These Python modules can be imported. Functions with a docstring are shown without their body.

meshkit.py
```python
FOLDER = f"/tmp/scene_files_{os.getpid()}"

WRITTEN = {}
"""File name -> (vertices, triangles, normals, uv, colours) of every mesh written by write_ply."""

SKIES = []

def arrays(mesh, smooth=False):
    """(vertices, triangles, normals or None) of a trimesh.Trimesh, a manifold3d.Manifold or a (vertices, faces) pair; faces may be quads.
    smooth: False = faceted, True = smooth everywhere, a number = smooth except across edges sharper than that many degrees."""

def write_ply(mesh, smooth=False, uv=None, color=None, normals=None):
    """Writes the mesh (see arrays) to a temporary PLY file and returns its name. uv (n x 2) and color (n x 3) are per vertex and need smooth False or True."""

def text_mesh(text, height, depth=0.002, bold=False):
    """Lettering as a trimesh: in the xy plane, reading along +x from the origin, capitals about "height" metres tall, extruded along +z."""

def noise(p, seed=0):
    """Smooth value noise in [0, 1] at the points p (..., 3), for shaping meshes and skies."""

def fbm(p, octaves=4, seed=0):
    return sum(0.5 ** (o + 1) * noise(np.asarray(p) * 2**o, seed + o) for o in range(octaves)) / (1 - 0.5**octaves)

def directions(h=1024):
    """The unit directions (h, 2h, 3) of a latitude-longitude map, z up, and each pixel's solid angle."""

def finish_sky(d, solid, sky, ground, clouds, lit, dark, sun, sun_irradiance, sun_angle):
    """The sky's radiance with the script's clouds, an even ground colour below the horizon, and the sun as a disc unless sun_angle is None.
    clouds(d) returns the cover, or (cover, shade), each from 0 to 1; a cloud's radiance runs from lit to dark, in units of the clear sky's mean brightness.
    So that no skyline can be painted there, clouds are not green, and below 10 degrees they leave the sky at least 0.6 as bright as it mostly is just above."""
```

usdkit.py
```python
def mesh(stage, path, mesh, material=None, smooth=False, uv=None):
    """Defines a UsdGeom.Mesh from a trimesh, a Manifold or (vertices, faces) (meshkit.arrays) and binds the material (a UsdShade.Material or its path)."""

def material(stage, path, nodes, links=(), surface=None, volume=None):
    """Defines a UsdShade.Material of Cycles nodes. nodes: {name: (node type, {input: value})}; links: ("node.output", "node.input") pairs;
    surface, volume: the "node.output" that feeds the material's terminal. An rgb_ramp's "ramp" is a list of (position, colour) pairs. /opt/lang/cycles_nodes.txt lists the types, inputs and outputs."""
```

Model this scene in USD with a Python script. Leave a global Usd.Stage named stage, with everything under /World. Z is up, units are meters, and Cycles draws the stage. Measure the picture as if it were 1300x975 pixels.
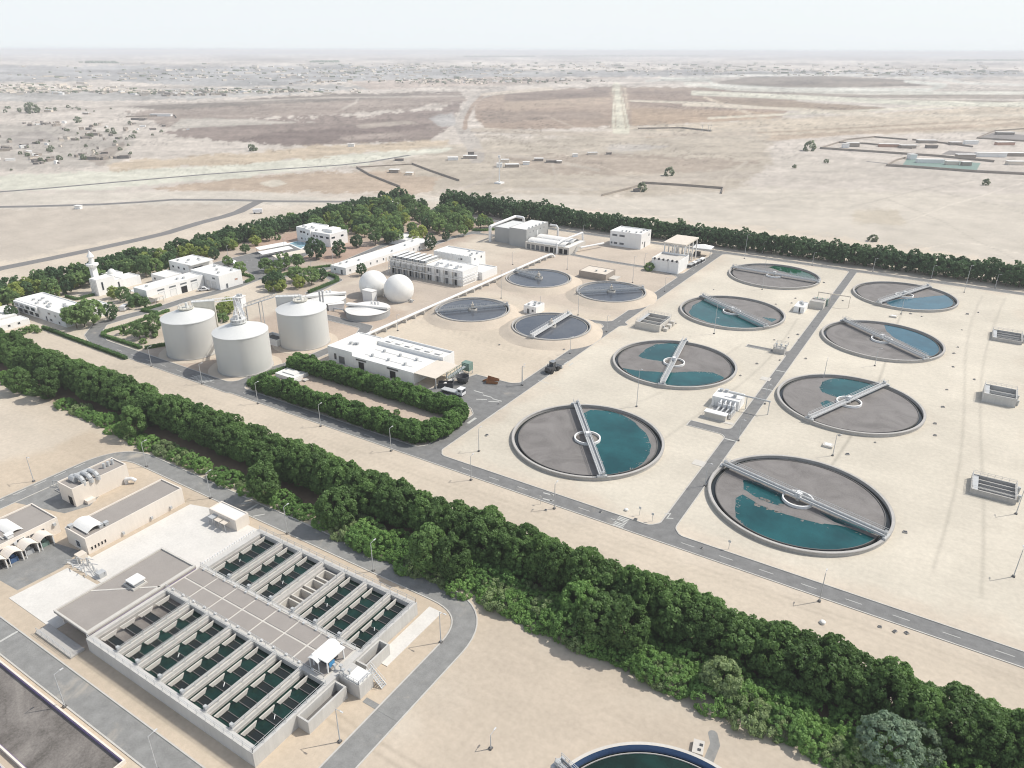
import math, random
import numpy as np
import trimesh
import shapely
from shapely.geometry import Polygon, Point, LineString, MultiPolygon
from shapely.ops import unary_union
import usdkit, meshkit
from pxr import Usd, UsdGeom, UsdLux, UsdShade, Sdf, Gf, Vt

# ------------------------------------------------------------------ stage, camera, sky, sun, exposure
stage = Usd.Stage.CreateInMemory()
UsdGeom.SetStageUpAxis(stage, 'Z')
UsdGeom.SetStageMetersPerUnit(stage, 1.0)
world = UsdGeom.Xform.Define(stage, '/World')
stage.SetDefaultPrim(world.GetPrim())
UsdGeom.Scope.Define(stage, '/World/Looks')

# the drone hovers 100 m above the site; x runs along the main road, y across it
CAM_H, PITCH, ROLL, FOC, HEAD = 100.0, 0.42973, 0.003, 925.2, math.radians(32.0)
_fw = np.array([0, math.cos(PITCH), -math.sin(PITCH)])
_x0 = np.array([1.0, 0, 0]); _u0 = np.cross(_x0, _fw)
_X = math.cos(ROLL) * _x0 + math.sin(ROLL) * _u0
_U = -math.sin(ROLL) * _x0 + math.cos(ROLL) * _u0
_RZ = np.array([[math.cos(HEAD), -math.sin(HEAD), 0], [math.sin(HEAD), math.cos(HEAD), 0], [0, 0, 1.0]])
FWD, RIGHT, UPV = _RZ @ _fw, _RZ @ _X, _RZ @ _U
CAM = np.array([0, 0, CAM_H])
cam = UsdGeom.Camera.Define(stage, '/World/camera')
cam.CreateHorizontalApertureAttr(36.0); cam.CreateVerticalApertureAttr(27.0)
cam.CreateFocalLengthAttr(36.0 * FOC / 1300.0)
cam.CreateClippingRangeAttr(Gf.Vec2f(1.0, 200000.0))
EXPOSURE = 0.1
cam.CreateExposureAttr(EXPOSURE)
_m = Gf.Matrix4d(*RIGHT, 0, *UPV, 0, *(-FWD), 0, *CAM, 1)
cam.AddTransformOp().Set(_m)

SUN_EL = math.radians(50.0)
SUN_DIR = np.array([0.70 * math.cos(SUN_EL), 0.714 * math.cos(SUN_EL), math.sin(SUN_EL)])
SUN_DIR /= np.linalg.norm(SUN_DIR)
SUN_ROT = math.atan2(SUN_DIR[0], SUN_DIR[1])
SKY_STRENGTH, SUN_INT = 0.135, 0.95
usdkit.material(stage, '/World/Looks/sky', {
    'sky': ('sky_texture', {'sky_type': 'single_scattering', 'sun_disc': False, 'sun_elevation': SUN_EL, 'sun_rotation': SUN_ROT,
                            'air_density': 1.0, 'aerosol_density': 2.5, 'ozone_density': 1.0, 'altitude': 50.0}),
    'tc': ('texture_coordinate', {}), 'xyz': ('separate_xyz', {}),
    'vf': ('map_range', {'range_type': 'smoothstep', 'from_min': 0.0, 'from_max': 0.55, 'to_min': 0.92, 'to_max': 0.25}),
    'veil': ('mix', {'mix_type': 'mix', 'color2': (6.5, 6.85, 7.05)}),
    'bg': ('background_shader', {'strength': SKY_STRENGTH})},
    [('tc.generated', 'xyz.vector'), ('xyz.z', 'vf.value'), ('vf.result', 'veil.fac'), ('sky.color', 'veil.color1'), ('veil.color', 'bg.color')], surface='bg.background')
dome = UsdLux.DomeLight.Define(stage, '/World/sky')
dome.CreateIntensityAttr(1.0)
UsdShade.MaterialBindingAPI.Apply(dome.GetPrim()).Bind(UsdShade.Material.Get(stage, '/World/Looks/sky'))
dome.GetPrim().SetCustomDataByKey('kind', 'structure')
sun = UsdLux.DistantLight.Define(stage, '/World/sun')
sun.CreateIntensityAttr(SUN_INT); sun.CreateAngleAttr(0.53); sun.CreateNormalizeAttr(True)
sun.CreateColorAttr(Gf.Vec3f(1.0, 0.955, 0.88))
_z = SUN_DIR; _xx = np.cross([0, 0, 1.0], _z); _xx /= np.linalg.norm(_xx); _yy = np.cross(_z, _xx)
sun.AddTransformOp().Set(Gf.Matrix4d(*_xx, 0, *_yy, 0, *_z, 0, 0, 0, 300, 1))

HAZE = 1.3e-4      # extinction per metre

# ------------------------------------------------------------------ helpers
rng = random.Random(7)
nrg = np.random.default_rng(7)
_used = {}


def at(px, py, z=0.0):
    """Ground (or height z) point seen at a pixel of the 1300 x 975 photograph."""
    d = FWD + RIGHT * (px - 650) / FOC + UPV * (487.5 - py) / FOC
    p = CAM + d * ((z - CAM_H) / d[2])
    return float(p[0]), float(p[1])


def to_px(p):
    d = np.asarray(p, float) - CAM
    zz = d @ FWD
    return 650 + FOC * (d @ RIGHT) / zz, 487.5 - FOC * (d @ UPV) / zz, zz


def unique(parent, name):
    k = parent + '/' + name
    n = _used.get(k, 0); _used[k] = n + 1
    return k if n == 0 else f'{k}_{n:03d}'


def setdata(prim, label=None, cat=None, group=None, kind=None):
    for k, v in (('label', label), ('category', cat), ('group', group), ('kind', kind)):
        if v:
            prim.SetCustomDataByKey(k, v)
    return prim


def place(x, loc, rz=0.0, sc=None):
    x.AddTranslateOp().Set(Gf.Vec3d(*map(float, loc)))
    x.AddRotateZOp().Set(math.degrees(rz))
    if sc is not None:
        x.AddScaleOp().Set(Gf.Vec3f(*map(float, sc)))


def thing(name, label, cat, loc=(0, 0, 0), rz=0.0, group=None, sc=None):
    x = UsdGeom.Xform.Define(stage, unique('/World', name))
    place(x, loc, rz, sc)
    setdata(x.GetPrim(), label, cat, group)
    return x.GetPrim()


def copy_of(first, label, loc, rz=0.0, sc=None, group=None):
    base = str(first.GetPath()).split('/')[-1]
    base = base[:-4] if base[-4:-3] == '_' and base[-3:].isdigit() else base
    x = UsdGeom.Xform.Define(stage, unique('/World', base))
    place(x, loc, rz, sc if sc is not None else (1, 1, 1))
    p = x.GetPrim()
    p.GetReferences().AddInternalReference(first.GetPath())
    p.SetInstanceable(True)
    was = first.GetCustomData()
    setdata(p, label, was.get('category'), group or was.get('group'))
    return p


def L(name):
    return UsdShade.Material.Get(stage, '/World/Looks/' + name)


class MB:
    """Collects shapes into one mesh."""
    def __init__(s):
        s.v, s.f, s.n = [], [], 0

    def add(s, v, f):
        v = np.asarray(v, float); f = np.asarray(f, int)
        if f.shape[1] == 4:
            f = np.vstack([f[:, [0, 1, 2]], f[:, [0, 2, 3]]])
        s.v.append(v); s.f.append(f + s.n); s.n += len(v)
        return s

    def box(s, x0, x1, y0, y1, z0, z1):
        v = [(x, y, z) for z in (z0, z1) for y in (y0, y1) for x in (x0, x1)]
        return s.add(v, [(0, 2, 3, 1), (4, 5, 7, 6), (0, 1, 5, 4), (2, 6, 7, 3), (0, 4, 6, 2), (1, 3, 7, 5)])

    def obox(s, cx, cy, cz, dx, dy, dz, yaw=0.0):
        c, k = math.cos(yaw), math.sin(yaw)
        v = []
        for z in (-.5, .5):
            for y in (-.5, .5):
                for x in (-.5, .5):
                    a, b = x * dx, y * dy
                    v.append((cx + a * c - b * k, cy + a * k + b * c, cz + z * dz))
        return s.add(v, [(0, 2, 3, 1), (4, 5, 7, 6), (0, 1, 5, 4), (2, 6, 7, 3), (0, 4, 6, 2), (1, 3, 7, 5)])

    def bar(s, p0, p1, w, hgt=None):
        """A square bar between two points."""
        p0, p1 = np.asarray(p0, float), np.asarray(p1, float)
        d = p1 - p0; d /= np.linalg.norm(d) + 1e-9
        up = np.array([0, 0, 1.0]) if abs(d[2]) < .9 else np.array([1.0, 0, 0])
        a = np.cross(d, up); a /= np.linalg.norm(a); b = np.cross(a, d)
        a = a * w / 2; b = b * (hgt or w) / 2
        v = [p + i * a + j * b for p in (p0, p1) for i, j in ((-1, -1), (1, -1), (1, 1), (-1, 1))]
        return s.add(v, [(0, 1, 2, 3), (7, 6, 5, 4), (0, 4, 5, 1), (1, 5, 6, 2), (2, 6, 7, 3), (3, 7, 4, 0)])

    def tube(s, p0, p1, r0, r1=None, n=8, caps=True):
        r1 = r0 if r1 is None else r1
        p0, p1 = np.asarray(p0, float), np.asarray(p1, float)
        d = p1 - p0; d /= np.linalg.norm(d) + 1e-9
        up = np.array([0, 0, 1.0]) if abs(d[2]) < .9 else np.array([1.0, 0, 0])
        a = np.cross(d, up); a /= np.linalg.norm(a); b = np.cross(a, d)
        t = np.arange(n) * 2 * np.pi / n
        ring = np.cos(t)[:, None] * a + np.sin(t)[:, None] * b
        v = np.vstack([p0 + ring * r0, p1 + ring * r1, [p0], [p1]])
        f = []
        for i in range(n):
            j = (i + 1) % n
            f += [(i, i + n, j + n), (i, j + n, j)]
            if caps:
                f += [(2 * n, i, j), (2 * n + 1, j + n, i + n)]
        return s.add(v, f)

    def path(s, pts, r, n=8):
        for a, b in zip(pts[:-1], pts[1:]):
            s.tube(a, b, r, n=n)
        return s

    def lathe(s, prof, cx=0, cy=0, n=48):
        """prof: (r, z) going so that the outside is on the right hand side walking up."""
        t = np.arange(n) * 2 * np.pi / n
        v = [(cx + r * math.cos(a), cy + r * math.sin(a), z) for r, z in prof for a in t]
        f = []
        for k in range(len(prof) - 1):
            for i in range(n):
                j = (i + 1) % n
                f.append((k * n + i, k * n + j, (k + 1) * n + j, (k + 1) * n + i))
        return s.add(v, f)

    def ring(s, r0, r1, z0, z1, cx=0, cy=0, n=96):
        return s.lathe([(r1, z0), (r1, z1), (r0, z1), (r0, z0)], cx, cy, n)

    def disc(s, r, z, cx=0, cy=0, n=64):
        t = np.arange(n) * 2 * np.pi / n
        v = [(cx, cy, z)] + [(cx + r * math.cos(a), cy + r * math.sin(a), z) for a in t]
        return s.add(v, [(0, 1 + i, 1 + (i + 1) % n) for i in range(n)])

    def prism(s, poly, z0, z1):
        for g in getattr(poly, 'geoms', [poly]):
            if g.area < 1e-4:
                continue
            m = trimesh.creation.extrude_polygon(g, z1 - z0, engine='earcut')
            s.add(np.asarray(m.vertices) + [0, 0, z0], np.asarray(m.faces))
        return s

    def sheet(s, poly, z):
        for g in getattr(poly, 'geoms', [poly]):
            if g.area < 1e-4:
                continue
            v, f = trimesh.creation.triangulate_polygon(g, engine='earcut')
            v3 = np.column_stack([v, np.full(len(v), z)])
            f = np.asarray(f)
            a, b, c = v3[f[:, 0]], v3[f[:, 1]], v3[f[:, 2]]
            flip = np.cross(b - a, c - a)[:, 2] < 0
            f[flip] = f[flip][:, ::-1]
            s.add(v3, f)
        return s

    def mesh(s):
        return np.vstack(s.v), np.vstack(s.f)

    def build(s, name, mat, parent=None, label=None, smooth=False):
        path = unique(str(parent.GetPath()) if parent is not None else '/World', name)
        m = usdkit.mesh(stage, path, s.mesh(), L(mat), smooth=smooth)
        if label:
            m.GetPrim().SetCustomDataByKey('label', label)
        return m.GetPrim()


def B(*a):
    return MB().box(*a)


def rect(x0, x1, y0, y1):
    return Polygon([(x0, y0), (x1, y0), (x1, y1), (x0, y1)])


def railing(mb, pts, z, hgt=1.05, step=2.0, w=0.05):
    """Posts and two rails along a polyline at deck height z."""
    pts = [np.asarray(p, float) for p in pts]
    for a, b in zip(pts[:-1], pts[1:]):
        n = max(1, int(round(np.linalg.norm(b - a) / step)))
        for i in range(n + 1):
            p = a + (b - a) * i / n
            mb.bar((*p, z), (*p, z + hgt), w)
        for q in (hgt, hgt * .55):
            mb.bar((*a, z + q), (*b, z + q), w)
    return mb


# ------------------------------------------------------------------ materials
def lin(c):
    c = np.asarray(c, float) / 255
    return np.where(c <= .04045, c / 12.92, ((c + .055) / 1.055) ** 2.4)


def mat(name, col, rough=0.8, var=0.12, scale=0.35, fine=3.0, streak=False, spec=0.3, metal=0.0, rand=0.0, bump=0.0):
    """Plain weathered surface: two noises vary the tone, streaks run down walls."""
    nodes = {'g': ('geometry', {}), 'mp': ('mapping', {'scale': (1, 1, 0.12) if streak else (1, 1, 1)}),
             'n1': ('noise_texture', {'scale': scale, 'detail': 6.0, 'roughness': .6}),
             'n2': ('noise_texture', {'scale': fine, 'detail': 4.0, 'roughness': .6}),
             'ad': ('math', {'math_type': 'multiply_add', 'value2': .55, 'value3': 0.0}),
             'ad2': ('math', {'math_type': 'multiply_add', 'value2': .45}),
             'mr': ('map_range', {'from_min': .3, 'from_max': .7, 'to_min': 1 - var, 'to_max': 1 + var}),
             'mul': ('vector_math', {'math_type': 'scale', 'vector1': col}),
             'p': ('principled_bsdf', {'roughness': rough, 'specular_ior_level': spec, 'metallic': metal})}
    links = [('g.position', 'mp.vector'), ('mp.vector', 'n1.vector'), ('mp.vector', 'n2.vector'), ('n1.fac', 'ad.value1'),
             ('ad.value', 'ad2.value3'), ('n2.fac', 'ad2.value1'), ('ad2.value', 'mr.value')]
    if rand:
        nodes['oi'] = ('object_info', {})
        nodes['rr'] = ('map_range', {'to_min': 1 - rand, 'to_max': 1 + rand})
        nodes['rm'] = ('math', {'math_type': 'multiply'})
        links += [('oi.random', 'rr.value'), ('rr.result', 'rm.value1'), ('mr.result', 'rm.value2'), ('rm.value', 'mul.scale')]
    else:
        links += [('mr.result', 'mul.scale')]
    links += [('mul.vector', 'p.base_color')]
    if bump:
        nodes['b'] = ('bump', {'strength': bump, 'distance': .05})
        links += [('n2.fac', 'b.height'), ('b.normal', 'p.normal')]
    usdkit.material(stage, '/World/Looks/' + name, nodes, links, surface='p.BSDF')


def water_mat(name, col, rough=0.06, ripple=0.03, col2=None, scale=.12):
    nodes = {'g': ('geometry', {}), 'n': ('noise_texture', {'scale': 1.4, 'detail': 3.0}),
             'n2': ('noise_texture', {'scale': scale, 'detail': 5.0, 'roughness': .6}),
             'r': ('rgb_ramp', {'ramp': [(.38, col), (.62, col2 or tuple(np.array(col) * 1.25))]}),
             'b': ('bump', {'strength': ripple, 'distance': .1}),
             'p': ('principled_bsdf', {'roughness': rough, 'ior': 1.33, 'specular_ior_level': .5})}
    usdkit.material(stage, '/World/Looks/' + name, nodes, [('g.position', 'n.vector'), ('g.position', 'n2.vector'), ('n2.fac', 'r.fac'), ('r.color', 'p.base_color'), ('n.fac', 'b.height'), ('b.normal', 'p.normal')], surface='p.BSDF')


def leaf_mat(name, c1, c2, c3=None, randhue=.0):
    nodes = {'oi': ('object_info', {}), 'g': ('geometry', {}), 'tc': ('texture_coordinate', {}),
             'n': ('noise_texture', {'scale': .55, 'detail': 3.0}),
             'wn': ('white_noise_texture', {'dimensions': '1D'}),
             'ma': ('math', {'math_type': 'multiply_add', 'value2': .5}),
             'mb': ('math', {'math_type': 'multiply_add', 'value2': .34}),
             'mc': ('math', {'math_type': 'multiply', 'value2': .26}),
             'r': ('rgb_ramp', {'ramp': [(.25, c1), (.55, c2), (.85, c3 or c2)]}),
             'd': ('principled_bsdf', {'roughness': .55, 'specular_ior_level': .25}),
             't': ('translucent_bsdf', {}), 'hs': ('hsv', {'saturation': 1.1, 'value': 1.3}),
             'm': ('mix_closure', {'fac': .36})}
    links = [('g.position', 'n.vector'), ('g.random_per_island', 'mc.value1'), ('mc.value', 'mb.value3'), ('oi.random', 'mb.value1'), ('mb.value', 'ma.value3'), ('n.fac', 'ma.value1'),
             ('ma.value', 'r.fac'), ('r.color', 'd.base_color'), ('r.color', 'hs.color'), ('hs.color', 't.color'), ('d.BSDF', 'm.closure1'), ('t.BSDF', 'm.closure2')]
    del nodes['wn'], nodes['tc']
    usdkit.material(stage, '/World/Looks/' + name, nodes, links, surface='m.closure')


mat('asphalt_far', (.17, .165, .16), .9, .10, .02, .2)
mat('road_paint', (.46, .46, .43), .8, .2, .9)
mat('kerb', (.46, .445, .41), .85, .1, .5)
mat('concrete', (.40, .385, .36), .85, .14, .25, 2.0, streak=True)
mat('concrete_light', (.51, .485, .44), .85, .10, .2, 2.0)
mat('yard_concrete', (.585, .565, .525), .85, .12, .2, 2.0)
mat('concrete_wall', (.47, .46, .435), .85, .13, .3, 2.0, streak=True)
mat('concrete_dark', (.13, .125, .12), .9, .2, .3)
mat('white_paint', (.74, .735, .715), .6, .05, .25, 2.0, streak=True)
mat('white_roof', (.67, .66, .63), .75, .07, .25, 1.6)
mat('cream_paint', (.66, .605, .535), .7, .06, .25, 2.0, streak=True)
mat('silo_paint', (.535, .53, .50), .5, .025, .12, 1.2, streak=True)
mat('silo_cap', (.60, .605, .585), .5, .05, .15, 1.0)
mat('silo_cream', (.55, .53, .46), .6, .08, .2, 1.0, streak=True)
mat('grey_cladding', (.33, .335, .33), .55, .06, .3, 2.0, streak=True)
mat('gravel_roof', (.285, .262, .24), .95, .10, .3, 5.0)
mat('roof_line', (.50, .48, .44), .9, .08, .6)
mat('concrete_rim', (.325, .31, .29), .85, .14, .3, 2.0)
mat('galvanized', (.53, .535, .53), .45, .08, .6, 2.0, spec=.5)
mat('steel', (.42, .43, .43), .45, .08, .6, 2.0, spec=.5)
mat('white_steel', (.66, .66, .65), .45, .06, .6, 2.0)
mat('dark_metal', (.06, .062, .066), .5, .2, .8)
mat('glass_dark', (.035, .042, .05), .12, .1, .5, spec=.6)
mat('dark_opening', (.02, .02, .021), .8, .1)
mat('window_shade', (.11, .12, .13), .3, .15, .5, spec=.5)
mat('dome_white', (.72, .71, .675), .55, .05, .12, .7, streak=True)
mat('canopy_cream', (.60, .54, .46), .8, .06, .3)
mat('canopy_white', (.70, .70, .68), .7, .05, .3)
mat('sand_mound', (.50, .43, .345), .95, .10, .25, 2.0)
mat('rust', (.27, .12, .05), .85, .25, .8)
mat('black_rubber', (.03, .03, .03), .8, .1)
mat('blue_tile', (.07, .13, .25), .4, .12, .5)
mat('mauve_wall', (.17, .135, .24), .7, .12, .4)
mat('blue_paint', (.05, .22, .42), .5, .1)
mat('green_paint', (.16, .235, .20), .6, .1)
mat('car_white', (.70, .70, .70), .25, .02, spec=.6)
mat('car_grey', (.22, .23, .24), .25, .02, spec=.6)
mat('soil_dark', (.13, .085, .055), .95, .3, .5, 2.0)
mat('bark', (.13, .10, .075), .9, .25, 1.0)
mat('mud_wall', (.30, .265, .23), .9, .18, .1)
mat('far_dark', (.20, .185, .175), .9, .25, .05)
mat('brick_pink', (.42, .27, .21), .9, .15, .4)
mat('pool_water', (.20, .36, .43), .1, .1)
water_mat('water_teal', (.004, .050, .056), .06, .04, (.010, .085, .092), .07)
water_mat('water_green', (.004, .045, .026), .05, .02)
water_mat('water_blue', (.022, .082, .115), .05, .02)
water_mat('water_grey', (.050, .060, .078), .1, .03, (.085, .092, .105), .06)
water_mat('water_filter', (.004, .016, .012), .06, .06, (.007, .032, .026), .25)
water_mat('water_dark', (.012, .016, .016), .1, .03)
leaf_mat('leaf_belt', (0.081, 0.142, 0.045), (0.139, 0.233, 0.073), (0.233, 0.357, 0.119))
leaf_mat('leaf_hedge', (0.081, 0.155, 0.044), (0.141, 0.250, 0.071), (0.222, 0.366, 0.116))
leaf_mat('leaf_far', (0.062, 0.112, 0.055), (0.098, 0.168, 0.075), (0.153, 0.233, 0.102))
leaf_mat('leaf_mid', (0.114, 0.185, 0.077), (0.203, 0.299, 0.114), (0.349, 0.431, 0.159))
leaf_mat('leaf_yellow', (0.207, 0.277, 0.084), (0.333, 0.390, 0.113), (0.459, 0.479, 0.155))
leaf_mat('leaf_bush', (0.144, 0.259, 0.078), (0.230, 0.378, 0.113), (0.333, 0.491, 0.185))
leaf_mat('leaf_silver', (0.219, 0.285, 0.182), (0.270, 0.372, 0.260), (0.349, 0.449, 0.322))
leaf_mat('leaf_olive', (0.196, 0.264, 0.120), (0.286, 0.365, 0.167), (0.368, 0.440, 0.227))
leaf_mat('leaf_scrub', (0.196, 0.227, 0.155), (0.252, 0.290, 0.204), (0.321, 0.353, 0.263))


def swirl_mat(name, c1, c2, c3, rough=.7):
    """Drifting scum: swirled noise over fine grain."""
    usdkit.material(stage, '/World/Looks/' + name, {'g': ('geometry', {}), 'n1': ('noise_texture', {'scale': .09, 'detail': 7.0, 'roughness': .62, 'distortion': 1.8}), 'n2': ('noise_texture', {'scale': 2.6, 'detail': 4.0, 'roughness': .7}),
        'a': ('math', {'math_type': 'multiply_add', 'value2': .65}), 'b': ('math', {'math_type': 'multiply', 'value2': .35}), 'r': ('rgb_ramp', {'ramp': [(.36, c1), (.5, c2), (.64, c3)]}),
        'bm': ('bump', {'strength': .3, 'distance': .05}), 'p': ('principled_bsdf', {'roughness': rough, 'specular_ior_level': .3})},
        [('g.position', 'n1.vector'), ('g.position', 'n2.vector'), ('n2.fac', 'b.value1'), ('b.value', 'a.value3'), ('n1.fac', 'a.value1'), ('a.value', 'r.fac'), ('r.color', 'p.base_color'), ('n2.fac', 'bm.height'), ('bm.normal', 'p.normal')], surface='p.BSDF')


def drift_mat(name, base, sand, lo=.56, hi=.72, amount=.75):
    """Asphalt with patches, and sand blown across it."""
    usdkit.material(stage, '/World/Looks/' + name, {'g': ('geometry', {}), 'n1': ('noise_texture', {'scale': .11, 'detail': 8.0, 'roughness': .68, 'distortion': .5}), 'n2': ('noise_texture', {'scale': .5, 'detail': 5.0, 'roughness': .6}), 'n3': ('noise_texture', {'scale': 4.0, 'detail': 3.0}),
        'm1': ('map_range', {'range_type': 'smoothstep', 'from_min': lo, 'from_max': hi, 'to_min': 0.0, 'to_max': amount}), 'v': ('map_range', {'from_min': .3, 'from_max': .7, 'to_min': .84, 'to_max': 1.14}), 'v3': ('map_range', {'from_min': .3, 'from_max': .7, 'to_min': .94, 'to_max': 1.06}), 'mm': ('math', {'math_type': 'multiply'}),
        'sc': ('vector_math', {'math_type': 'scale', 'vector1': base}), 'mx': ('mix', {'mix_type': 'mix', 'color2': sand}), 'p': ('principled_bsdf', {'roughness': .9, 'specular_ior_level': .25})},
        [('g.position', 'n1.vector'), ('g.position', 'n2.vector'), ('g.position', 'n3.vector'), ('n1.fac', 'm1.value'), ('n2.fac', 'v.value'), ('n3.fac', 'v3.value'), ('v.result', 'mm.value1'), ('v3.result', 'mm.value2'), ('mm.value', 'sc.scale'), ('sc.vector', 'mx.color1'), ('m1.result', 'mx.fac'), ('mx.color', 'p.base_color')], surface='p.BSDF')


swirl_mat('scum', (.128, .119, .112), (.178, .166, .157), (.212, .199, .188))
swirl_mat('scum_mottled', (.095, .086, .076), (.165, .150, .136), (.23, .212, .19))
drift_mat('asphalt', (.178, .178, .174), (.42, .37, .30), .58, .80, .6)
drift_mat('asphalt_old', (.225, .225, .216), (.44, .39, .32), .54, .74, .65)
# ------------------------------------------------------------------ the ground: one sheet out to the horizon
def undo_haze(rgb, dist):
    """Albedo of a ground patch from how it looks at that distance through the haze."""
    T = math.exp(-.7 * HAZE * dist)
    c = (lin(rgb) - (1 - T) * np.array([.84, .845, .845])) / T
    c = np.clip(c, .10, .86) * GROUND_K
    if dist > 500:  # distant earth is a little greyer than it looks against the haze
        c = .88 * c + .12 * np.array([.40, .385, .35])
        c = c * np.array([.985, .99, .972])
    return c


GROUND_K = 0.60
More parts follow.
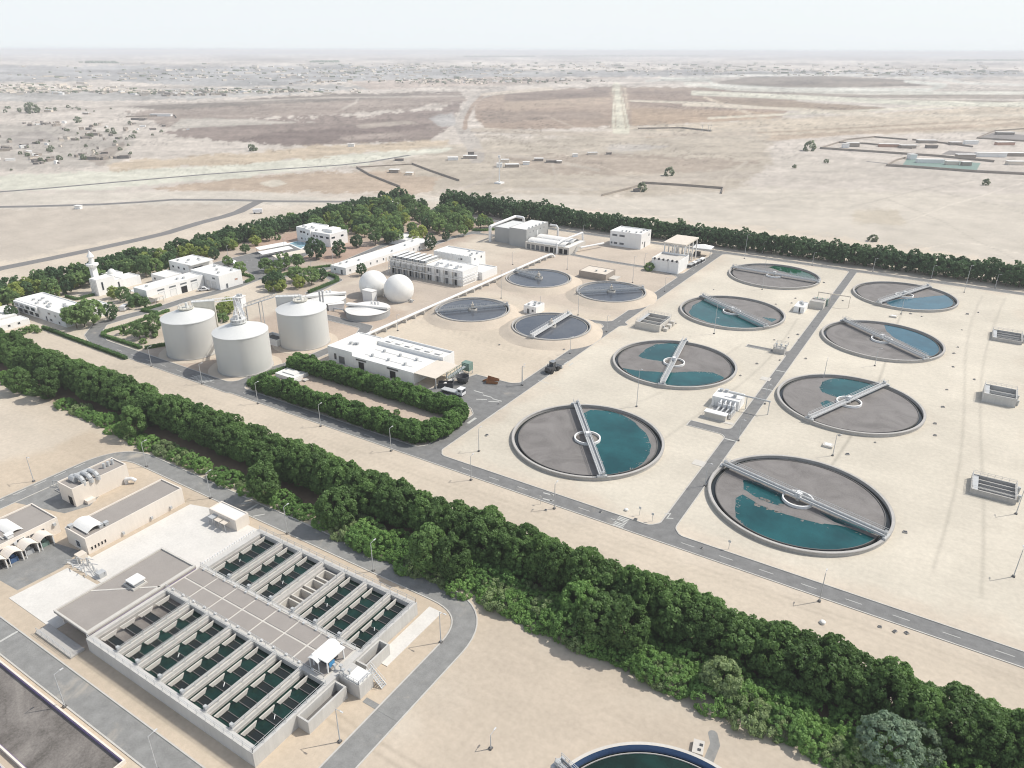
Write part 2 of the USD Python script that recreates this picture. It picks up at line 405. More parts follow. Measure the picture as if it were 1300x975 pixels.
# patches of differently coloured earth: outline (photo pixels, all on the ground), colour, edge softness, edge wander
PATCHES = [
    ([(-60, 84), (440, 83), (700, 90), (1340, 90), (1340, 98), (900, 97), (700, 99), (440, 104), (300, 111), (120, 102), (-60, 106)], (200, 199, 199), 3, 3),
    ([(-60, 118), (200, 114), (420, 107), (480, 112), (300, 124), (100, 128), (-60, 128)], (205, 202, 199), 2, 3),
    ([(440, 104), (620, 98), (800, 98), (640, 108), (470, 113)], (214, 202, 194), 2, 2),
    ([(160, 143), (240, 131), (430, 119), (585, 117), (592, 128), (500, 141), (330, 150), (210, 160)], (187, 174, 166), 2.5, 4),
    ([(160, 135), (430, 119.5), (560, 118), (440, 127), (200, 140)], (165, 157, 151), 1.2, 1.5),
    ([(205, 170), (240, 160), (330, 150), (440, 148), (560, 138), (585, 130), (578, 150), (565, 166), (545, 178), (480, 183), (400, 185), (330, 183), (250, 177)], (166, 152, 146), 3, 5),
    ([(300, 178), (340, 168), (440, 160), (545, 158), (540, 165), (440, 172), (420, 182), (330, 183)], (148, 134, 130), 2, 3),
    ([(230, 150), (330, 152), (400, 155), (300, 160), (215, 164)], (214, 206, 197), 2, 2),
    ([(450, 158), (520, 153), (530, 157), (455, 163)], (196, 184, 174), 2, 2),
    ([(430, 174), (500, 168), (520, 172), (440, 179)], (186, 172, 164), 2, 2),
    ([(545, 150), (575, 142), (582, 158), (560, 162)], (206, 202, 200), 4, 3),
    ([(612, 121), (700, 114), (775, 110), (1000, 112), (1012, 130), (990, 151), (790, 161), (700, 164), (620, 164), (602, 150), (604, 132)], (189, 171, 158), 2.5, 3),
    ([(640, 119), (775, 110.5), (775, 122), (640, 130)], (172, 158, 150), 2, 1.5),
    ([(640, 130), (775, 124), (775, 132), (640, 140)], (201, 183, 168), 3, 2),
    ([(610, 140), (760, 142), (770, 150), (615, 156)], (178, 162, 151), 3, 2),
    ([(796, 111), (880, 117), (990, 135), (960, 140), (800, 134)], (177, 161, 151), 2, 2),
    ([(800, 137), (990, 142), (980, 151), (802, 160)], (203, 181, 161), 3, 2),
    ([(910, 104), (950, 98), (1060, 96.5), (1160, 102), (1180, 109), (1000, 112), (915, 109)], (178, 170, 164), 1.2, .6),
    ([(920, 115.5), (1050, 117), (1300, 115), (1340, 118), (1340, 126), (1100, 124), (960, 121)], (184, 175, 167), 1.2, .6),
    ([(880, 124), (1000, 128), (1130, 137), (1100, 142), (960, 136)], (184, 168, 153), 1.6, .8),
    ([(770, 163), (1000, 150), (1300, 132), (1340, 150), (1340, 165), (1100, 170), (960, 176), (800, 170)], (226, 212, 194), 4, 3),
    ([(860, 176), (1000, 171), (1200, 160), (1340, 154), (1340, 158), (1100, 170), (960, 180)], (208, 190, 172), 2, 1.5),
    ([(430, 218), (500, 203), (600, 178), (800, 164), (975, 168), (980, 205), (945, 236), (918, 252), (780, 252), (620, 250), (500, 247), (445, 236)], (209, 197, 182), 16, 12),
    ([(640, 200), (760, 195), (900, 200), (960, 206), (880, 222), (700, 222)], (197, 182, 168), 5, 6),
    ([(760, 188), (800, 183), (850, 186), (790, 195)], (214, 206, 198), 4, 4),
    ([(720, 228), (830, 222), (960, 215), (950, 226), (820, 236), (730, 236)], (210, 198, 185), 4, 4),
    ([(195, 238), (330, 222), (470, 216), (560, 225), (545, 247), (330, 243), (210, 243)], (207, 187, 168), 4, 5),
    ([(330, 232), (350, 228), (365, 233), (345, 238)], (236, 226, 210), 2, 2),
    ([(-60, 226), (130, 217), (300, 207), (450, 194), (565, 184), (572, 190), (470, 207), (300, 226), (130, 241), (-60, 243)], (243, 236, 221), 3, 4),
    ([(130, 206), (300, 195), (430, 183), (570, 178), (565, 186), (440, 196), (300, 209), (140, 216)], (224, 206, 184), 3, 4),
    ([(-60, 160), (90, 158), (175, 178), (152, 205), (130, 213), (-60, 217)], (205, 197, 189), 6, 6),
    ([(110, 205), (135, 190), (158, 178), (160, 186), (140, 200), (132, 212)], (184, 173, 164), 2, 3),
    ([(0, 172), (60, 168), (80, 178), (20, 186)], (196, 188, 182), 3, 4),
    ([(-60, 245), (300, 243), (430, 252), (560, 250), (560, 256), (300, 262), (-60, 268)], (232, 223, 211), 3, 3),
    ([(-60, 268), (250, 258), (310, 262), (240, 285), (-60, 345)], (221, 209, 196), 6, 5),
    ([(520, 251), (700, 246), (800, 252), (940, 240), (1340, 246), (1340, 340), (1000, 292), (800, 272), (620, 252)], (231, 221, 208), 5, 6),
    ([(980, 195), (1340, 215), (1340, 240), (1000, 232)], (222, 212, 202), 8, 8),
    ([(1085, 268), (1140, 266), (1150, 285), (1080, 284)], (221, 209, 192), 5, 4),
]
TRACKS = [
    ([(820, 103), (870, 99), (960, 95), (1100, 95), (1200, 101), (1230, 106), (1340, 109)], 2.2, (242, 236, 230), False),
    ([(800, 128), (900, 131), (1010, 140), (1110, 147), (1340, 146)], 2.0, (240, 228, 212), False),
    ([(1000, 126), (1130, 127), (1340, 130)], 1.6, (182, 170, 160), False),
    ([(900, 150), (1100, 140), (1340, 128)], 2.0, (242, 231, 214), False),
    ([(820, 174), (1000, 167), (1200, 156), (1340, 149)], 1.4, (196, 178, 160), False),
    ([(610, 163), (700, 168), (860, 168), (980, 160)], 1.6, (222, 209, 194), False),
    ([(520, 190), (560, 186), (600, 183)], 2.0, (226, 213, 196), False),
    ([(470, 206), (540, 200), (590, 196), (640, 200)], 1.6, (222, 210, 196), False),  # polyline, width in pixels, colour
    ([(782.5, 109), (784, 118), (785.5, 135), (788.5, 163)], 15, (243, 234, 217), True),
    ([(779, 109), (780.5, 135), (782, 163)], 1.2, (205, 192, 175), False),
    ([(787.5, 109), (790, 135), (795, 163)], 1.5, (205, 192, 175), False),
    ([(793, 112), (797, 138)], 2.0, (218, 205, 188), False),
    ([(640, 113), (612, 120), (598, 130), (588, 148), (585, 160), (592, 172), (600, 182), (605, 197)], 14, (207, 199, 192), True),
    ([(612, 122), (600, 134), (592, 150), (590, 162)], 5, (188, 168, 154), True),
    ([(700, 112), (612, 120)], 3, (232, 220, 206), False),
    ([(0, 146), (200, 132), (420, 124), (585, 122)], 1.6, (212, 202, 194), False),
    ([(435, 138), (452, 130), (455, 124)], 2.0, (214, 205, 196), False),
    ([(603, 190), (640, 196), (700, 204), (760, 216)], 3, (212, 200, 187), False),
    ([(600, 165), (700, 170), (800, 172), (960, 170)], 3, (212, 199, 185), False),
    ([(604, 172), (690, 182), (760, 196)], 2, (212, 200, 187), False),
    ([(630, 205), (625, 225), (590, 238), (560, 242)], 2.5, (210, 198, 186), False),
    ([(700, 205), (706, 225), (700, 240)], 2.5, (208, 196, 183), False),
    ([(590, 245), (660, 240), (760, 240)], 2.5, (213, 202, 190), False),
    ([(700, 150), (730, 162)], 1.5, (205, 190, 176), False),
    ([(895, 124), (935, 138), (978, 154)], 2.5, (225, 210, 192), False),
    ([(840, 100), (900, 102), (905, 108), (1000, 113), (1180, 114), (1200, 108), (1150, 103)], 3, (244, 238, 230), False),
    ([(870, 106), (930, 113), (1100, 118), (1300, 118)], 3.2, (244, 236, 226), False),
    ([(880, 118), (1000, 123), (1150, 130), (1340, 134)], 4.5, (246, 236, 221), False),
    ([(868, 133), (1000, 138), (1110, 144)], 2.5, (240, 227, 210), False),
    ([(948, 206), (920, 225), (918, 236)], 2.5, (220, 208, 194), False),
    ([(1010, 205), (1150, 235), (1340, 268)], 4, (227, 217, 206), False),
    ([(135, 208), (165, 182)], 2.5, (218, 208, 196), False),
    ([(100, 175), (130, 155)], 2, (205, 195, 186), False),
    ([(800, 270), (880, 262), (1000, 262)], 4, (224, 214, 202), False),
]
# patches inside the site, in metres: (x0, x1, y0, y1, colour, softness)
SITE = [
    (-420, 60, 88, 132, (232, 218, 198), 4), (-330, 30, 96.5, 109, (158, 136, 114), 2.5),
    (-200, -60, 20, 92, (229, 212, 189), 4), (-60, 20, 30, 92, (227, 212, 192), 6),
    (-240, -186, 135, 225, (214, 196, 178), 3), (-240, -186, 226, 262, (216, 202, 186), 4),
    (-205, -110, 262, 380, (226, 211, 193), 6), (-182, -112, 182, 262, (236, 222, 201), 6),
    (-186, -116, 142, 154, (222, 203, 184), 2), (-350, -240, 215, 400, (214, 198, 181), 6),
    (-350, -245, 300, 400, (206, 186, 168), 5), (-106, 30, 139, 388, (240, 231, 213), 5),
    (-275, -246, 140, 170, (226, 211, 192), 2), (-340, -262, 262, 300, (205, 178, 160), 3),
]


def poly_sdf(x, y, poly):
    """Signed distance, inside negative."""
    p = np.asarray(poly, float); n = len(p)
    d2 = np.full(x.shape, 1e18); ins = np.zeros(x.shape, bool)
    for i in range(n):
        ax, ay = p[i]; bx, by = p[(i + 1) % n]
        ex, ey = bx - ax, by - ay
        t = np.clip(((x - ax) * ex + (y - ay) * ey) / (ex * ex + ey * ey + 1e-12), 0, 1)
        d2 = np.minimum(d2, (x - ax - t * ex) ** 2 + (y - ay - t * ey) ** 2)
        cr = ((ay > y) != (by > y)) & (x < ex * (y - ay) / (ey + 1e-12) + ax)
        ins ^= cr
    return np.where(ins, -1, 1) * np.sqrt(d2)


def line_dist(x, y, pts):
    d2 = np.full(x.shape, 1e18)
    for (ax, ay), (bx, by) in zip(pts[:-1], pts[1:]):
        ex, ey = bx - ax, by - ay
        t = np.clip(((x - ax) * ex + (y - ay) * ey) / (ex * ex + ey * ey + 1e-12), 0, 1)
        d2 = np.minimum(d2, (x - ax - t * ex) ** 2 + (y - ay - t * ey) ** 2)
    return np.sqrt(d2)


def sstep(d, s):
    t = np.clip(.5 - d / (2 * s), 0, 1)
    return t * t * (3 - 2 * t)


def build_ground():
    rows = []
    for py in np.concatenate([np.arange(1240, 340, -2.6), np.arange(340, 130, -1.3), np.arange(130, 70, -.7)]):
        dep = PITCH + math.atan((py - 487.5) / FOC)
        rows.append(CAM_H / math.tan(dep))
    rows = [r for r in rows if r > 0]
    while rows[-1] < 70000:
        rows.append(rows[-1] * 1.12)
    rows = np.array(rows)
    az = np.concatenate([np.arange(-44, 44.01, .11), np.arange(52, 314, 8.0)]) * math.pi / 180
    heading = HEAD
    R_, A_ = np.meshgrid(rows, az, indexing='ij')
    X = -np.sin(heading - A_) * R_; Y = np.cos(heading - A_) * R_
    nr, na = X.shape
    v = np.column_stack([X.ravel(), Y.ravel(), np.zeros(nr * na)])
    dx, dy, dz = X.ravel(), Y.ravel(), -CAM_H
    zz = dx * FWD[0] + dy * FWD[1] + dz * FWD[2]
    ok = zz > 20
    zs = np.where(ok, zz, 1e9)
    px = 650 + FOC * (dx * RIGHT[0] + dy * RIGHT[1] + dz * RIGHT[2]) / zs
    py = 487.5 - FOC * (dx * UPV[0] + dy * UPV[1] + dz * UPV[2]) / zs
    px = np.where(ok, px, -9999.0); py = np.where(ok, py, 9999.0)
    dist = np.hypot(dx, dy)
    far = np.clip((dist - 450) / 200, 0, 1)[:, None]
    near_c = lin((235, 222, 203)) * GROUND_K
    far_c = lin((226, 216, 204)) * GROUND_K * .97
    P3 = np.column_stack([dx, dy, 0 * dx])
    col = near_c * (1 - far) + far_c * far
    sel = np.where(ok & (py < 360))[0]
    sx, sy = px[sel], py[sel]
    # world-space wander of the edges: finer towards the distance
    w1 = meshkit.fbm(np.column_stack([sx / 26, sy / 7, 0 * sx]), 4, 3) - .5
    w2 = meshkit.fbm(np.column_stack([sx / 9, sy / 3, 0 * sx + 7]), 3, 5) - .5
    w3 = meshkit.fbm(np.column_stack([sx / 3.5, sy / 1.1, 0 * sx + 3]), 3, 8) - .5
    for poly, rgb, soft, wander in PATCHES:
        p = np.asarray(poly, float)
        cy = p[:, 1].mean()
        m = (sx > p[:, 0].min() - 30) & (sx < p[:, 0].max() + 30) & (sy > p[:, 1].min() - 12) & (sy < p[:, 1].max() + 12)
        if not m.any():
            continue
        d = poly_sdf(sx[m], sy[m] * 1.0, p)
        a = sstep(d + wander * (1.5 * w1[m] + 1.3 * w2[m] + 1.1 * w3[m]), soft * .42)[:, None]
        dd = np.array(at(p[:, 0].mean(), cy)); c = undo_haze(rgb, np.linalg.norm(dd))
        i = sel[m]
        col[i] = col[i] * (1 - a) + c * a
    for pts, w, rgb, taper in TRACKS:
        p = np.asarray(pts, float)
        m = (sx > p[:, 0].min() - 20) & (sx < p[:, 0].max() + 20) & (sy > p[:, 1].min() - 10) & (sy < p[:, 1].max() + 10)
        if not m.any():
            continue
        # tracks are measured across the ground: stretch y by the foreshortening
        yy = sy[m]
        ww = w / 2 * ((yy - 64) / (p[:, 1].mean() - 64) if taper else 1)
        d = line_dist(sx[m], yy, p) - ww * (1.35 if not taper else 1) + .6 * w2[m]
        a = (sstep(d, .55) * .9)[:, None]
        dd = np.array(at(*p.mean(0))); c = undo_haze(rgb, np.linalg.norm(dd))
        i = sel[m]
        col[i] = col[i] * (1 - a) + c * a
    # streaky tone of the far desert, and specks of scrub
    st = meshkit.fbm(np.column_stack([sx / 60, sy / 3.0, 0 * sx + 2]), 5, 11) - .5
    amp = np.clip((300 - sy) / 200, 0, 1) * .75
    hz = np.clip((118 - sy) / 30, 0, 1)
    col[sel] *= (1 + (st * amp * (1 + .9 * hz)) + w3 * .5 * np.clip((300 - sy) / 160, 0, 1) + w2 * .25 * np.clip((330 - sy) / 100, 0, 1))[:, None]
    # many faint wheel tracks across the desert
    rt = random.Random(3)
    for _ in range(70):
        x0, y0 = rt.uniform(-40, 1340), rt.uniform(92, 330)
        l = rt.uniform(60, 260); a0 = rt.uniform(-.28, .28); q = []
        for k in range(7):
            q.append((x0, y0)); x0 += l / 6; y0 += l / 6 * a0 * (y0 - 60) / 130; a0 += rt.uniform(-.12, .12)
        q = np.array(q)
        m = (sx > q[:, 0].min() - 4) & (sx < q[:, 0].max() + 4) & (sy > q[:, 1].min() - 4) & (sy < q[:, 1].max() + 4)
        if m.any():
            d = line_dist(sx[m], sy[m], q) - rt.uniform(.1, .6)
            col[sel[m]] *= (1 + rt.choice((-.16, .14, .18, -.12)) * sstep(d, .5))[:, None]
    sp = meshkit.noise(np.column_stack([sx / 2.2, sy / 1.1, 0 * sx + 9]), 21)
    sp2 = meshkit.noise(np.column_stack([sx / 40, sy / 8, 0 * sx + 4]), 22)
    k = np.clip((sp - .70) * 6, 0, 1) * np.clip((sp2 - .48) * 5, 0, 1) * np.clip((235 - sy) / 40, 0, 1) * .35
    col[sel] *= (1 - k)[:, None]
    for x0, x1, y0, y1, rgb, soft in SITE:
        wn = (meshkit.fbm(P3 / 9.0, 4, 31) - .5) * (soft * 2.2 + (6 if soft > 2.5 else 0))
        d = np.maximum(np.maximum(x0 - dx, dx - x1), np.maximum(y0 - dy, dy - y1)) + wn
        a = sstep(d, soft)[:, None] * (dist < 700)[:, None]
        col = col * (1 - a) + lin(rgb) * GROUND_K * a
    nn = (meshkit.fbm(P3 / 38.0, 5, 41) - .5)[:, None]
    near = (dist < 900)[:, None]
    col = np.where(near, col * (1 + .20 * nn), col)
    # faint vehicle tracks wandering over the sand of the site
    for k, (x0, y0, x1, y1) in enumerate([(-250, 112, -60, 116), (-60, 118, 30, 112), (-250, 126, 30, 124), (-60, 36, 10, 82), (-55, 40, 0, 88), (-90, 150, -60, 260), (-20, 145, -12, 350), (8, 150, 14, 380), (16, 150, 20, 380), (-190, 300, -120, 296), (-180, 214, -115, 212), (-58, 160, -50, 300), (-70, 60, -20, 50), (-160, 112, -20, 119)]):
        t = np.linspace(0, 1, 14)
        q = np.column_stack([x0 + (x1 - x0) * t + 3 * np.sin(t * 5 + k), y0 + (y1 - y0) * t + 2.5 * np.sin(t * 4 + 2 * k)])
        m = (dx > min(x0, x1) - 8) & (dx < max(x0, x1) + 8) & (dy > min(y0, y1) - 8) & (dy < max(y0, y1) + 8)
        for off in (-.9, .9):
            d = line_dist(dx[m], dy[m] + off, q) - .3
            col[m] *= (1 - (.10 if k % 3 else .15) * sstep(d, .45))[:, None]
    i, j = np.meshgrid(np.arange(nr - 1), np.arange(na), indexing='ij')
    j2 = (j + 1) % na
    q = np.stack([i * na + j, i * na + j2, (i + 1) * na + j2, (i + 1) * na + j], -1).reshape(-1, 4)
    f = np.vstack([q[:, [0, 2, 1]], q[:, [0, 3, 2]]])
    # close the middle
    v = np.vstack([v, [[0, 0, 0]]]); col = np.vstack([col, [near_c]])
    c0 = nr * na
    f = np.vstack([f, [(c0, (k + 1) % na, k) for k in range(na)]])
    a, b, c = v[f[:, 0]], v[f[:, 1]], v[f[:, 2]]
    fl = np.cross(b - a, c - a)[:, 2] < 0
    f[fl] = f[fl][:, ::-1]
    m = usdkit.mesh(stage, '/World/ground', (v, f), L('ground'))
    UsdGeom.PrimvarsAPI(m).CreatePrimvar('albedo', Sdf.ValueTypeNames.Color3fArray, 'vertex').Set(Vt.Vec3fArray.FromNumpy(np.clip(col, .02, .9).astype(np.float32)))
    setdata(m.GetPrim(), kind='structure')


usdkit.material(stage, '/World/Looks/ground', {
    'a': ('attribute', {'attribute': 'albedo'}), 'g': ('geometry', {}),
    'n1': ('noise_texture', {'scale': .05, 'detail': 8.0, 'roughness': .62}),
    'n2': ('noise_texture', {'scale': .9, 'detail': 5.0, 'roughness': .65}),
    'mp': ('mapping', {'scale': (.05, .9, 1.0), 'rotation': (0, 0, .5)}),
    'n3': ('noise_texture', {'scale': .8, 'detail': 4.0, 'distortion': .6}),
    's1': ('map_range', {'from_min': .3, 'from_max': .7, 'to_min': .90, 'to_max': 1.09}),
    's2': ('map_range', {'from_min': .3, 'from_max': .75, 'to_min': 1.07, 'to_max': .89}),
    's3': ('map_range', {'from_min': .35, 'from_max': .65, 'to_min': .985, 'to_max': 1.015}),
    'm1': ('math', {'math_type': 'multiply'}), 'm2': ('math', {'math_type': 'multiply'}),
    'sc': ('vector_math', {'math_type': 'scale'}),
    'b': ('bump', {'strength': .25, 'distance': .08}),
    'p': ('principled_bsdf', {'roughness': .95, 'specular_ior_level': .15})},
    [('g.position', 'n1.vector'), ('g.position', 'n2.vector'), ('g.position', 'mp.vector'), ('mp.vector', 'n3.vector'), ('n1.fac', 's1.value'), ('n2.fac', 's2.value'), ('n3.fac', 's3.value'),
     ('s1.result', 'm1.value1'), ('s2.result', 'm1.value2'), ('m1.value', 'm2.value1'), ('s3.result', 'm2.value2'), ('m2.value', 'sc.scale'), ('a.color', 'sc.vector1'),
     ('sc.vector', 'p.base_color'), ('n2.fac', 'b.height'), ('b.normal', 'p.normal')], surface='p.BSDF')
build_ground()

# the dusty air
usdkit.material(stage, '/World/Looks/haze', {'v': ('principled_volume', {'color': (.985, .99, 1.0), 'density': HAZE, 'anisotropy': 0.0})}, [], volume='v.volume')
HZ = B(-75000, 75000, -75000, 75000, -1.0, 104.0).build('haze', 'haze')
setdata(HZ, kind='stuff')
# ------------------------------------------------------------------ roads
def rounded(pts, w, r=6.0):
    """Road surface of width w along the points, corners drawn as arcs."""
    pts = [np.asarray(p, float) for p in pts]
    out = [pts[0]]
    for a, b, c in zip(pts[:-2], pts[1:-1], pts[2:]):
        d0 = (a - b) / np.linalg.norm(a - b); d1 = (c - b) / np.linalg.norm(c - b)
        for t in np.linspace(0, 1, 12):
            out.append((1 - t) ** 2 * (b + d0 * r) + 2 * t * (1 - t) * b + t * t * (b + d1 * r))
    out.append(pts[-1])
    return LineString(out).buffer(w / 2, cap_style='flat', join_style='round')


def road_thing(name, poly, z, mat_='asphalt', kerb=True, kerb_h=.12):
    x = UsdGeom.Xform.Define(stage, unique('/World', name)).GetPrim()
    setdata(x, kind='structure')
    MB().sheet(poly, z).build('road_surface', mat_, x)
    if kerb:
        k = poly.boundary.buffer(.13, cap_style='flat', join_style='mitre')
        MB().prism(k, 0.0, kerb_h).build('kerb', 'kerb', x)
    return x


def marks(x, rects, z, mat_='road_paint'):
    for cx, cy, dx, dy, yaw in rects:
        c, s_ = math.cos(yaw), math.sin(yaw)
        v = [(cx + a * dx / 2 * c - b * dy / 2 * s_, cy + a * dx / 2 * s_ + b * dy / 2 * c, z) for a, b in ((-1, -1), (1, -1), (1, 1), (-1, 1))]
        MB().add(v, [(0, 1, 2, 3)]).build('road_marking', mat_, x)


P_ = lambda *pts: [at(*p) for p in pts]
main = rect(-262, 70, 130.9, 135.5)
ns1 = rect(-113.8, -108.8, 133, 392)
ns2 = rect(-45.2, -41.6, 133, 392)
back = rect(-345, 75, 390.2, 394.6)
yard = Polygon([(-138, 163.5), (-134, 172), (-130, 185.0), (-109, 185.5), (-109, 134), (-114, 134), (-113, 139), (-111.6, 146), (-111.6, 158), (-117, 163.5)])
silo_road = LineString([(-191.5, 133), (-191, 152), (-188.2, 165), (-187.5, 190), (-193, 200), (-222, 200)]).buffer(2.4, cap_style='flat')
admin_road = LineString([(-189, 133.2), (-266, 133.6)] + P_((118, 424), (127, 412), (160, 402), (205, 391), (235, 381), (271, 372), (300, 363.5), (329, 352.6), (341, 350))).buffer(2.9, cap_style='flat')
row_road = LineString(P_((341, 350), (375, 350), (402, 345), (431, 336), (460, 323), (500, 306), (530, 291))).buffer(2.4, cap_style='flat')
row_road2 = LineString(P_((402, 345), (418, 350), (428, 356), (412, 364), (395, 372))).buffer(2.6)
park = Polygon(P_((262, 336), (329, 319), (352, 313.5), (372, 310), (402, 318), (380, 329), (351, 341), (332, 350), (322, 350), (312, 344), (300, 341)))
north_spur = LineString(P_((600, 296), (640, 300), (700, 318), (760, 330), (830, 341), (868, 352))).buffer(1.6, cap_style='flat')
lshape = LineString(P_((545, 312), (570, 303), (597, 296), (622, 290), (640, 280))).buffer(2.3)
tank_lane = LineString(P_((700, 400), (740, 407), (792, 412))).buffer(1.5)
net = unary_union([g.buffer(0) for g in [main, ns1, ns2, back, yard, silo_road, admin_road, row_road, row_road2, park, north_spur, lshape, tank_lane, rect(-57, -44, 188, 191.5), rect(-60, -44, 260, 262.5)]])
net = net.buffer(3.5, join_style='round').buffer(-7.0, join_style='round').buffer(3.5, join_style='round').union(net).buffer(2.2).buffer(-2.2).simplify(.05)
rd = road_thing('site_road', net, .012)
# markings
dash = []
u = -252.0
while u < 60:
    if not (-117 < u < -105 or -48 < u < -38 or -76 < u < -71 or -199 < u < -187):
        dash.append((u, 133.2, 3.0, .16, 0))
    u += 8.6
zx, zy = at(788, 663)
for k in range(7):
    dash.append((zx, 131.4 + k * .6, 2.6, .34, 0))
hx, hy = at(694, 629)
for k, (du, dv) in enumerate([(0, 134.4), (1.2, 132.1)]):
    dash += [(hx + du, dv, 2.6, .4, .12), (hx + du + 1.0, dv + .2, .8, .7, .12)]
jx, jy = at(849, 655)
dash += [(jx, jy, .25, 2.6, 0), (jx - .7, jy + .7, 1.3, .28, .5), (jx + .7, jy - .7, 1.3, .28, .5)]
for px_, py_, w_, h_, yw in [(607.5, 497.5, 3.6, .45, 0), (619, 503, 3.6, .45, 0), (611.5, 507, 3.4, .45, .5), (631, 507.8, 3.6, .45, 0), (627, 510, 3.4, .45, .5), (599, 534, .9, 4.2, 0), (719, 460.5, .5, 3.0, 0), (725, 462.5, .5, 3.0, 0), (690, 485, 4.2, .3, 0), (640, 517, .25, 4.0, 0), (624, 528, .25, 4.0, 0)]:
    a, b = at(px_, py_); dash.append((a, b, w_, h_, yw))
for k in range(6):
    dash.append((-111.3, 200 + k * 30, .16, 2.5, 0))
for v_ in (226.0, 243.5, 186.0):
    dash.append((-43.4, v_, 3.2, .5, 0))
for k in range(9):
    a = np.array(at(308, 333)); b = np.array(at(352, 322))
    p = a + (b - a) * k / 8
    dash.append((p[0], p[1], .5, .5, 0))
for k in range(8):
    dash.append((at(290, 472)[0] + k * 1.0 - 6, 133.2, .45, 3.4, -.25))
marks(rd, dash, .018)

loop = rounded([(-63.2, -30), (-63.2, 91), (-183, 91), (-183, 35)], 4.8, 11.0)
front = rect(-160, -40, 35.4, 40.3)
west_yard = Polygon([(-181, 62), (-166, 66), (-164, 71), (-172, 84), (-181, 80)])
lr = road_thing('service_road', unary_union([loop, front, rect(-185.4, -158, 35.4, 40.3)]), .012, 'asphalt_old')
marks(lr, [(-134.9, 37.8, .5, 4.6, 0), (-130.5, 90.9, .55, 4.4, 0), (-126.6, 90.0, 2.6, .35, .9), (-133.2, 91.8, 2.4, .3, .9)] + [(-184.5, 60 + 5 * k, .25, 3.0, 0) for k in range(5)], .018)
setdata(MB().sheet(west_yard, .010).build('paved_yard', 'asphalt_old'), kind='structure')
slab = Polygon([(-147.5, 56.2), (-147, 60), (-144.5, 60), (-144.2, 84.2), (-138, 86.0), (-119, 86.0), (-119, 67.3), (-128.6, 67.3), (-128.9, 56.5)])
setdata(MB().prism(slab, -.2, .06).build('concrete_yard', 'yard_concrete'), kind='structure')
setdata(MB().prism(Polygon([(-146, 43.9), (-129.3, 43.9), (-129.3, 55.8), (-145.4, 55.3)]), -.2, .07).build('concrete_apron', 'yard_concrete'), kind='structure')
setdata(MB().sheet(Polygon([(-166, 45), (-147, 46), (-146.6, 55), (-149, 60), (-157, 58.5), (-163, 48)]), .010).build('paved_yard', 'asphalt_old'), kind='structure')
setdata(B(-68.6, -61, 62.5, 63.6, -.1, .04).build('path', 'asphalt_old'), kind='structure')
setdata(MB().prism(Polygon([(-73.3, 70.6), (-70.2, 70.6), (-70.2, 86.8), (-73.3, 86.8)]), -.2, .12).build('concrete_path', 'yard_concrete'), kind='structure')
# silo apron of pale paving with a kerb
apron = unary_union([Point(-201.1, 147.7).buffer(12.2), Point(-228.6, 147.5).buffer(12), Point(-201.3, 175.5).buffer(12)])
setdata(MB().prism(apron.difference(net), -.2, .05).build('gravel_apron', 'sand_mound'), kind='structure')
# old roads of the open desert
for nm, pts, w in [('desert_road', [(-40, 263.5), (40, 262), (127, 259.5), (180, 256.5), (220, 253.5), (300, 254), (345, 255.5), (430, 256), (470, 256)], 7.0),
                   ('desert_road', [(-60, 357), (0, 341), (60, 329), (122, 316), (170, 305.5), (211, 296), (253, 283), (284, 275), (303, 269), (316, 262), (328, 256)], 8.0),
                   ('desert_road', [(-20, 245), (60, 239), (150, 231), (266, 221), (360, 214.5), (433, 209.5), (470, 205.5), (520, 197)], 6.0),
                   ('desert_road', [(1100, 205), (1180, 213), (1300, 219), (1340, 221)], 5.0)]:
    p = LineString(P_(*pts)).buffer(w / 2, cap_style='flat', join_style='round')
    setdata(MB().sheet(p, .03).build(nm, 'asphalt_far'), kind='structure')

# ------------------------------------------------------------------ round settling tanks
def wavy(poly, amp, seed, step=.8):
    """Roughens an outline."""
    g = max(getattr(poly, 'geoms', [poly]), key=lambda a: a.area)
    ring = g.exterior; n = max(12, int(ring.length / step)); out = []
    for i in range(n):
        p = ring.interpolate(i / n, normalized=True); q = ring.interpolate(((i + .5) / n) % 1, normalized=True)
        d = np.array([q.x - p.x, q.y - p.y]); d /= np.linalg.norm(d) + 1e-9
        a = (meshkit.fbm(np.array([[p.x / 4.0, p.y / 4.0, seed * 3.1]]), 4, seed)[0] - .5) * 2 * amp
        out.append((p.x - d[1] * a, p.y + d[0] * a))
    r = Polygon(out).buffer(0)
    return r


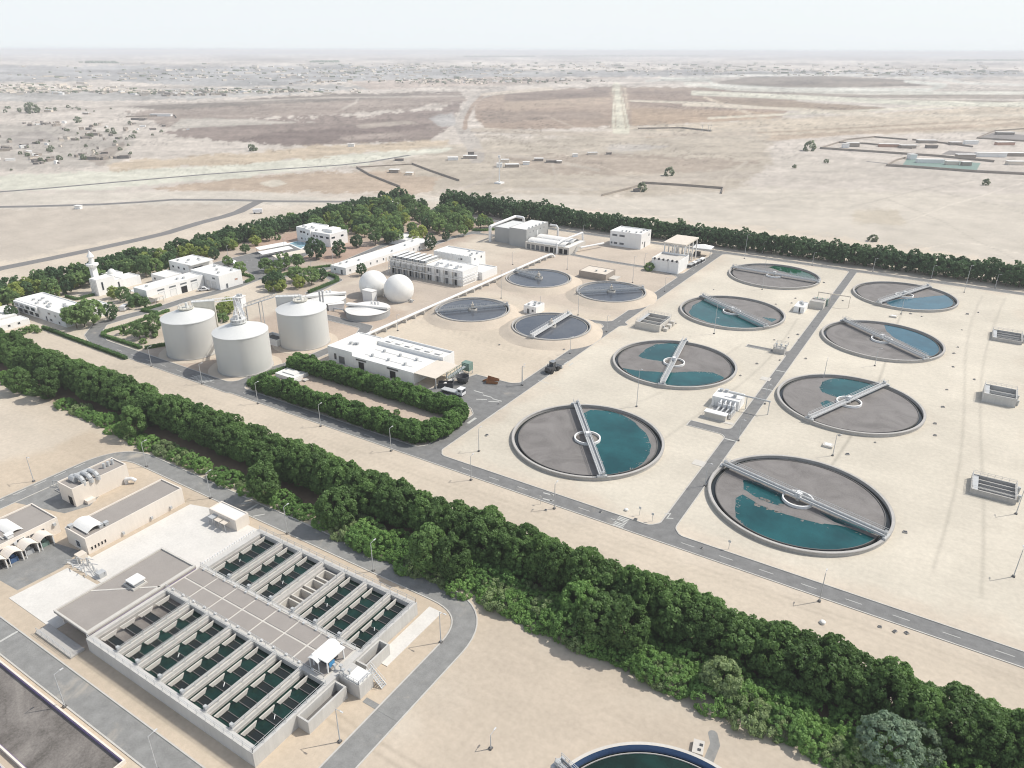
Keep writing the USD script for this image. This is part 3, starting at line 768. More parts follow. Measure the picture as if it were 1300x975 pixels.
def bridge_parts(t, ang, r0, r1, z, width=1.4, gm='galvanized', gh=.55):
    """Scraper bridge along angle ang from r0 to r1 (signed): two deep girders, deck, handrails, end carriages."""
    c, s_ = math.cos(ang), math.sin(ang)
    pt = lambda r, o, h: (r * c - o * s_, r * s_ + o * c, h)
    m = MB()
    for o in (-width / 2, width / 2):
        m.bar(pt(r0, o, z + .45), pt(r1, o, z + .45), .18, gh)
    m.build('girder', gm, t)
    m = MB()
    m.bar(pt(r0, 0, z + .2), pt(r1, 0, z + .2), width - .3, .06)
    n = int(abs(r1 - r0) / 1.6)
    m.build('deck', 'steel', t)
    m = MB()
    for i in range(n + 1):
        r = r0 + (r1 - r0) * i / n
        m.bar(pt(r, -width / 2, z + .1), pt(r, width / 2, z + .1), .1)
        for o in (-width / 2, width / 2):
            m.bar(pt(r, o, z + .8), pt(r, o, z + 1.75), .06)
        # scraper arms down to the water
        if i % 2 == 0:
            m.bar(pt(r, .25, z + .1), pt(r, .25, z - .75), .09)
    for o in (-width / 2, width / 2):
        for q in (1.75, 1.3):
            m.bar(pt(r0, o, z + q), pt(r1, o, z + q), .07)
    m.build('handrail', 'steel', t)
    for r in (r0, r1):
        if abs(r) > 5:
            m = MB()
            m.obox(*pt(r, 0, z + .02), .7, 2.6, .5, ang)
            for o in (-1.15, 1.15):
                m.tube(pt(r - .1, o, z - .1), pt(r + .12, o, z - .1), .28, n=10)
            m.obox(*pt(r * .985, .4, z + .75), .7, .8, .7, ang)
            m.build('end_carriage', 'steel', t)


def clarifier(cx, cy, ends, waters, label, wmat='water_teal', well_scum=.5, R=21.5, mott=None, seed=1):
    t = thing('clarifier_tank', label, 'settling tank', (cx, cy, 0), group=None)
    MB().ring(R - .62, R, -.3, 1.05, n=128).build('wall', 'concrete', t)
    MB().ring(R - .70, R + .12, .86, .98, n=128).build('wall_cap', 'concrete_rim', t)
    MB().lathe([(R - .63, .12), (R - 1.75, .12)], n=96).build('launder_water', 'water_dark', t)
    MB().ring(R - 1.95, R - 1.75, -.1, .62, n=128).build('weir', 'concrete_dark', t)
    rw = R - 1.96
    disc = Point(0, 0).buffer(rw, quad_segs=32)
    well = Point(0, 0).buffer(3.35, quad_segs=16)
    MB().sheet(disc.difference(well), .42).build('water', wmat, t)
    scum = disc.difference(Point(0, 0).buffer(3.75, quad_segs=16))
    waters_ = []
    for k, w in enumerate(waters):
        p = Polygon([(a - cx, b - cy) for a, b in (at(*q, .45) for q in w)]).buffer(0)
        p = wavy(p, .6, seed * 7 + k, .45)
        scum = scum.difference(p)
        waters_.append(p)
    MB().prism(scum.simplify(.06), .421, .445).build('scum', 'scum', t)
    # thin flakes that have broken off the edge of the scum
    rr = random.Random(seed * 17); cells = []
    for p in waters_:
        g = max(getattr(p, 'geoms', [p]), key=lambda a: a.area)
        for _ in range(int(g.exterior.length * 1.5)):
            q = g.exterior.interpolate(rr.random(), normalized=True)
            q = Point(q.x + rr.gauss(0, .6), q.y + rr.gauss(0, .6))
            if g.contains(q):
                cells.append(shapely.affinity.rotate(shapely.affinity.scale(q.buffer(rr.uniform(.06, .24), quad_segs=2), rr.uniform(.8, 2.2), rr.uniform(.4, .9)), rr.uniform(0, 180)))
    if cells:
        fl = unary_union(cells).intersection(disc).difference(scum.buffer(.02)).difference(Point(0, 0).buffer(3.8))
        setdata(MB().prism(fl, .422, .44).build('scum_flakes', 'scum', t), kind='stuff')
    if mott:
        for k, w in enumerate(mott):
            p = Polygon([(a - cx, b - cy) for a, b in (at(*q, .45) for q in w)]).buffer(0)
            p = wavy(p, .9, seed * 5 + k)
            # broken flakes of scum
            cells = []
            x0, y0, x1, y1 = p.bounds
            rr = random.Random(seed * 11 + k)
            for _ in range(int(p.area * 1.1)):
                q = Point(rr.uniform(x0, x1), rr.uniform(y0, y1))
                if p.contains(q):
                    cells.append(shapely.affinity.scale(q.buffer(rr.uniform(.2, .75), quad_segs=2), rr.uniform(.6, 1.6), rr.uniform(.5, 1.1)))
            if cells:
                setdata(MB().prism(unary_union(cells).intersection(disc).difference(scum.buffer(.02)), .422, .44).build('scum_flakes', 'scum_mottled', t), kind='stuff')
    MB().ring(3.35, 3.72, -.2, 1.15, n=48).build('center_well', 'white_paint', t)
    MB().disc(3.34, .5, n=32).build('well_water', 'scum_mottled' if well_scum > .4 else 'water_dark', t)
    MB().tube((0, 0, 0), (0, 0, 1.6), .55, n=16).build('center_column', 'concrete_light', t)
    a, b = np.array(at(*ends[0], 1.6)), np.array(at(*ends[1], 1.6))
    ang = math.atan2(*(b - a)[::-1])
    bridge_parts(t, ang, -(R - .25), R - .25, 1.25)
    m = MB().obox(0, 0, 2.1, 1.3, 1.3, 1.2, ang)
    m.build('drive_unit', 'white_steel', t)
    return t


def cp(ox, oy, s, pts):
    return [(ox + x / s, oy + y / s) for x, y in pts]


import shapely.affinity
Z1 = (640, 500, 5.909); cL = (640, 420, 3.997); cM = (880, 500, 3.997); cK = (975, 320, 3.997); cJ = (850, 280, 3.997)
TC = [(a * .99, b * .99) for a, b in ((-78.2, 165.7), (-77.3, 231.8), (-20.4, 165.5), (-19.3, 230.7), (-18.3, 296.0), (-17.3, 361.9), (-76.5, 297.7), (-75.3, 363.1))]
RT = 21.27
clarifier(*TC[0], [(732, 511), (766, 603)], [cp(*Z1, [(590, 150), (650, 120), (770, 125), (890, 160), (985, 215), (1065, 300), (1098, 380), (1085, 450), (1045, 520), (950, 575), (850, 615), (780, 622), (735, 540), (660, 350), (600, 200)])],
          'front left settling tank, bridge splitting grey scum from teal water', R=RT, seed=1)
clarifier(*TC[1], [(869.4, 431.3), (840.2, 487)], [cp(*cL, [(680, 128), (720, 92), (770, 68), (895, 58), (880, 100), (845, 150), (800, 155), (700, 138)]), cp(*cL, [(585, 185), (640, 195), (720, 205), (850, 212), (960, 205), (1060, 210), (1130, 240), (1110, 268), (1000, 290), (860, 292), (740, 272), (640, 232)])],
          'settling tank behind the front left one, two teal pools under an upright bridge', R=RT, seed=2)
clarifier(*TC[2], [(921, 588), (1126.5, 679)], [cp(*cM, [(255, 435), (330, 450), (470, 520), (455, 570), (350, 540), (250, 485)]), cp(*cM, [(215, 530), (250, 505), (330, 560), (460, 610), (600, 650), (740, 668), (850, 700), (960, 745), (930, 765), (830, 795), (700, 810), (560, 805), (430, 775), (300, 710), (220, 625)]), cp(*cM, [(640, 600), (760, 640), (950, 720), (860, 690), (720, 650)])],
          'largest front right settling tank, teal crescent of water below its bridge and broken scum', R=RT, seed=3,
          mott=[cp(*cM, [(240, 500), (340, 520), (470, 570), (620, 600), (760, 665), (640, 655), (460, 610), (330, 570)])])
clarifier(*TC[3], [(1028.8, 529.7), (1125.1, 486.4)], [cp(*cK, [(262, 690), (280, 655), (330, 642), (420, 642), (530, 662), (590, 680), (480, 735), (420, 725), (350, 735), (275, 712)]), cp(*cK, [(265, 765), (300, 752), (340, 770), (330, 785), (280, 785)])],
          'settling tank behind the largest one, teal pool above its bridge and scum below', R=RT, seed=4)
clarifier(*TC[4], [(1072.6, 405), (1178.9, 453.8)], [cp(*cK, [(590, 370), (650, 368), (740, 385), (830, 425), (885, 470), (890, 500), (860, 528), (815, 525), (640, 435), (605, 405)])],
          'right hand settling tank with blue water on the far side of its bridge', wmat='water_blue', R=RT, seed=5)
clarifier(*TC[5], [(1117.6, 382), (1181.4, 361.3)], [cp(*cK, [(585, 250), (650, 240), (760, 232), (850, 222), (910, 218), (955, 245), (945, 275), (870, 295), (760, 292), (640, 278)])],
          'settling tank at the far right with blue water in its near half', wmat='water_blue', R=RT, seed=6)
clarifier(*TC[6], [(891.3, 375), (973.8, 413.8)], [cp(*cJ, [(95, 465), (120, 430), (180, 395), (290, 445), (400, 490), (500, 535), (400, 548), (290, 540), (180, 510), (110, 485)]), cp(*cJ, [(470, 490), (540, 500), (520, 515)])],
          'settling tank with a long teal strip below a bridge falling to the right', R=RT, seed=7)
clarifier(*TC[7], [(931.3, 337), (1040, 355)], [cp(*cJ, [(500, 236), (540, 228), (610, 232), (690, 250), (755, 278), (740, 300), (650, 282), (560, 255)])],
          'farthest large settling tank, mostly scum with a dark green patch of water', wmat='water_green', R=RT, seed=8)


def sludge_tank(cx, cy, ends, label, half=False, seed=1):
    pale = seed == 2
    """Smaller round tank banked up with sand."""
    t = thing('thickener_tank', label, 'settling tank', (cx, cy, 0))
    n = 96; a = np.arange(n) * 2 * np.pi / n
    rows = []
    for k, (r, z) in enumerate([(20.8, -.1), (20.0, .15), (18.6, .75), (17.0, 1.5), (16.0, 1.9), (15.3, 1.95), (15.3, 1.2)]):
        w = (meshkit.noise(np.column_stack([np.cos(a) * 3, np.sin(a) * 3, 0 * a + k]), seed) - .5) * (1.0 if k < 4 else 0)
        rows.append(np.column_stack([(r + w) * np.cos(a), (r + w) * np.sin(a), np.full(n, z)]))
    f = [(k * n + i, k * n + (i + 1) % n, (k + 1) * n + (i + 1) % n, (k + 1) * n + i) for k in range(6) for i in range(n)]
    MB().add(np.vstack(rows), f).build('sand_bank', 'sand_mound', t, smooth=True)
    MB().ring(15.0, 15.5, 1.2, 2.35, n=96).build('wall', 'concrete', t)
    MB().ring(14.0, 14.2, .8, 2.0, n=96).build('weir', 'concrete', t)
    MB().lathe([(14.99, 1.45), (14.21, 1.45)], n=96).build('launder_water', 'water_dark', t)
    MB().disc(13.99, 1.8, n=96).build('water', 'water_grey', t)
    p, q = np.array(at(*ends[0], 2.4)), np.array(at(*ends[1], 2.4))
    ang = math.atan2(*(q - p)[::-1])
    bridge_parts(t, ang, -15.2, 1.0 if half else 15.2, 2.5, 1.6 if pale else 1.2, 'white_steel' if pale else 'steel', .75 if pale else .4)
    MB().tube((0, 0, 1), (0, 0, 3.0), .5, n=14).build('center_column', 'concrete', t)
    MB().ring(1.7, 1.9, 1.5, 2.6, n=32).build('center_well', 'concrete_light', t)
    m = MB().obox(0, 0, 3.6, 1.1, 1.1, 1.2, ang); m.tube((0, 0, 4.2), (0, 0, 5.2), .25, n=10); m.build('drive_unit', 'canopy_cream', t)


sludge_tank(-166.6, 235.6, [(555, 396), (646.4, 387.6)], 'sand banked round tank nearest the white sludge building, bridge almost level across it', seed=1)
sludge_tank(-129.2, 235.6, [(675, 425.5), (722.5, 397)], 'sand banked round tank nearest the front, white bridge slanting up to the right', seed=2)
sludge_tank(-166.4, 289.8, [(652.5, 343.8), (686, 352.8)], 'sand banked round tank beside the long white pipe, half bridge from its far left rim', half=True, seed=3)
sludge_tank(-128.6, 289.2, [(733.9, 367.6), (816.4, 362.6)], 'sand banked round tank behind the beige concrete box, bridge ending at its right rim', seed=4)

# the round tank cut by the bottom edge
t = thing('blue_tank', 'round blue lined tank cut off by the bottom edge of the picture', 'settling tank', (-16.2, 63.5, 0))
RB = 18.1
MB().ring(RB - .55, RB, -.3, 1.5, n=128).build('wall', 'concrete_light', t)
MB().lathe([(RB - .56, 1.5), (RB - .58, -.1)], n=128).build('blue_lining', 'blue_tile', t)
MB().ring(RB - 1.35, RB - 1.22, .0, .62, n=128).build('weir', 'concrete', t)
MB().lathe([(RB - .59, .05), (RB - 1.21, .05)], n=128).build('launder_water', 'water_dark', t)
MB().disc(RB - 1.36, .45, n=128).build('water', 'water_filter', t)
_e = at(709, 968, 1.9); bridge_parts(t, math.atan2(_e[1] - 63.5, _e[0] + 16.2), -2, RB + .9, 1.7, 1.3, 'car_grey', .5)
MB().tube((0, 0, 0), (0, 0, 2.2), .6, n=16).build('center_column', 'concrete_light', t)

# sludge lagoon with mauve walls at the lower left corner
t = thing('sludge_lagoon', 'shallow sludge lagoon with mauve edged walls in the lower left corner', 'lagoon')
lag = rect(-150, -91.6, 25.6, 34.2)
MB().prism(lag.buffer(.28, join_style='mitre').difference(lag), -.2, .75).build('wall', 'cream_paint', t)
MB().prism(lag.buffer(-.004, join_style='mitre').difference(lag.buffer(-.12, join_style='mitre')), -.2, .62).build('wall_lining', 'mauve_wall', t)
MB().sheet(lag.buffer(-.13, join_style='mitre'), .06).build('sludge', 'scum_mottled', t)
t = thing('sludge_channel', 'narrow mauve walled channel with railings below the sludge lagoon', 'channel')
ch = rect(-150, -101, 18.5, 23.4)
MB().prism(ch.buffer(.3, join_style='mitre').difference(ch), -.2, .8).build('wall', 'mauve_wall', t)
MB().sheet(ch.buffer(-.01), .05).build('water', 'water_dark', t)
railing(MB(), [(-118, 23.6), (-101, 23.6), (-101, 19)], .8, 1.1, 1.6).build('handrail', 'white_steel', t)
# ------------------------------------------------------------------ trees, hedges, bushes
def leaf_cards(cent, normal, size, rg, per):
    """Small leaf quads round clump centres: cent (n,3), normal (n,3), per quads each jittered."""
    n = len(cent)
    a = rg.normal(size=(n, 3)); nn = normal + .55 * rg.normal(size=(n, 3)); nn /= np.linalg.norm(nn, axis=1, keepdims=True)
    u = np.cross(nn, a); u /= np.linalg.norm(u, axis=1, keepdims=True); w = np.cross(nn, u)
    s = size * (0.65 + .7 * rg.random((n, 1)))
    v = np.stack([cent - u * s - w * s * .6, cent + u * s * .2 - w * s, cent + u * s + w * s * .5, cent - u * s * .3 + w * s], 1).reshape(-1, 3)
    i = np.arange(n)[:, None] * 4
    return v, np.hstack([i, i + 1, i + 2, i + 3])


def crown_mesh(seed, puffs, per, size, shape):
    """shape(rg) -> (puff centre, puff radius, outward direction)."""
    rg = np.random.default_rng(seed)
    C, N = [], []
    for _ in range(puffs):
        c, r, out = shape(rg)
        d = rg.normal(size=(per, 3)); d[:, 2] += .25; d += out * .55
        d /= np.linalg.norm(d, axis=1, keepdims=True)
        C.append(c + d * r * (0.72 + .3 * rg.random((per, 1)))); N.append(d)
    C, N = np.vstack(C), np.vstack(N)
    k = C[:, 2] > .12
    return leaf_cards(C[k], N[k], size, rg, per)


def dome_shape(rx, ry, z0, z1, pr, flat=1.0, core=.0, lump=0.0, seed=0):
    """Puffs over an ellipsoid-like crown that is full to low down, broadest a little below the middle."""
    off = np.random.default_rng(seed + 999).normal(size=(5, 3))
    off /= np.linalg.norm(off, axis=1, keepdims=True)
    def f(rg):
        d = rg.normal(size=3); d[2] = abs(d[2]) * 1.15 - .55 if rg.random() < .8 else d[2]
        d /= np.linalg.norm(d)
        bulge = 1 + lump * np.max(off @ d)
        q = 1.0 - core * rg.random()
        h = z1 - z0
        zc = z0 + .45 * h
        z = zc + d[2] * (.55 * h if d[2] > 0 else .45 * h) * flat * q * (bulge if d[2] > 0 else 1)
        wv = (1 - max(0, -d[2]) * .25)
        p = np.array([d[0] * rx * q * bulge * wv, d[1] * ry * q * bulge * wv, z])
        r = pr * (.7 + .6 * rg.random())
        return p, r, d
    return f


def trunk_mesh(h, r, seed, spread=1.2, top=.6):
    rg = np.random.default_rng(seed)
    m = MB()
    fork = h * .38
    m.tube((0, 0, -.2), (0, 0, fork), r * 1.15, r * .8, n=7)
    for k in range(4):
        a = k * 1.6 + rg.random() * .7
        e = (spread * math.cos(a), spread * math.sin(a), h * (.66 + .2 * rg.random()))
        m.tube((0, 0, fork * .95), e, r * .6, r * .25, n=5)
        e2 = (e[0] * 1.5 + rg.normal() * .3, e[1] * 1.5 + rg.normal() * .3, e[2] + h * .1)
        m.tube(e, e2, r * .25, r * .1, n=4)
    return m


class Plants:
    """One kind of plant: a few built variants, and references to them."""
    def __init__(s, name, cat, leaf, variants):
        s.name, s.cat, s.leaf, s.variants, s.first = name, cat, leaf, variants, {}

    def put(s, x, y, label, group, sc=1.0, zsc=None, rz=None, var=None, z=0.0):
        var = rng.randrange(len(s.variants)) if var is None else var % len(s.variants)
        rz = rng.uniform(0, 6.28) if rz is None else rz
        scl = (sc, sc, zsc or sc)
        if var not in s.first:
            crown, trunk = s.variants[var]
            t = thing(s.name, label, s.cat, (x, y, z), rz, group, scl)
            if trunk is not None:
                trunk.build('trunk', 'bark', t)
            v, f = crown
            m = usdkit.mesh(stage, unique(str(t.GetPath()), 'crown' if trunk is not None else 'foliage'), (v, f), L(s.leaf))
            s.first[var] = t
            return t
        return copy_of(s.first[var], label, (x, y, z), rz, scl, group)


belt_tree = Plants('belt_tree', 'tree', 'leaf_belt', [(crown_mesh(100 + k, 135, 64, .195, dome_shape(3.1 + .2 * (k % 3), 3.1, .5, 8.6 + .35 * (k % 4), .78, lump=.22, core=.12, seed=k)), trunk_mesh(7.5, .26, k, 1.4)) for k in range(7)])
hedge_tree = Plants('hedge_tree', 'tree', 'leaf_hedge', [(crown_mesh(200 + k, 85, 42, .20, dome_shape(2.0, 1.9, .1, 5.0 + .3 * k, .62, lump=.15, core=.1, seed=20 + k)), trunk_mesh(4.5, .16, 20 + k, .9)) for k in range(5)])
far_tree = Plants('shelter_tree', 'tree', 'leaf_far', [(crown_mesh(300 + k, 70, 26, .36, dome_shape(3.3, 3.2, .4, 9.0 + .5 * k, .9, lump=.2, core=.1, seed=40 + k)), trunk_mesh(8, .25, 40 + k, 1.3)) for k in range(5)])
mid_tree = Plants('garden_tree', 'tree', 'leaf_mid', [(crown_mesh(400 + k, 60, 30, .27, dome_shape(2.6, 2.6, 1.2, 6.2 + .5 * k, .72, lump=.35, core=.25, seed=60 + k)), trunk_mesh(5.4, .18, 60 + k, 1.2)) for k in range(5)])
dark_tree = Plants('dark_garden_tree', 'tree', 'leaf_far', [(crown_mesh(450 + k, 90, 34, .30, dome_shape(3.5, 3.5, .8, 9.0 + k, .85, lump=.3, core=.15, seed=70 + k)), trunk_mesh(8, .28, 70 + k, 1.4)) for k in range(3)])
yellow_tree = Plants('yellow_green_tree', 'tree', 'leaf_yellow', [(crown_mesh(500 + k, 50, 28, .26, dome_shape(2.2, 2.2, .6, 4.8 + .5 * k, .65, lump=.3, core=.25, seed=80 + k)), trunk_mesh(4.2, .15, 80 + k, 1.0)) for k in range(3)])
solo_tree = Plants('round_tree', 'tree', 'leaf_belt', [(crown_mesh(600 + k, 130, 70, .195, dome_shape(3.2, 3.2, .3, 8.4 + .5 * k, .8, lump=.25, core=.1, seed=90 + k)), trunk_mesh(7, .26, 90 + k, 1.4)) for k in range(4)])
silver_tree = Plants('silver_tree', 'tree', 'leaf_silver', [(crown_mesh(700 + k, 140, 60, .15, dome_shape(3.1, 3.1, .1, 6.8 + .5 * k, .62, lump=.3, core=.1, seed=110 + k)), trunk_mesh(5.5, .2, 110 + k, 1.2)) for k in range(2)])
bush = Plants('low_bush', 'bush', 'leaf_bush', [(crown_mesh(800 + k, 150, 48, .12, dome_shape(2.8, 2.5, -1.2, 1.7 + .35 * k, .42, lump=.25, core=.12, seed=120 + k)), None) for k in range(6)])
olive_bush = Plants('olive_bush', 'bush', 'leaf_olive', [(crown_mesh(850 + k, 75, 75, .125, dome_shape(2.6, 2.4, -.8, 1.8 + .3 * k, .55, lump=.4, core=.2, seed=140 + k)), None) for k in range(3)])
shrub = Plants('shrub', 'shrub', 'leaf_mid', [(crown_mesh(900 + k, 22, 24, .2, dome_shape(.95, .95, -.3, 1.5 + .2 * k, .4, lump=.3, core=.2, seed=150 + k)), None) for k in range(3)])
scrub = Plants('desert_shrub', 'shrub', 'leaf_scrub', [(crown_mesh(950 + k, 22, 14, .55, dome_shape(2.4, 2.4, -.6, 3.6 + .6 * k, .9, lump=.4, core=.2, seed=160 + k)), None) for k in range(3)])

# near shelter belt: two staggered rows along the main road side
LB = 'dense dark green tree packed in the shelter belt along the main road'
for row, (yy, off) in enumerate([(104.7, 0.0), (107.3, 2.1)]):
    u = -330.0
    while u < 34:
        u += rng.uniform(3.9, 5.3)
        belt_tree.put(u + off, yy + rng.uniform(-.8, .8) + (0 if row else .2), LB, 'trees of the near shelter belt', rng.uniform(.90, 1.10), zsc=rng.uniform(.88, 1.10))
# trees standing out in front of it
for px_, py_, lab, sc in [(62, 506, 'round tree at the sand edge, right of the one at the picture edge', .92), (28, 498, 'round tree at the left picture edge in front of the belt', .9), (172, 555, 'round tree standing clear on the sand at the left end of the bushes', .86),
                          (338, 633, 'round tree beside the striped road mark of the service road', .98), (430, 668, 'broad round tree between road and belt behind the concrete filter', 1.05), (444, 660, 'smaller tree leaning on the broad round tree behind the filter', .8),
                          (548, 724, 'round tree at the outer bend of the service road', 1.0), (575, 732, 'second tree at the outer bend, right of the first', .95), (760, 812, 'left one of the two round trees over the tree shadow on the sand', 1.0), (794, 822, 'right one of the two round trees over the tree shadow on the sand', 1.0),
                          (775, 800, 'tree behind the two round trees above the shadow on the sand', .9)]:
    x, y = at(px_, py_)
    solo_tree.put(x, y, lab, None, sc)
x, y = at(734, 782); yt = Plants('pale_green_tree', 'tree', 'leaf_bush', [(crown_mesh(660, 110, 60, .2, dome_shape(2.7, 2.7, .6, 7.8, .8, lump=.3, core=.1, seed=96)), trunk_mesh(6.5, .2, 96, 1.2))])
yt.put(x, y, 'pale light green round tree in front of the belt, left of the two round trees', None, .95)
x, y = at(916, 878); Plants('pale_green_tree', 'tree', 'leaf_olive', [(crown_mesh(661, 90, 60, .2, dome_shape(2.2, 2.6, .2, 5.6, .75, lump=.4, core=.1, seed=97)), trunk_mesh(4.8, .2, 97, 1.0))]).put(x, y, 'drooping olive green tree in the bushes above the blue tank', None, 1.0)
x, y = at(1122, 968); silver_tree.put(x, y, 'silvery grey green tree in front of the belt at the lower right', None, 1.12, var=0)
x, y = at(1158, 966); silver_tree.put(x, y, 'smaller grey green tree right beside the silvery one', None, .85, var=1)
# bushes along its foot
GB = 'bushes along the foot of the near shelter belt'
for u in np.arange(-262, 26, 2.9):
    edge = 96.2 if u < -200 else (94.9 if u < -120 else (94.5 if u < -100 else (93.4 if u < -60 else 92.9)))
    inner = 97.3 if u < -112 else (98.5 if u < -80 else 101.5)
    v_ = edge + 1.6
    if -238 < u < -226:
        continue
    while v_ < inner + .8:
        if rng.random() < (.95 if u > -110 else .93):
            sc = rng.uniform(.72, 1.12) * (.9 if u < -115 else 1.05)
            kind, lab, g = (olive_bush, 'low olive green bush among the greener ones along the foot of the near belt', 'olive bushes along the near belt') if rng.random() < .2 else (bush, 'low light green bush along the foot of the near shelter belt', GB)
            kind.put(u + rng.uniform(-.8, .8), v_ + rng.uniform(-.5, .5), lab, g, sc, zsc=sc * rng.uniform(.75, 1.15))
        v_ += 3.0
# tall hedge trees round the sand strip next to the silos
HL = 'tall dense hedge tree in the ring of hedge round the sand strip'
GH = 'hedge trees round the sand strip'
pts = []
for u in np.arange(-181.5, -118, 2.35):
    pts.append((u, 138.2)); 
for u in np.arange(-186.0, -119, 2.35):
    pts.append((u, 156.6))
for a in np.linspace(-math.pi / 2, math.pi / 2, 12):
    pts.append((-119.5 + 6.2 * math.cos(a), 147.6 + 9.2 * math.sin(a)))
for u, v_ in pts:
    for dv in (-1.1, 1.1):
        hedge_tree.put(u + rng.uniform(-.4, .4), v_ + dv + rng.uniform(-.3, .3), HL, GH, rng.uniform(.82, 1.0), zsc=rng.uniform(.78, .95) if u > -172 else rng.uniform(.7, .85))


def clipped_hedge(pts, w, h, label, seed):
    """A long clipped hedge as one plant mass."""
    t = thing('clipped_hedge', label, 'hedge')
    rg = np.random.default_rng(seed); C, N = [], []
    inner = MB()
    for a, b in zip(pts[:-1], pts[1:]):
        a, b = np.array(a, float), np.array(b, float); l = np.linalg.norm(b - a)
        d = (b - a) / l; o = np.array([-d[1], d[0]])
        n = int(l * (w + 2 * h) * 12)
        s = rg.random(n) * l; q = rg.random(n) * (w + 2 * h) - h
        side = np.where(q < 0, -1, np.where(q > w, 1, 0))
        off = np.where(side < 0, -w / 2, np.where(side > 0, w / 2, q - w / 2)); z = np.where(side < 0, q + h, np.where(side > 0, w + h - q, h))
        p = a + np.outer(s, d) + np.outer(off, o)
        C.append(np.column_stack([p, z]) + rg.normal(scale=.09, size=(n, 3)))
        N.append(np.column_stack([o[0] * side, o[1] * side, (side == 0) + .3]))
        inner.obox(*(a + b) / 2, h * .45, l, w * .8, h * .88, math.atan2(d[1], d[0]))
    inner.build('inner_growth', 'leaf_far', t)
    usdkit.mesh(stage, unique(str(t.GetPath()), 'foliage'), leaf_cards(np.vstack(C), np.vstack(N), .17, rg, 1), L('leaf_hedge'))


clipped_hedge([(-299, 131.2 - .5), (-242, 129.6)], 1.3, 1.2, 'long straight clipped hedge along the sand in front of the office block', 1)
clipped_hedge([(-246.8, 138.4), (-271.5, 138.4), (-274, 141), (-273.5, 150), (-276, 170)], 1.3, 1.1, 'clipped hedge round the front and left of the small sand garden left of the silos', 2)
clipped_hedge([(-245.5, 139.0), (-241.5, 146.5)], 1.3, 1.1, 'short clipped hedge at the right end of the small sand garden', 3)
clipped_hedge([(-182, 137.6), (-188.0, 138.2), (-189.4, 140.5), (-188.8, 147), (-186.5, 157.5)], 1.4, 1.3, 'clipped hedge joining the two tall hedges on the silo side', 4)
clipped_hedge(P_((400, 344), (428, 353), (429, 357), (392, 372)), 1.4, 1.2, 'clipped hedge bent round the garden corner behind the rear silo', 5)
clipped_hedge(P_((352, 352), (380, 344), (421, 338)), 1.2, 1.1, 'clipped hedge along the road left of the long row building', 6)
clipped_hedge(P_((308, 349), (320, 352), (322, 355), (312, 359)), 1.2, 1.1, 'curved clipped hedge at the parking lot entrance', 7)
clipped_hedge(P_((200, 398), (180, 395), (205, 388)), 1.3, 1.0, 'clipped hedge in front of the bushes below the workshop', 8)
clipped_hedge(P_((84, 377), (98, 381), (112, 377), (120, 375)), 1.2, 1.0, 'clipped hedge between the office block and the mosque', 9)
clipped_hedge(P_((600, 293), (613, 293.4), (628, 292)), 1.5, 1.2, 'dark clipped hedge behind the grey gabled halls', 10)

# far shelter belts
LF = 'tall dark tree in the shelter belt at the far side of the plant'
for row, (yy, step) in enumerate([(404.2, 4.6), (409.5, 5.2)]):
    u = -312.0
    while u < 78:
        u += rng.uniform(step - .8, step + .8)
        far_tree.put(u, yy + rng.uniform(-1, 1), LF, 'trees of the far shelter belt', rng.uniform(.88, 1.05) * (1.12 if u < -215 else 1.0), zsc=rng.uniform(.86, 1.02) * (1.12 if u < -215 else .95))
LW = 'tree in the shelter belt beside the desert road on the left'
for row, (xx, step) in enumerate([(-352.5, 4.7), (-347.0, 5.2)]):
    v_ = 118.0
    while v_ < 408:
        v_ += rng.uniform(step - .8, step + .8)
        if row and rng.random() < .3:
            yellow_tree.put(xx + rng.uniform(0, 4), v_, 'yellow green tree on the inner side of the left shelter belt', 'yellow trees of the left belt', rng.uniform(1.0, 1.4))
        elif rng.random() < .93:
            far_tree.put(xx + rng.uniform(-1, 1), v_, LW, 'trees of the left shelter belt', rng.uniform(.68, .9))
for k in range(26):
    v_ = rng.uniform(130, 300)
    (yellow_tree if rng.random() < .5 else mid_tree).put(rng.uniform(-343, -334), v_, 'smaller garden tree on the inner side of the left shelter belt', 'garden trees beside the left belt', rng.uniform(.8, 1.2))
# park between the villa and the far belt
for k in range(135):
    x, y = rng.uniform(-344, -258), rng.uniform(303, 401)
    px_, py_, _ = to_px((x, y, 0))
    if y < 303 + (x + 344) * .05 or (x > -275 and y > 372 and rng.random() < .6) or (-318 < x < -300 and 384 < y < 398):
        continue
    r = rng.random()
    if r < .5:
        mid_tree.put(x, y, 'mid green tree in the park behind the villa', 'mid green park trees', rng.uniform(.85, 1.3))
    elif r < .78:
        yellow_tree.put(x, y, 'yellow green tree in the park behind the villa', 'yellow green park trees', rng.uniform(.9, 1.35))
    elif r < .88:
        dark_tree.put(x, y, 'dark green tree in the park behind the villa', 'dark park trees', rng.uniform(.6, .85))
    else:
        shrub.put(x, y, 'small shrub between the park trees', 'park shrubs', rng.uniform(.9, 1.6))
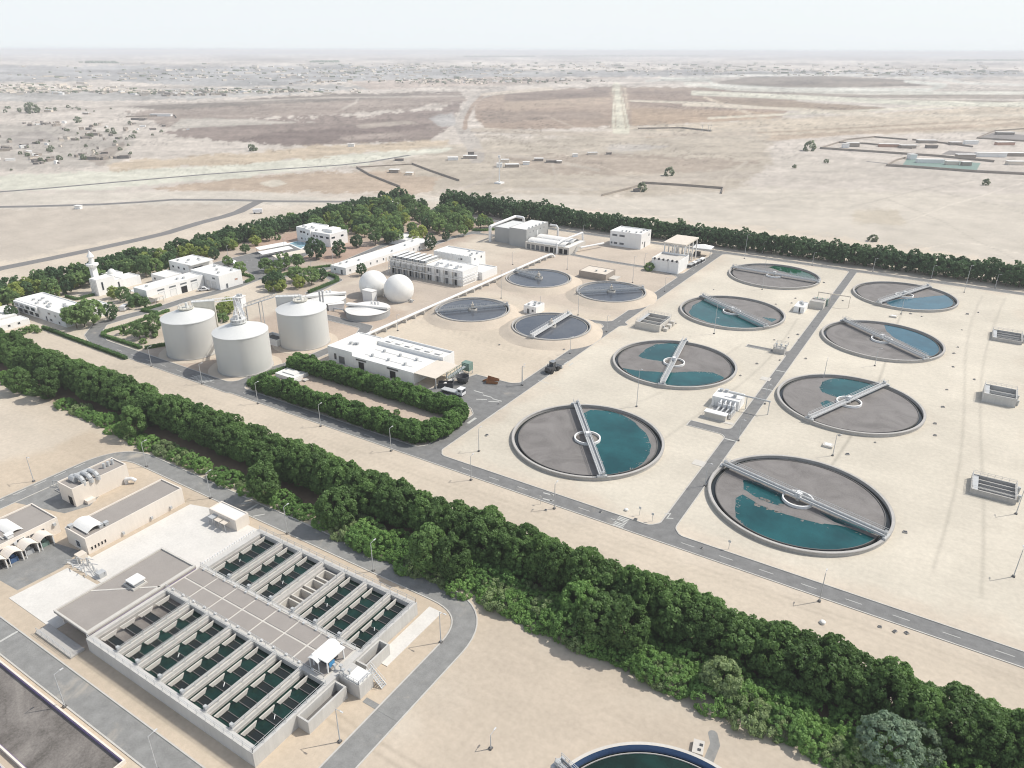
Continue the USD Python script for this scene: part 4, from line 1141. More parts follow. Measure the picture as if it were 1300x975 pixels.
# greenery between the buildings and the left belt
rz_ = random.Random(41)
for poly, n in [([(100, 352), (240, 312), (330, 288), (372, 285), (372, 300), (262, 330), (190, 345), (130, 362)], 34), ([(268, 338), (300, 346), (330, 372), (395, 372), (425, 352), (400, 342)], 12), ([(60, 372), (100, 366), (120, 352), (80, 350), (20, 372)], 10), ([(430, 300), (500, 296), (520, 285), (470, 280), (440, 286)], 12)]:
    pg = Polygon(poly); x0_, y0_, x1_, y1_ = pg.bounds; c_ = 0
    while c_ < n:
        q = Point(rz_.uniform(x0_, x1_), rz_.uniform(y0_, y1_))
        if pg.contains(q):
            c_ += 1; x, y = at(q.x, q.y)
            if net.buffer(1.5).contains(Point(x, y)) or (-326 < x < -296 and 284 < y < 302) or (-338 < x < -319 and 164 < y < 190) or (-325 < x < -281 and 170 < y < 219):
                continue
            pl = [mid_tree, mid_tree, yellow_tree, shrub, dark_tree][rz_.randrange(5)]
            pl.put(x, y, {'garden_tree': 'mid green garden tree between the white buildings', 'yellow_green_tree': 'yellow green garden tree between the white buildings', 'shrub': 'low shrub in the gardens between the white buildings', 'dark_garden_tree': 'dark garden tree between the white buildings'}[pl.name], {'garden_tree': 'mid green trees between the buildings', 'yellow_green_tree': 'yellow trees between the buildings', 'shrub': 'shrubs between the buildings', 'dark_garden_tree': 'dark trees between the buildings'}[pl.name], rz_.uniform(.75, 1.15) * (.62 if pl is dark_tree else 1.2 if pl is shrub else 1))
# single garden trees one can tell apart
GT = [  # plant, foot in the photo, scale, label
    (dark_tree, 402, 329, 1.12, 'big dark tree in front of the villa, left of the other'), (dark_tree, 431, 326, .78, 'dark round tree at the right front corner of the villa'),
    (dark_tree, 453, 314, .72, 'dark tree right of the villa'), (mid_tree, 477, 311, 1.1, 'mid green tree above the long row building'),
    (mid_tree, 338, 345, 1.0, 'green tree at the parking entrance'), (mid_tree, 361, 343, 1.05, 'green tree at the near edge of the parking lot'), (mid_tree, 379, 340, 1.0, 'green tree behind the hedge, left of the big dark one'),
    (dark_tree, 352, 368, .82, 'dark tree in the hedged garden behind the silos'), (yellow_tree, 357, 370, 1.05, 'yellow green bush tree in the hedged garden behind the silos'), (mid_tree, 376, 358, 1.05, 'green tree in the middle of the hedged garden'), (yellow_tree, 380, 366, 1.0, 'yellow tree at the front of the hedged garden'), (mid_tree, 396, 361, 1.15, 'rounded green tree at the right of the hedged garden'),
    (dark_tree, 459, 350, .55, 'dark bush tree against the long row building'), (dark_tree, 547, 317, .72, 'dark round tree behind the engine house'),
    (yellow_tree, 283, 402, 1.0, 'yellow green tree between the two left silos, left one'), (yellow_tree, 290, 398, 1.1, 'yellow green tree between the two left silos, right one'), (shrub, 284, 408, 1.8, 'shrub below the yellow trees between the silos'),
    (mid_tree, 196, 424, 1.15, 'green tree at the back of the small sand garden'), (mid_tree, 178, 430, .9, 'green tree in the middle of the small sand garden'), (shrub, 160, 424, 1.7, 'grey shrub at the left of the small sand garden'), (shrub, 193, 428, 1.7, 'shrub between two trees in the small sand garden'), (shrub, 182, 436, 1.0, 'small shrub at the front of the small sand garden'), (shrub, 174, 416, 1.2, 'shrub at the rear of the small sand garden'),
    (mid_tree, 98, 417, 1.25, 'broad tree hiding the office block corner, left one'), (mid_tree, 119, 413, 1.4, 'broad tree hiding the office block, right one'), (dark_tree, 143, 406, .6, 'dark round tree at the right of the office block'), (mid_tree, 108, 415, 1.0, 'tree between the two broad ones at the office block'),
    (dark_tree, 85, 373, .62, 'round tree behind the office block'), (yellow_tree, 56, 369, 1.0, 'yellow tree behind the office block roof'), (yellow_tree, 36, 374, 1.25, 'broad yellow green tree behind the left end of the office block'), (mid_tree, 66, 372, .8, 'green tree behind the office block roof'),
    (yellow_tree, 146, 379, .9, 'yellow bush tree in front of the mosque'), (mid_tree, 158, 383, .85, 'tree right of the mosque'), (shrub, 170, 390, 2.6, 'wide shrub in front of the workshop end'), (shrub, 178, 386, 2.4, 'shrub beside the workshop end wall'), (mid_tree, 186, 392, .55, 'small tree in front of the workshop end'),
    (dark_tree, 16, 403, .5, 'dark bush behind the low annex'), (mid_tree, 20, 390, .8, 'tree left of the office block'), (dark_tree, 5, 388, .8, 'dark tree at the left picture edge'), (mid_tree, 145, 352, 1.0, 'tree behind the mosque, left of the others'), (mid_tree, 164, 352, 1.15, 'broad tree behind the mosque'), (mid_tree, 186, 352, 1.15, 'tree left of the workshop halls'), (dark_tree, 218, 346, .85, 'narrow dark tree behind the workshop halls'), (mid_tree, 200, 349, 1.1, 'tree behind the workshop roof'),
    (mid_tree, 290, 338, .75, 'tree at the left edge of the parking lot'), (mid_tree, 312, 322, .75, 'tree behind the parking lot near the car shades'), (dark_tree, 273, 329, .6, 'tree at the far left corner of the parking lot'),
    (mid_tree, 588, 300, .9, 'tree at the bend left of the grey halls'), (dark_tree, 566, 306, .5, 'round tree behind the engine house office'), (mid_tree, 610, 290, 1.0, 'left tree of the group behind the grey halls'), (mid_tree, 620, 289, .9, 'right tree of the group behind the grey halls'), (dark_tree, 644, 283, .7, 'tree behind the grey gabled hall'),
    (shrub, 824, 343, 2.0, 'round bush at the corner of the white pump house'), (shrub, 21, 427, 1.2, 'first small bush from the left in front of the annex'), (shrub, 28, 424, 1.2, 'second small bush in front of the annex'), (shrub, 36, 422, 1.2, 'third small bush in front of the annex'), (shrub, 43.5, 419, 1.2, 'fourth small bush in front of the annex'), (shrub, 49, 422, 1.0, 'reddish small bush at the end of the row of bushes'), (shrub, 485, 492, .9, 'small bush in the sand strip between the tall hedges'), (shrub, 504, 526, .8, 'small plant at the end of the sand strip')]
for pl, px_, py_, sc, lab in GT:
    x, y = at(px_, py_)
    pl.put(x, y, lab, None, sc)
# ------------------------------------------------------------------ buildings
def win(t, face, pos, c, z, w, h, pane='glass_dark', frame='white_steel', name='window', fw=.12):
    """A window or door on a wall: a frame standing 4 cm proud with its pane as a sub-part. face: -v (towards -y) or +u (towards +x)."""
    m = MB(); g = MB()
    def bx(mb, a0, a1, z0, z1, d0, d1):
        if face == '-v':
            mb.box(a0, a1, pos - d1, pos - d0, z0, z1)
        elif face == '+u':
            mb.box(pos + d0, pos + d1, a0, a1, z0, z1)
        else:
            mb.box(pos - d1, pos - d0, a0, a1, z0, z1)
    bx(m, c - w / 2 - fw, c + w / 2 + fw, z - fw, z, -.05, .05); bx(m, c - w / 2 - fw, c + w / 2 + fw, z + h, z + h + fw, -.05, .05)
    bx(m, c - w / 2 - fw, c - w / 2, z, z + h, -.05, .05); bx(m, c + w / 2, c + w / 2 + fw, z, z + h, -.05, .05)
    bx(g, c - w / 2, c + w / 2, z, z + h, -.05, .015)
    f = m.build(name, frame, t)
    g.build('pane' if name == 'window' else 'panel', pane, f)
    return f


def block(t, x0, x1, y0, y1, h, wall='white_paint', roof='white_roof', par=.45, z0=0.0, th=.25):
    r = rect(x0, x1, y0, y1)
    inn = r.buffer(-th, join_style='mitre')
    MB().prism(r.difference(inn), z0 - .15, h).build('wall', wall, t)
    MB().prism(r.buffer(-th + .002, join_style='mitre'), h - par - .2, h - par).build('roof', roof, t)


def units(t, pts, z, name='roof_vent', mat_='steel', s=.8, h=.7):
    for x, y in pts:
        m = MB(); m.box(x - s / 2, x + s / 2, y - s / 2, y + s / 2, z, z + h); m.box(x - s * .62, x + s * .62, y - s * .62, y + s * .62, z + h, z + h + .1)
        m.build(name, mat_, t)


# ---- the filter basin in front: open bays on both sides of a paved deck
t = thing('filter_basin', 'concrete filter basin with open bays of dark green water beside a paved deck', 'filter basin')
X0, X1, Y0, Y1, HT = -118.6, -73.9, 44.5, 83.9, 3.0
outer = rect(X0, X1, Y0, Y1)
fb = [-118.0, -110.9, -105.1, -98.8, -92.8, -86.8, -80.4, -74.6]
bb = [-117.2, -110.4, -104.5, -98.2, -92.2, -86.2, -80.1, -74.8]
bays = []
for k in range(7):
    bays.append((fb[k] + (.5 if k else .2), fb[k + 1] - .5 if k < 6 else fb[k + 1], 45.7, 60.2, 'front', k))
    bays.append((bb[k] + (.5 if k else .2), bb[k + 1] - .5 if k < 6 else bb[k + 1], 69.1, 82.9, 'back', k))
holes = unary_union([rect(a, b, c, d) for a, b, c, d, _, _ in bays])
deck = rect(-118.6, -75.2, 60.8, 68.5)
MB().prism(outer.difference(holes).difference(deck).buffer(0), -.3, HT).build('basin_wall', 'concrete_wall', t)
MB().prism(deck, -.3, HT - .06).build('deck_slab', 'concrete_light', t)
pu = [-118.3] + [a for a in np.arange(-112.4, -78, 5.78)] + [-75.5]
for i in range(len(pu) - 1):
    for a, b in ((61.1, 64.45), (64.85, 68.2)):
        MB().box(pu[i] + .2, pu[i + 1] - .2, a, b, HT - .06, HT + .02).build('deck_panel', 'gravel_roof', t)
for (a, b, c, d, side, k) in bays:
    empty = side == 'back' and k == 3
    drained = side == 'front' and k == 0
    MB().box(a - .2, b + .2, c - .2, d + .2, -.29, .05).build('bay_floor', 'concrete_dark' if not empty else 'concrete', t)
    if empty:
        for q in range(4):
            y0 = c + .8 + q * 3.3
            m = MB(); bx = rect(a + .6, b - .5, y0, y0 + 2.6)
            m.prism(bx.difference(bx.buffer(-.3, join_style='mitre')), .05, 2.0)
            m.build('concrete_box', 'concrete_light', t)
        MB().box(a, a + .5, c, d, .05, 2.3).build('ledge', 'concrete', t)
        continue
    MB().sheet(rect(a, b, c, d), 1.9 if not drained else 1.5).build('bay_water', 'water_filter' if not drained else 'scum_mottled', t)
    # gullet wall along the left side of the bay
    MB().box(a + .004, a + .2, c + .004, d - .004, .05, 2.4).build('gullet_wall', 'concrete', t)
    n = 4
    L_ = (d - c) / n
    for q in range(n):
        y0 = c + q * L_
        # a trough crossing the bay, closed at its left end by a pale tapered plate
        yc = y0 + L_ * .5
        xs = a + 1.35
        pl = MB()
        pts_ = [(-1.55, 2.8), (1.55, 2.8), (1.05, 1.93), (-1.05, 1.93)]
        v = [(xs + dx, yc + py, z) for dx in (0, .22) for py, z in pts_]
        pl.add(v, [(0, 1, 2, 3), (7, 6, 5, 4), (0, 4, 5, 1), (1, 5, 6, 2), (2, 6, 7, 3), (3, 7, 4, 0)])
        tr = pl.build('trough', 'concrete_light', t)
        m = MB()
        m.box(xs + .22, b - .02, yc - .75, yc - .65, .6, 2.05); m.box(xs + .22, b - .02, yc + .65, yc + .75, .6, 2.05)
        m.build('trough_side', 'concrete_dark', tr)
        MB().box(xs + .22, b - .02, yc - .64, yc + .64, .6, 1.93).build('trough_water', 'water_dark', tr)
    if k % 2 == 0 and not drained:
        MB().tube((a + 2.6, c + 6.0, 2.2), (a + 3.2, c + 5.3, 2.2), .07, n=8).build('pipe', 'white_steel', t)
for arr, ya, yb in ((fb, 45.7, 60.2), (bb, 69.1, 82.9)):
    for k in range(1, 7):
        x = arr[k]
        MB().box(x - .2, x + .25, ya + .3, yb - .3, HT, HT + .28).build('walkway_beam', 'concrete_light', t)
        m = MB(); railing(m, [(x + .42, ya), (x + .42, yb)], HT, 1.05, 2.4, .06); m.build('handrail', 'steel', t)
        MB().obox(x - .1, ya + .4, HT + .45, .8, .5, .5).build('valve_head', 'steel', t)
m = MB(); railing(m, [(-118.4, 60.7), (-75.4, 60.7)], HT, 1.05, 2.4, .06); railing(m, [(-118.4, 68.6), (-75.4, 68.6)], HT, 1.05, 2.4, .06)
railing(m, [(-118.2, 83.7), (-74.1, 83.7), (-74.1, 69)], HT, 1.05, 2.2, .06); railing(m, [(-118.4, 44.7), (-74.1, 44.7), (-74.1, 60)], HT, 1.05, 2.2, .06)
m.build('handrail', 'steel', t)
for k in range(13):
    MB().box(-117 + 3.2 * k, -116.6 + 3.2 * k, 60.95, 61.25, HT, HT + .35).build('lamp_post_base', 'white_steel', t)
    MB().box(-117 + 3.2 * k, -116.6 + 3.2 * k, 68.0, 68.3, HT, HT + .35).build('lamp_post_base', 'white_steel', t)
for k in range(22):
    MB().box(-118.75, -118.6, 69.2 + k * .62, 69.5 + k * .62, 2.2, HT + .5).build('wall_bracket', 'white_steel', t)

t = thing('filter_hall', 'flat gravel roofed hall at the left end of the filter basin', 'hall')
HX = (-130.0, -118.65, 45.0, 67.7)
hall = rect(*HX)
MB().prism(rect(-128.6, -118.65, 46.4, 67.6), -.15, 3.1).build('wall', 'mauve_wall', t)
MB().prism(hall, 3.1, 3.45).build('roof', 'gravel_roof', t)
MB().prism(hall.difference(hall.buffer(-.35, join_style='mitre')), 3.45, 3.75).build('parapet', 'roof_line', t)
MB().bar((-129.6, 52.0, 3.47), (-119.0, 60.2, 3.47), .35, .1).build('roof_joint', 'roof_line', t)
MB().bar((-119.4, 45.4, 3.47), (-119.4, 67.4, 3.47), .5, .1).build('roof_joint', 'roof_line', t)
bxp = rect(-125.9, -122.4, 56.4, 59.4)
MB().prism(bxp.difference(bxp.buffer(-.3, join_style='mitre')), 3.45, 3.8).build('skylight_curb', 'roof_line', t)
m = MB().box(-124.9, -122.9, 57.0, 59.0, 3.45, 4.5); m.build('skylight', 'steel', t)
B(-125.3, -122.6, 56.7, 59.3, 4.5, 4.75).build('skylight_cover', 'canopy_white', t)
for q in (49.0, 53.5, 58):
    win(t, '-u', -128.6, q, 0, 2.4, 2.5, 'dark_opening', 'concrete', 'door')
win(t, '-v', 46.4, -124, 0, 4.2, 2.6, 'dark_opening', 'concrete', 'door')
for q in (46.0, 52, 58, 64):
    B(-129.9, -129.6, q, q + .3, 0, 3.1).build('column', 'cream_paint', t)
B(-131.6, -128.8, 45.6, 49.6, 1.9, 2.05).build('door_canopy', 'cream_paint', t)
t = thing('loading_dock', 'low concrete dock beside the dark door of the filter hall', 'loading dock')
MB().prism(rect(-131.5, -119.5, 41.6, 44.2), -.1, .35).build('slab', 'concrete', t)
railing(MB(), [(-131.3, 41.8), (-119.7, 41.8)], .35, 1.0, 2, .06).build('handrail', 'steel', t)

t = thing('outlet_channel', 'open concrete channel on the right wall of the filter basin, lower one', 'channel')
r = rect(-73.88, -71.3, 53.2, 61.8)
MB().prism(r.difference(r.buffer(-.3, join_style='mitre')), -.2, 2.6).build('wall', 'concrete_wall', t); MB().sheet(r.buffer(-.3, join_style='mitre'), .6).build('floor', 'concrete_dark', t)
t = thing('outlet_channel', 'open concrete channel on the right wall of the filter basin, upper one by the stairs', 'channel')
r = rect(-73.88, -71.5, 66.9, 73.0)
MB().prism(r.difference(r.buffer(-.3, join_style='mitre')), -.2, 2.6).build('wall', 'concrete_wall', t); MB().sheet(r.buffer(-.3, join_style='mitre'), .5).build('floor', 'concrete_dark', t)
t = thing('valve_shaft', 'square concrete shaft with a pale lid at the right side of the filter basin', 'shaft')
B(-73.88, -69.2, 62.7, 66.0, -.2, 3.0).build('wall', 'concrete_wall', t); B(-72.3, -69.4, 62.9, 65.8, 3.0, 3.25).build('lid', 'canopy_white', t)
m = MB(); railing(m, [(-73.8, 62.8), (-69.3, 62.8), (-69.3, 65.9)], 3.0, 1.0, 1.2, .06); m.build('handrail', 'steel', t)
for q in range(4):
    m = MB(); m.tube((-75.2 + q * 1.0, 63.2 + .5 * (q % 2), 3.0), (-75.2 + q * 1.0, 63.2 + .5 * (q % 2), 4.0), .14, n=8); m.obox(-75.2 + q, 63.2 + .5 * (q % 2), 4.1, .5, .5, .35); m.build('valve', 'steel', t)
t = thing('metal_stair', 'steel stair leading down from the shaft of the filter basin', 'stairs')
for q in range(10):
    B(-70.6 + q * .3, -70.3 + q * .3, 66.3, 67.4, 2.55 - q * .27, 2.62 - q * .27).build('step', 'steel', t)
m = MB()
for yy in (66.3, 67.4):
    m.bar((-71, yy, 2.8), (-67.6, yy, .1), .12, .2); m.bar((-71, yy, 3.8), (-67.6, yy, 1.1), .06)
m.build('stringer', 'steel', t)


def arched_canopy(name, label, x0, x1, y0, y1, z, rise, axis, posts=True, n=8, mat_='canopy_white', zb=0.0):
    t = thing(name, label, 'canopy')
    m = MB(); v = []
    for k in range(n + 1):
        f = k / n; zz = z + rise * math.sin(math.pi * f)
        if axis == 'v':
            x = x0 + (x1 - x0) * f; v += [(x, y0, zz), (x, y1, zz), (x, y0, zz - .12), (x, y1, zz - .12)]
        else:
            y = y0 + (y1 - y0) * f; v += [(x0, y, zz), (x1, y, zz), (x0, y, zz - .12), (x1, y, zz - .12)]
    q = []
    for k in range(n):
        a = 4 * k; q += [(a, a + 4, a + 5, a + 1), (a + 2, a + 3, a + 7, a + 6), (a, a + 2, a + 6, a + 4), (a + 1, a + 5, a + 7, a + 3)]
    q += [(0, 1, 3, 2), (4 * n, 4 * n + 2, 4 * n + 3, 4 * n + 1)]
    m.add(v, q).build('canopy_roof', mat_, t)
    if posts:
        for x in (x0 + .15, x1 - .15):
            for y in (y0 + .3, y1 - .3):
                MB().bar((x, y, zb), (x, y, z - .06), .14).build('post', 'white_steel', t)
    return t


c0 = np.array(at(387.4, 836.8, 5.3)); c1 = np.array(at(423, 823.8, 5.3))
arched_canopy('shade_canopy', 'white arched shade roof on the right end of the filter deck', c0[0], c1[0], 61.2, 66.6, 5.2, .45, 'v', zb=3.02)
t = thing('control_hut', 'open white kiosk with a blue panel on the right end of the filter deck', 'kiosk')
B(-79.2, -75.4, 61.9, 66.2, 5.35, 5.55).build('roof', 'canopy_white', t)
for x in (-79, -75.7):
    for y in (62.1, 65.9):
        MB().bar((x, y, 3.02), (x, y, 5.35), .2).build('post', 'white_steel', t)
B(-78.6, -76.8, 63.2, 65.6, 3.02, 4.7).build('cabinet', 'dark_metal', t)
B(-75.62, -75.5, 62.4, 63.6, 3.9, 4.9).build('panel', 'blue_paint', t)

# ---- buildings of the front yard
t = thing('long_hall', 'long cream hall with a grey gravel roof and a white shelter on its left end', 'hall')
block(t, -153.8, -145.9, 60.3, 84.0, 4.2, 'cream_paint', 'gravel_roof', .3)
win(t, '-v', 60.3, -149.5, .7, 1.5, 1.6, 'glass_dark')
for k in range(5):
    win(t, '+u', -145.9, 61.2 + k * .75, .8, .35, .8, 'dark_opening', 'cream_paint', fw=.05)
for q in (68, 75, 80):
    B(-145.9, -145.5, q, q + .5, .6, 1.2).build('wall_box', 'steel', t)
units(t, [(-147.6, 64.8), (-147.4, 66.0), (-152.9, 61.2)], 3.9)
arched_canopy('roof_shelter', 'white barrel shelter on the roof of the long cream hall', -153.3, -147.3, 61.6, 65.6, 4.3, .75, 'u', posts=True, mat_='dome_white', zb=3.9)
t = thing('blower_house', 'cream house with big ducts on its roof beside the service road bend', 'building')
block(t, -172.5, -166.2, 69.0, 82.8, 5.0, 'cream_paint', 'gravel_roof', .3)
for k, (y, x) in enumerate([(72.2, -168.6), (73.8, -168.2), (75.4, -168)]):
    m = MB(); m.path([(x - 1.6, y, 5.0), (x - 1.4, y, 6.0), (x + .9, y, 6.1), (x + 1.9, y, 5.4), (x + 1.95, y, 4.4)], .55, 10); m.build('duct', 'steel', t)
m = MB(); m.tube((-171, 71.8, 5.3), (-169, 71.8, 5.3), .9, n=14); m.box(-171.4, -168.4, 73, 76, 4.7, 5.6); m.build('fan_housing', 'steel', t)
for k in range(3):
    m = MB(); m.tube((-169.5, 79 + k * 1.1, 4.7), (-169.5, 79 + k * 1.1, 6.0), .35, n=10); m.build('roof_vent', 'steel', t)
win(t, '-v', 69.0, -168.0, 0, 1.8, 2.4, 'dark_opening', 'cream_paint', 'door')
m = MB(); m.path([(-165.8, 81.5, 0), (-165.8, 81.5, 1.3), (-164.6, 82.4, 1.5), (-163.8, 83, .8)], .45, 10); m.build('duct', 'white_steel', t)
m = MB(); m.box(-166.2, -164.8, 71, 73, 0, .9); m.build('plinth', 'cream_paint', t)
t = thing('pump_skid', 'grey pumps and railings in the shade left of the cream house', 'pump')
m = MB(); m.tube((-177, 71.5, .9), (-174.5, 71.5, .9), .7, n=12); m.build('pump', 'steel', t)
for k in range(6):
    m = MB(); m.bar((-180 + k * .9, 71 + .4 * k, 0), (-180 + k * .9, 71 + .4 * k, 1.8), .12); m.bar((-180 + k * .9, 71 + .4 * k, 1.7), (-179.4 + k * .9, 71.4 + .4 * k, 1.7), .1); m.build('pipe', 'steel', t)
B(-178, -173.5, 70.2, 73, -.1, .25).build('plinth', 'concrete', t)
t = thing('pump_workshop', 'cream building with a gravel roof cut off by the left picture edge', 'building')
block(t, -170.0, -159.3, 38.0, 61.6, 4.0, 'cream_paint', 'gravel_roof', .3)
win(t, '+u', -159.3, 53.5, 2.0, 1.5, 1.2)
units(t, [(-161, 52.3), (-167, 50.4)], 3.7, 'air_conditioner', 'canopy_white', 1.2, .8)
for q in (52.0, 60.3):
    m = MB(); m.box(-159.3, -158.8, q, q + .6, 2.5, 3.1); m.build('air_conditioner', 'steel', t)
B(-167.5, -161, 51.0, 51.3, 3.7, 4.0).build('roof_joint', 'roof_line', t)
arched_canopy('roof_shelter', 'white barrel shelter on the roof of the building at the left edge', -168.5, -161.5, 52.4, 55.4, 3.85, .55, 'u', mat_='dome_white', zb=3.7)
for k in range(5):
    y1 = 58.6 - 3.25 * k
    tt = arched_canopy('vaulted_carport', ['first', 'second', 'third', 'fourth', 'fifth'][k] + ' white vaulted bay from the right along the cream building', -159.25, -155.8, y1 - 3.15, y1, 2.3, .8, 'u', posts=True, mat_='cream_paint')
    B(-159.2, -156.2, y1 - .14, y1 - .012, 0, 2.28).build('side_wall', 'cream_paint', tt)
    B(-159.24, -159.1, y1 - 3.1, y1 - .2, 0, 2.9).build('back_wall', 'dark_metal', tt)
    if k < 4:
        m = MB(); m.box(-158.6, -156.8, y1 - 2.4, y1 - .9, 0, 1.1); m.tube((-157.7, y1 - 1.6, 1.1), (-157.7, y1 - 1.6, 1.7), .5, n=10)
        g = thing('pump_set', ['green', 'grey blue', 'blue', 'dark'][k] + f' pump set under the {["first", "second", "third", "fourth"][k]} vaulted bay', 'pump'); m.build('casing', ['green_paint', 'steel', 'blue_tile', 'dark_metal'][k], g)
t = thing('switch_house', 'small cream box building with canopies at the right of the concrete yard', 'building')
block(t, -134.9, -125.6, 83.0, 86.6, 3.0, 'cream_paint', 'white_roof', .2)
for k, x in enumerate((-132.6, -130.4, -128.4)):
    B(x - .8, x + .8, 81.4, 82.96, 2.0, 2.12).build('canopy', 'canopy_cream' if k else 'steel', t)
    for s_ in (-.7, .7):
        MB().bar((x + s_, 81.5, 0), (x + s_, 81.5, 2.0), .1).build('post', 'steel', t)
t = thing('transformer_rack', 'tangle of grey pipework and white boxes beside the concrete apron', 'pipework')
rr = random.Random(5)
for k in range(12):
    x, y = -141.5 + rr.uniform(-3, 4.5), 56.8 + rr.uniform(-.9, 1.6)
    m = MB(); h = rr.uniform(.8, 2.2); m.bar((x, y, 0), (x, y, h), .14); m.bar((x, y, h), (x + rr.uniform(-1.5, 1.5), y + rr.uniform(-1, 1), h * rr.uniform(.6, 1)), .12); m.build('pipe', 'steel', t)
B(-146.4, -144.6, 57.6, 59.4, -.05, 1.7).build('cabinet', 'canopy_cream', t)
B(-137.5, -136, 56.9, 58.4, .05, 1.2).build('cabinet', 'steel', t)
t = thing('yard_wall', 'low wall with a railing between grass strip and concrete apron', 'wall')
m = MB(); railing(m, [(-146.8, 56), (-143, 58.6), (-137, 57.2)], 0, 1.2, 1.3, .07); m.build('handrail', 'steel', t)
t = thing('metal_stair', 'row of white steps against the back wall of the filter basin', 'stairs')
for k in range(9):
    B(-98.6 + k * .8, -98.0 + k * .8, 84.3, 85.6, 0, .35 + .12 * (k % 3)).build('step', 'canopy_white', t)
t = thing('manhole_box', 'small white concrete box with dark hatches beside the blue tank', 'manhole')
a, b = at(886, 952)
MB().obox(a, b, .3, 1.7, 2.6, .9, .2).build('box', 'concrete_light', t)
for k in (-.5, .5):
    MB().obox(a + .3, b + k, .78, .5, .45, .08, .2).build('hatch', 'dark_metal', t)
setdata(MB().sheet(LineString(P_((905, 932), (908, 945), (897, 972), (893, 990))).buffer(.75), .01).build('path', 'asphalt_old'), kind='structure')
# ---- silos
def silo(cx, cy, label, crown):
    t = thing('storage_silo', label, 'silo', (cx, cy, 0))
    R, H = 9.0, 13.4
    MB().lathe([(R, -.2), (R, H), (R - .02, H + .02)], n=96).build('wall', 'silo_paint', t, smooth=30)
    MB().lathe([(R + .12, H - .18), (R + .12, H + .1), (R - .1, H + .16), (5.5, H + 1.45), (2.0, H + 2.9), (.02, H + 3.3)], n=96).build('roof', 'silo_cap', t, smooth=25)
    MB().ring(R, R + .3, -.1, .35, n=96).build('base_ring', 'concrete', t)
    m = MB(); railing(m, [(2.55 * math.cos(a), 2.55 * math.sin(a)) for a in np.linspace(0, 2 * math.pi, 13)], H + 3.35, 1.0, 1.2, .06); m.build('handrail', 'white_steel', t)
    MB().lathe([(1.6, H + 2.6), (2.7, H + 3.1), (2.7, H + 3.4), (.02, H + 3.4)], n=32).build('top_platform', 'silo_cream' if not crown else 'silo_cap', t)
    m = MB(); m.tube((.3, .2, H + 3.4), (.3, .2, H + 5.0), .55, .45, n=10); m.build('top_hatch', 'silo_cap', t)
    if crown:
        m = MB()
        m.tube((0, 0, H + 3.4), (0, 0, H + 4.3), 2.3, 2.6, n=20); m.build('top_basin', 'silo_cap', t)
        m = MB()
        for k in range(5):
            a = k * 1.256; p0 = (1.8 * math.cos(a), 1.8 * math.sin(a), H + 4.2)
            m.bar(p0, (.5 * math.cos(a), .5 * math.sin(a), H + 8.4), .22)
            m.tube((1.2 * math.cos(a + .5), 1.2 * math.sin(a + .5), H + 4.3), (1.2 * math.cos(a + .5), 1.2 * math.sin(a + .5), H + 5.5 + .5 * (k % 3)), .4, n=8)
        m.build('lattice', 'white_steel', t)
    return t


silo(-228.6, 147.4, 'left silo of the three big grey ones, with a cream tower wall behind', False)
silo(-201.0, 147.8, 'front middle grey silo with a white lattice crown', True)
silo(-201.3, 175.5, 'right rear grey silo with a grey tower wall behind its roof', False)
for (p0, p1, lab, mt, th) in [((243, 382.5), (271.5, 380.5), 'cream concrete tower wall behind the left silo', 'silo_cream', 1.6), ((350, 375.8), (380, 374.7), 'grey tower wall behind the right rear silo', 'silo_paint', 1.6)]:
    a, b = np.array(at(*p0, 16.6)), np.array(at(*p1, 16.6)); c = (a + b) / 2; d = b - a
    t = thing('tower_wall', lab, 'tower', (c[0], c[1], 0), math.atan2(d[1], d[0]))
    l = np.linalg.norm(d)
    B(-l / 2, l / 2, -th / 2, th / 2, -.2, 16.3).build('wall', mt, t)
    for k in range(int(l / 1.3)):
        B(-l / 2 + .5 + 1.3 * k, -l / 2 + .62 + 1.3 * k, -th / 2 - .06, -th / 2 - .003, 0, 16.2).build('rib', mt, t)
    B(-l / 2 - .1, l / 2 + .1, -th / 2 - .3, th / 2 + .3, 16.303, 16.6).build('cap', 'silo_cap', t)
    railing(MB(), [(-l / 2, -th / 2 - .2), (l / 2, -th / 2 - .2)], 16.6, 1.0, 1.5, .06).build('handrail', 'steel', t)
# walkway from silo to silo with the white lift head between
tw = np.array(at(305, 388.5, 10.5))
t = thing('lift_tower', 'white lift head house on legs between the silos', 'tower', (*tw, 0), .35)
for a in (-1.45, 1.45):
    for b in (-1.45, 1.45):
        MB().bar((a, b, -.1), (a, b, 10.2), .35).build('leg', 'steel', t)
for z in (3.0, 6.4):
    m = MB()
    for q in range(4):
        c = [(-1.45, -1.45), (1.45, -1.45), (1.45, 1.45), (-1.45, 1.45)]
        m.bar((*c[q], z), (*c[(q + 1) % 4], z + 3), .15); m.bar((*c[q], z), (*c[(q + 1) % 4], z), .15)
    m.build('brace', 'steel', t)
B(-1.7, 1.7, -1.7, 1.7, 10.2, 14.2).build('head_house', 'white_paint', t)
B(-1.9, 1.9, -1.9, 1.9, 14.2, 14.45).build('roof', 'white_roof', t)
m = MB(); m.box(-.6, .6, -.5, .5, 14.45, 15.3); m.tube((1.2, 0, 14.45), (1.2, 0, 15.5), .25, n=8); m.build('roof_vent', 'steel', t)
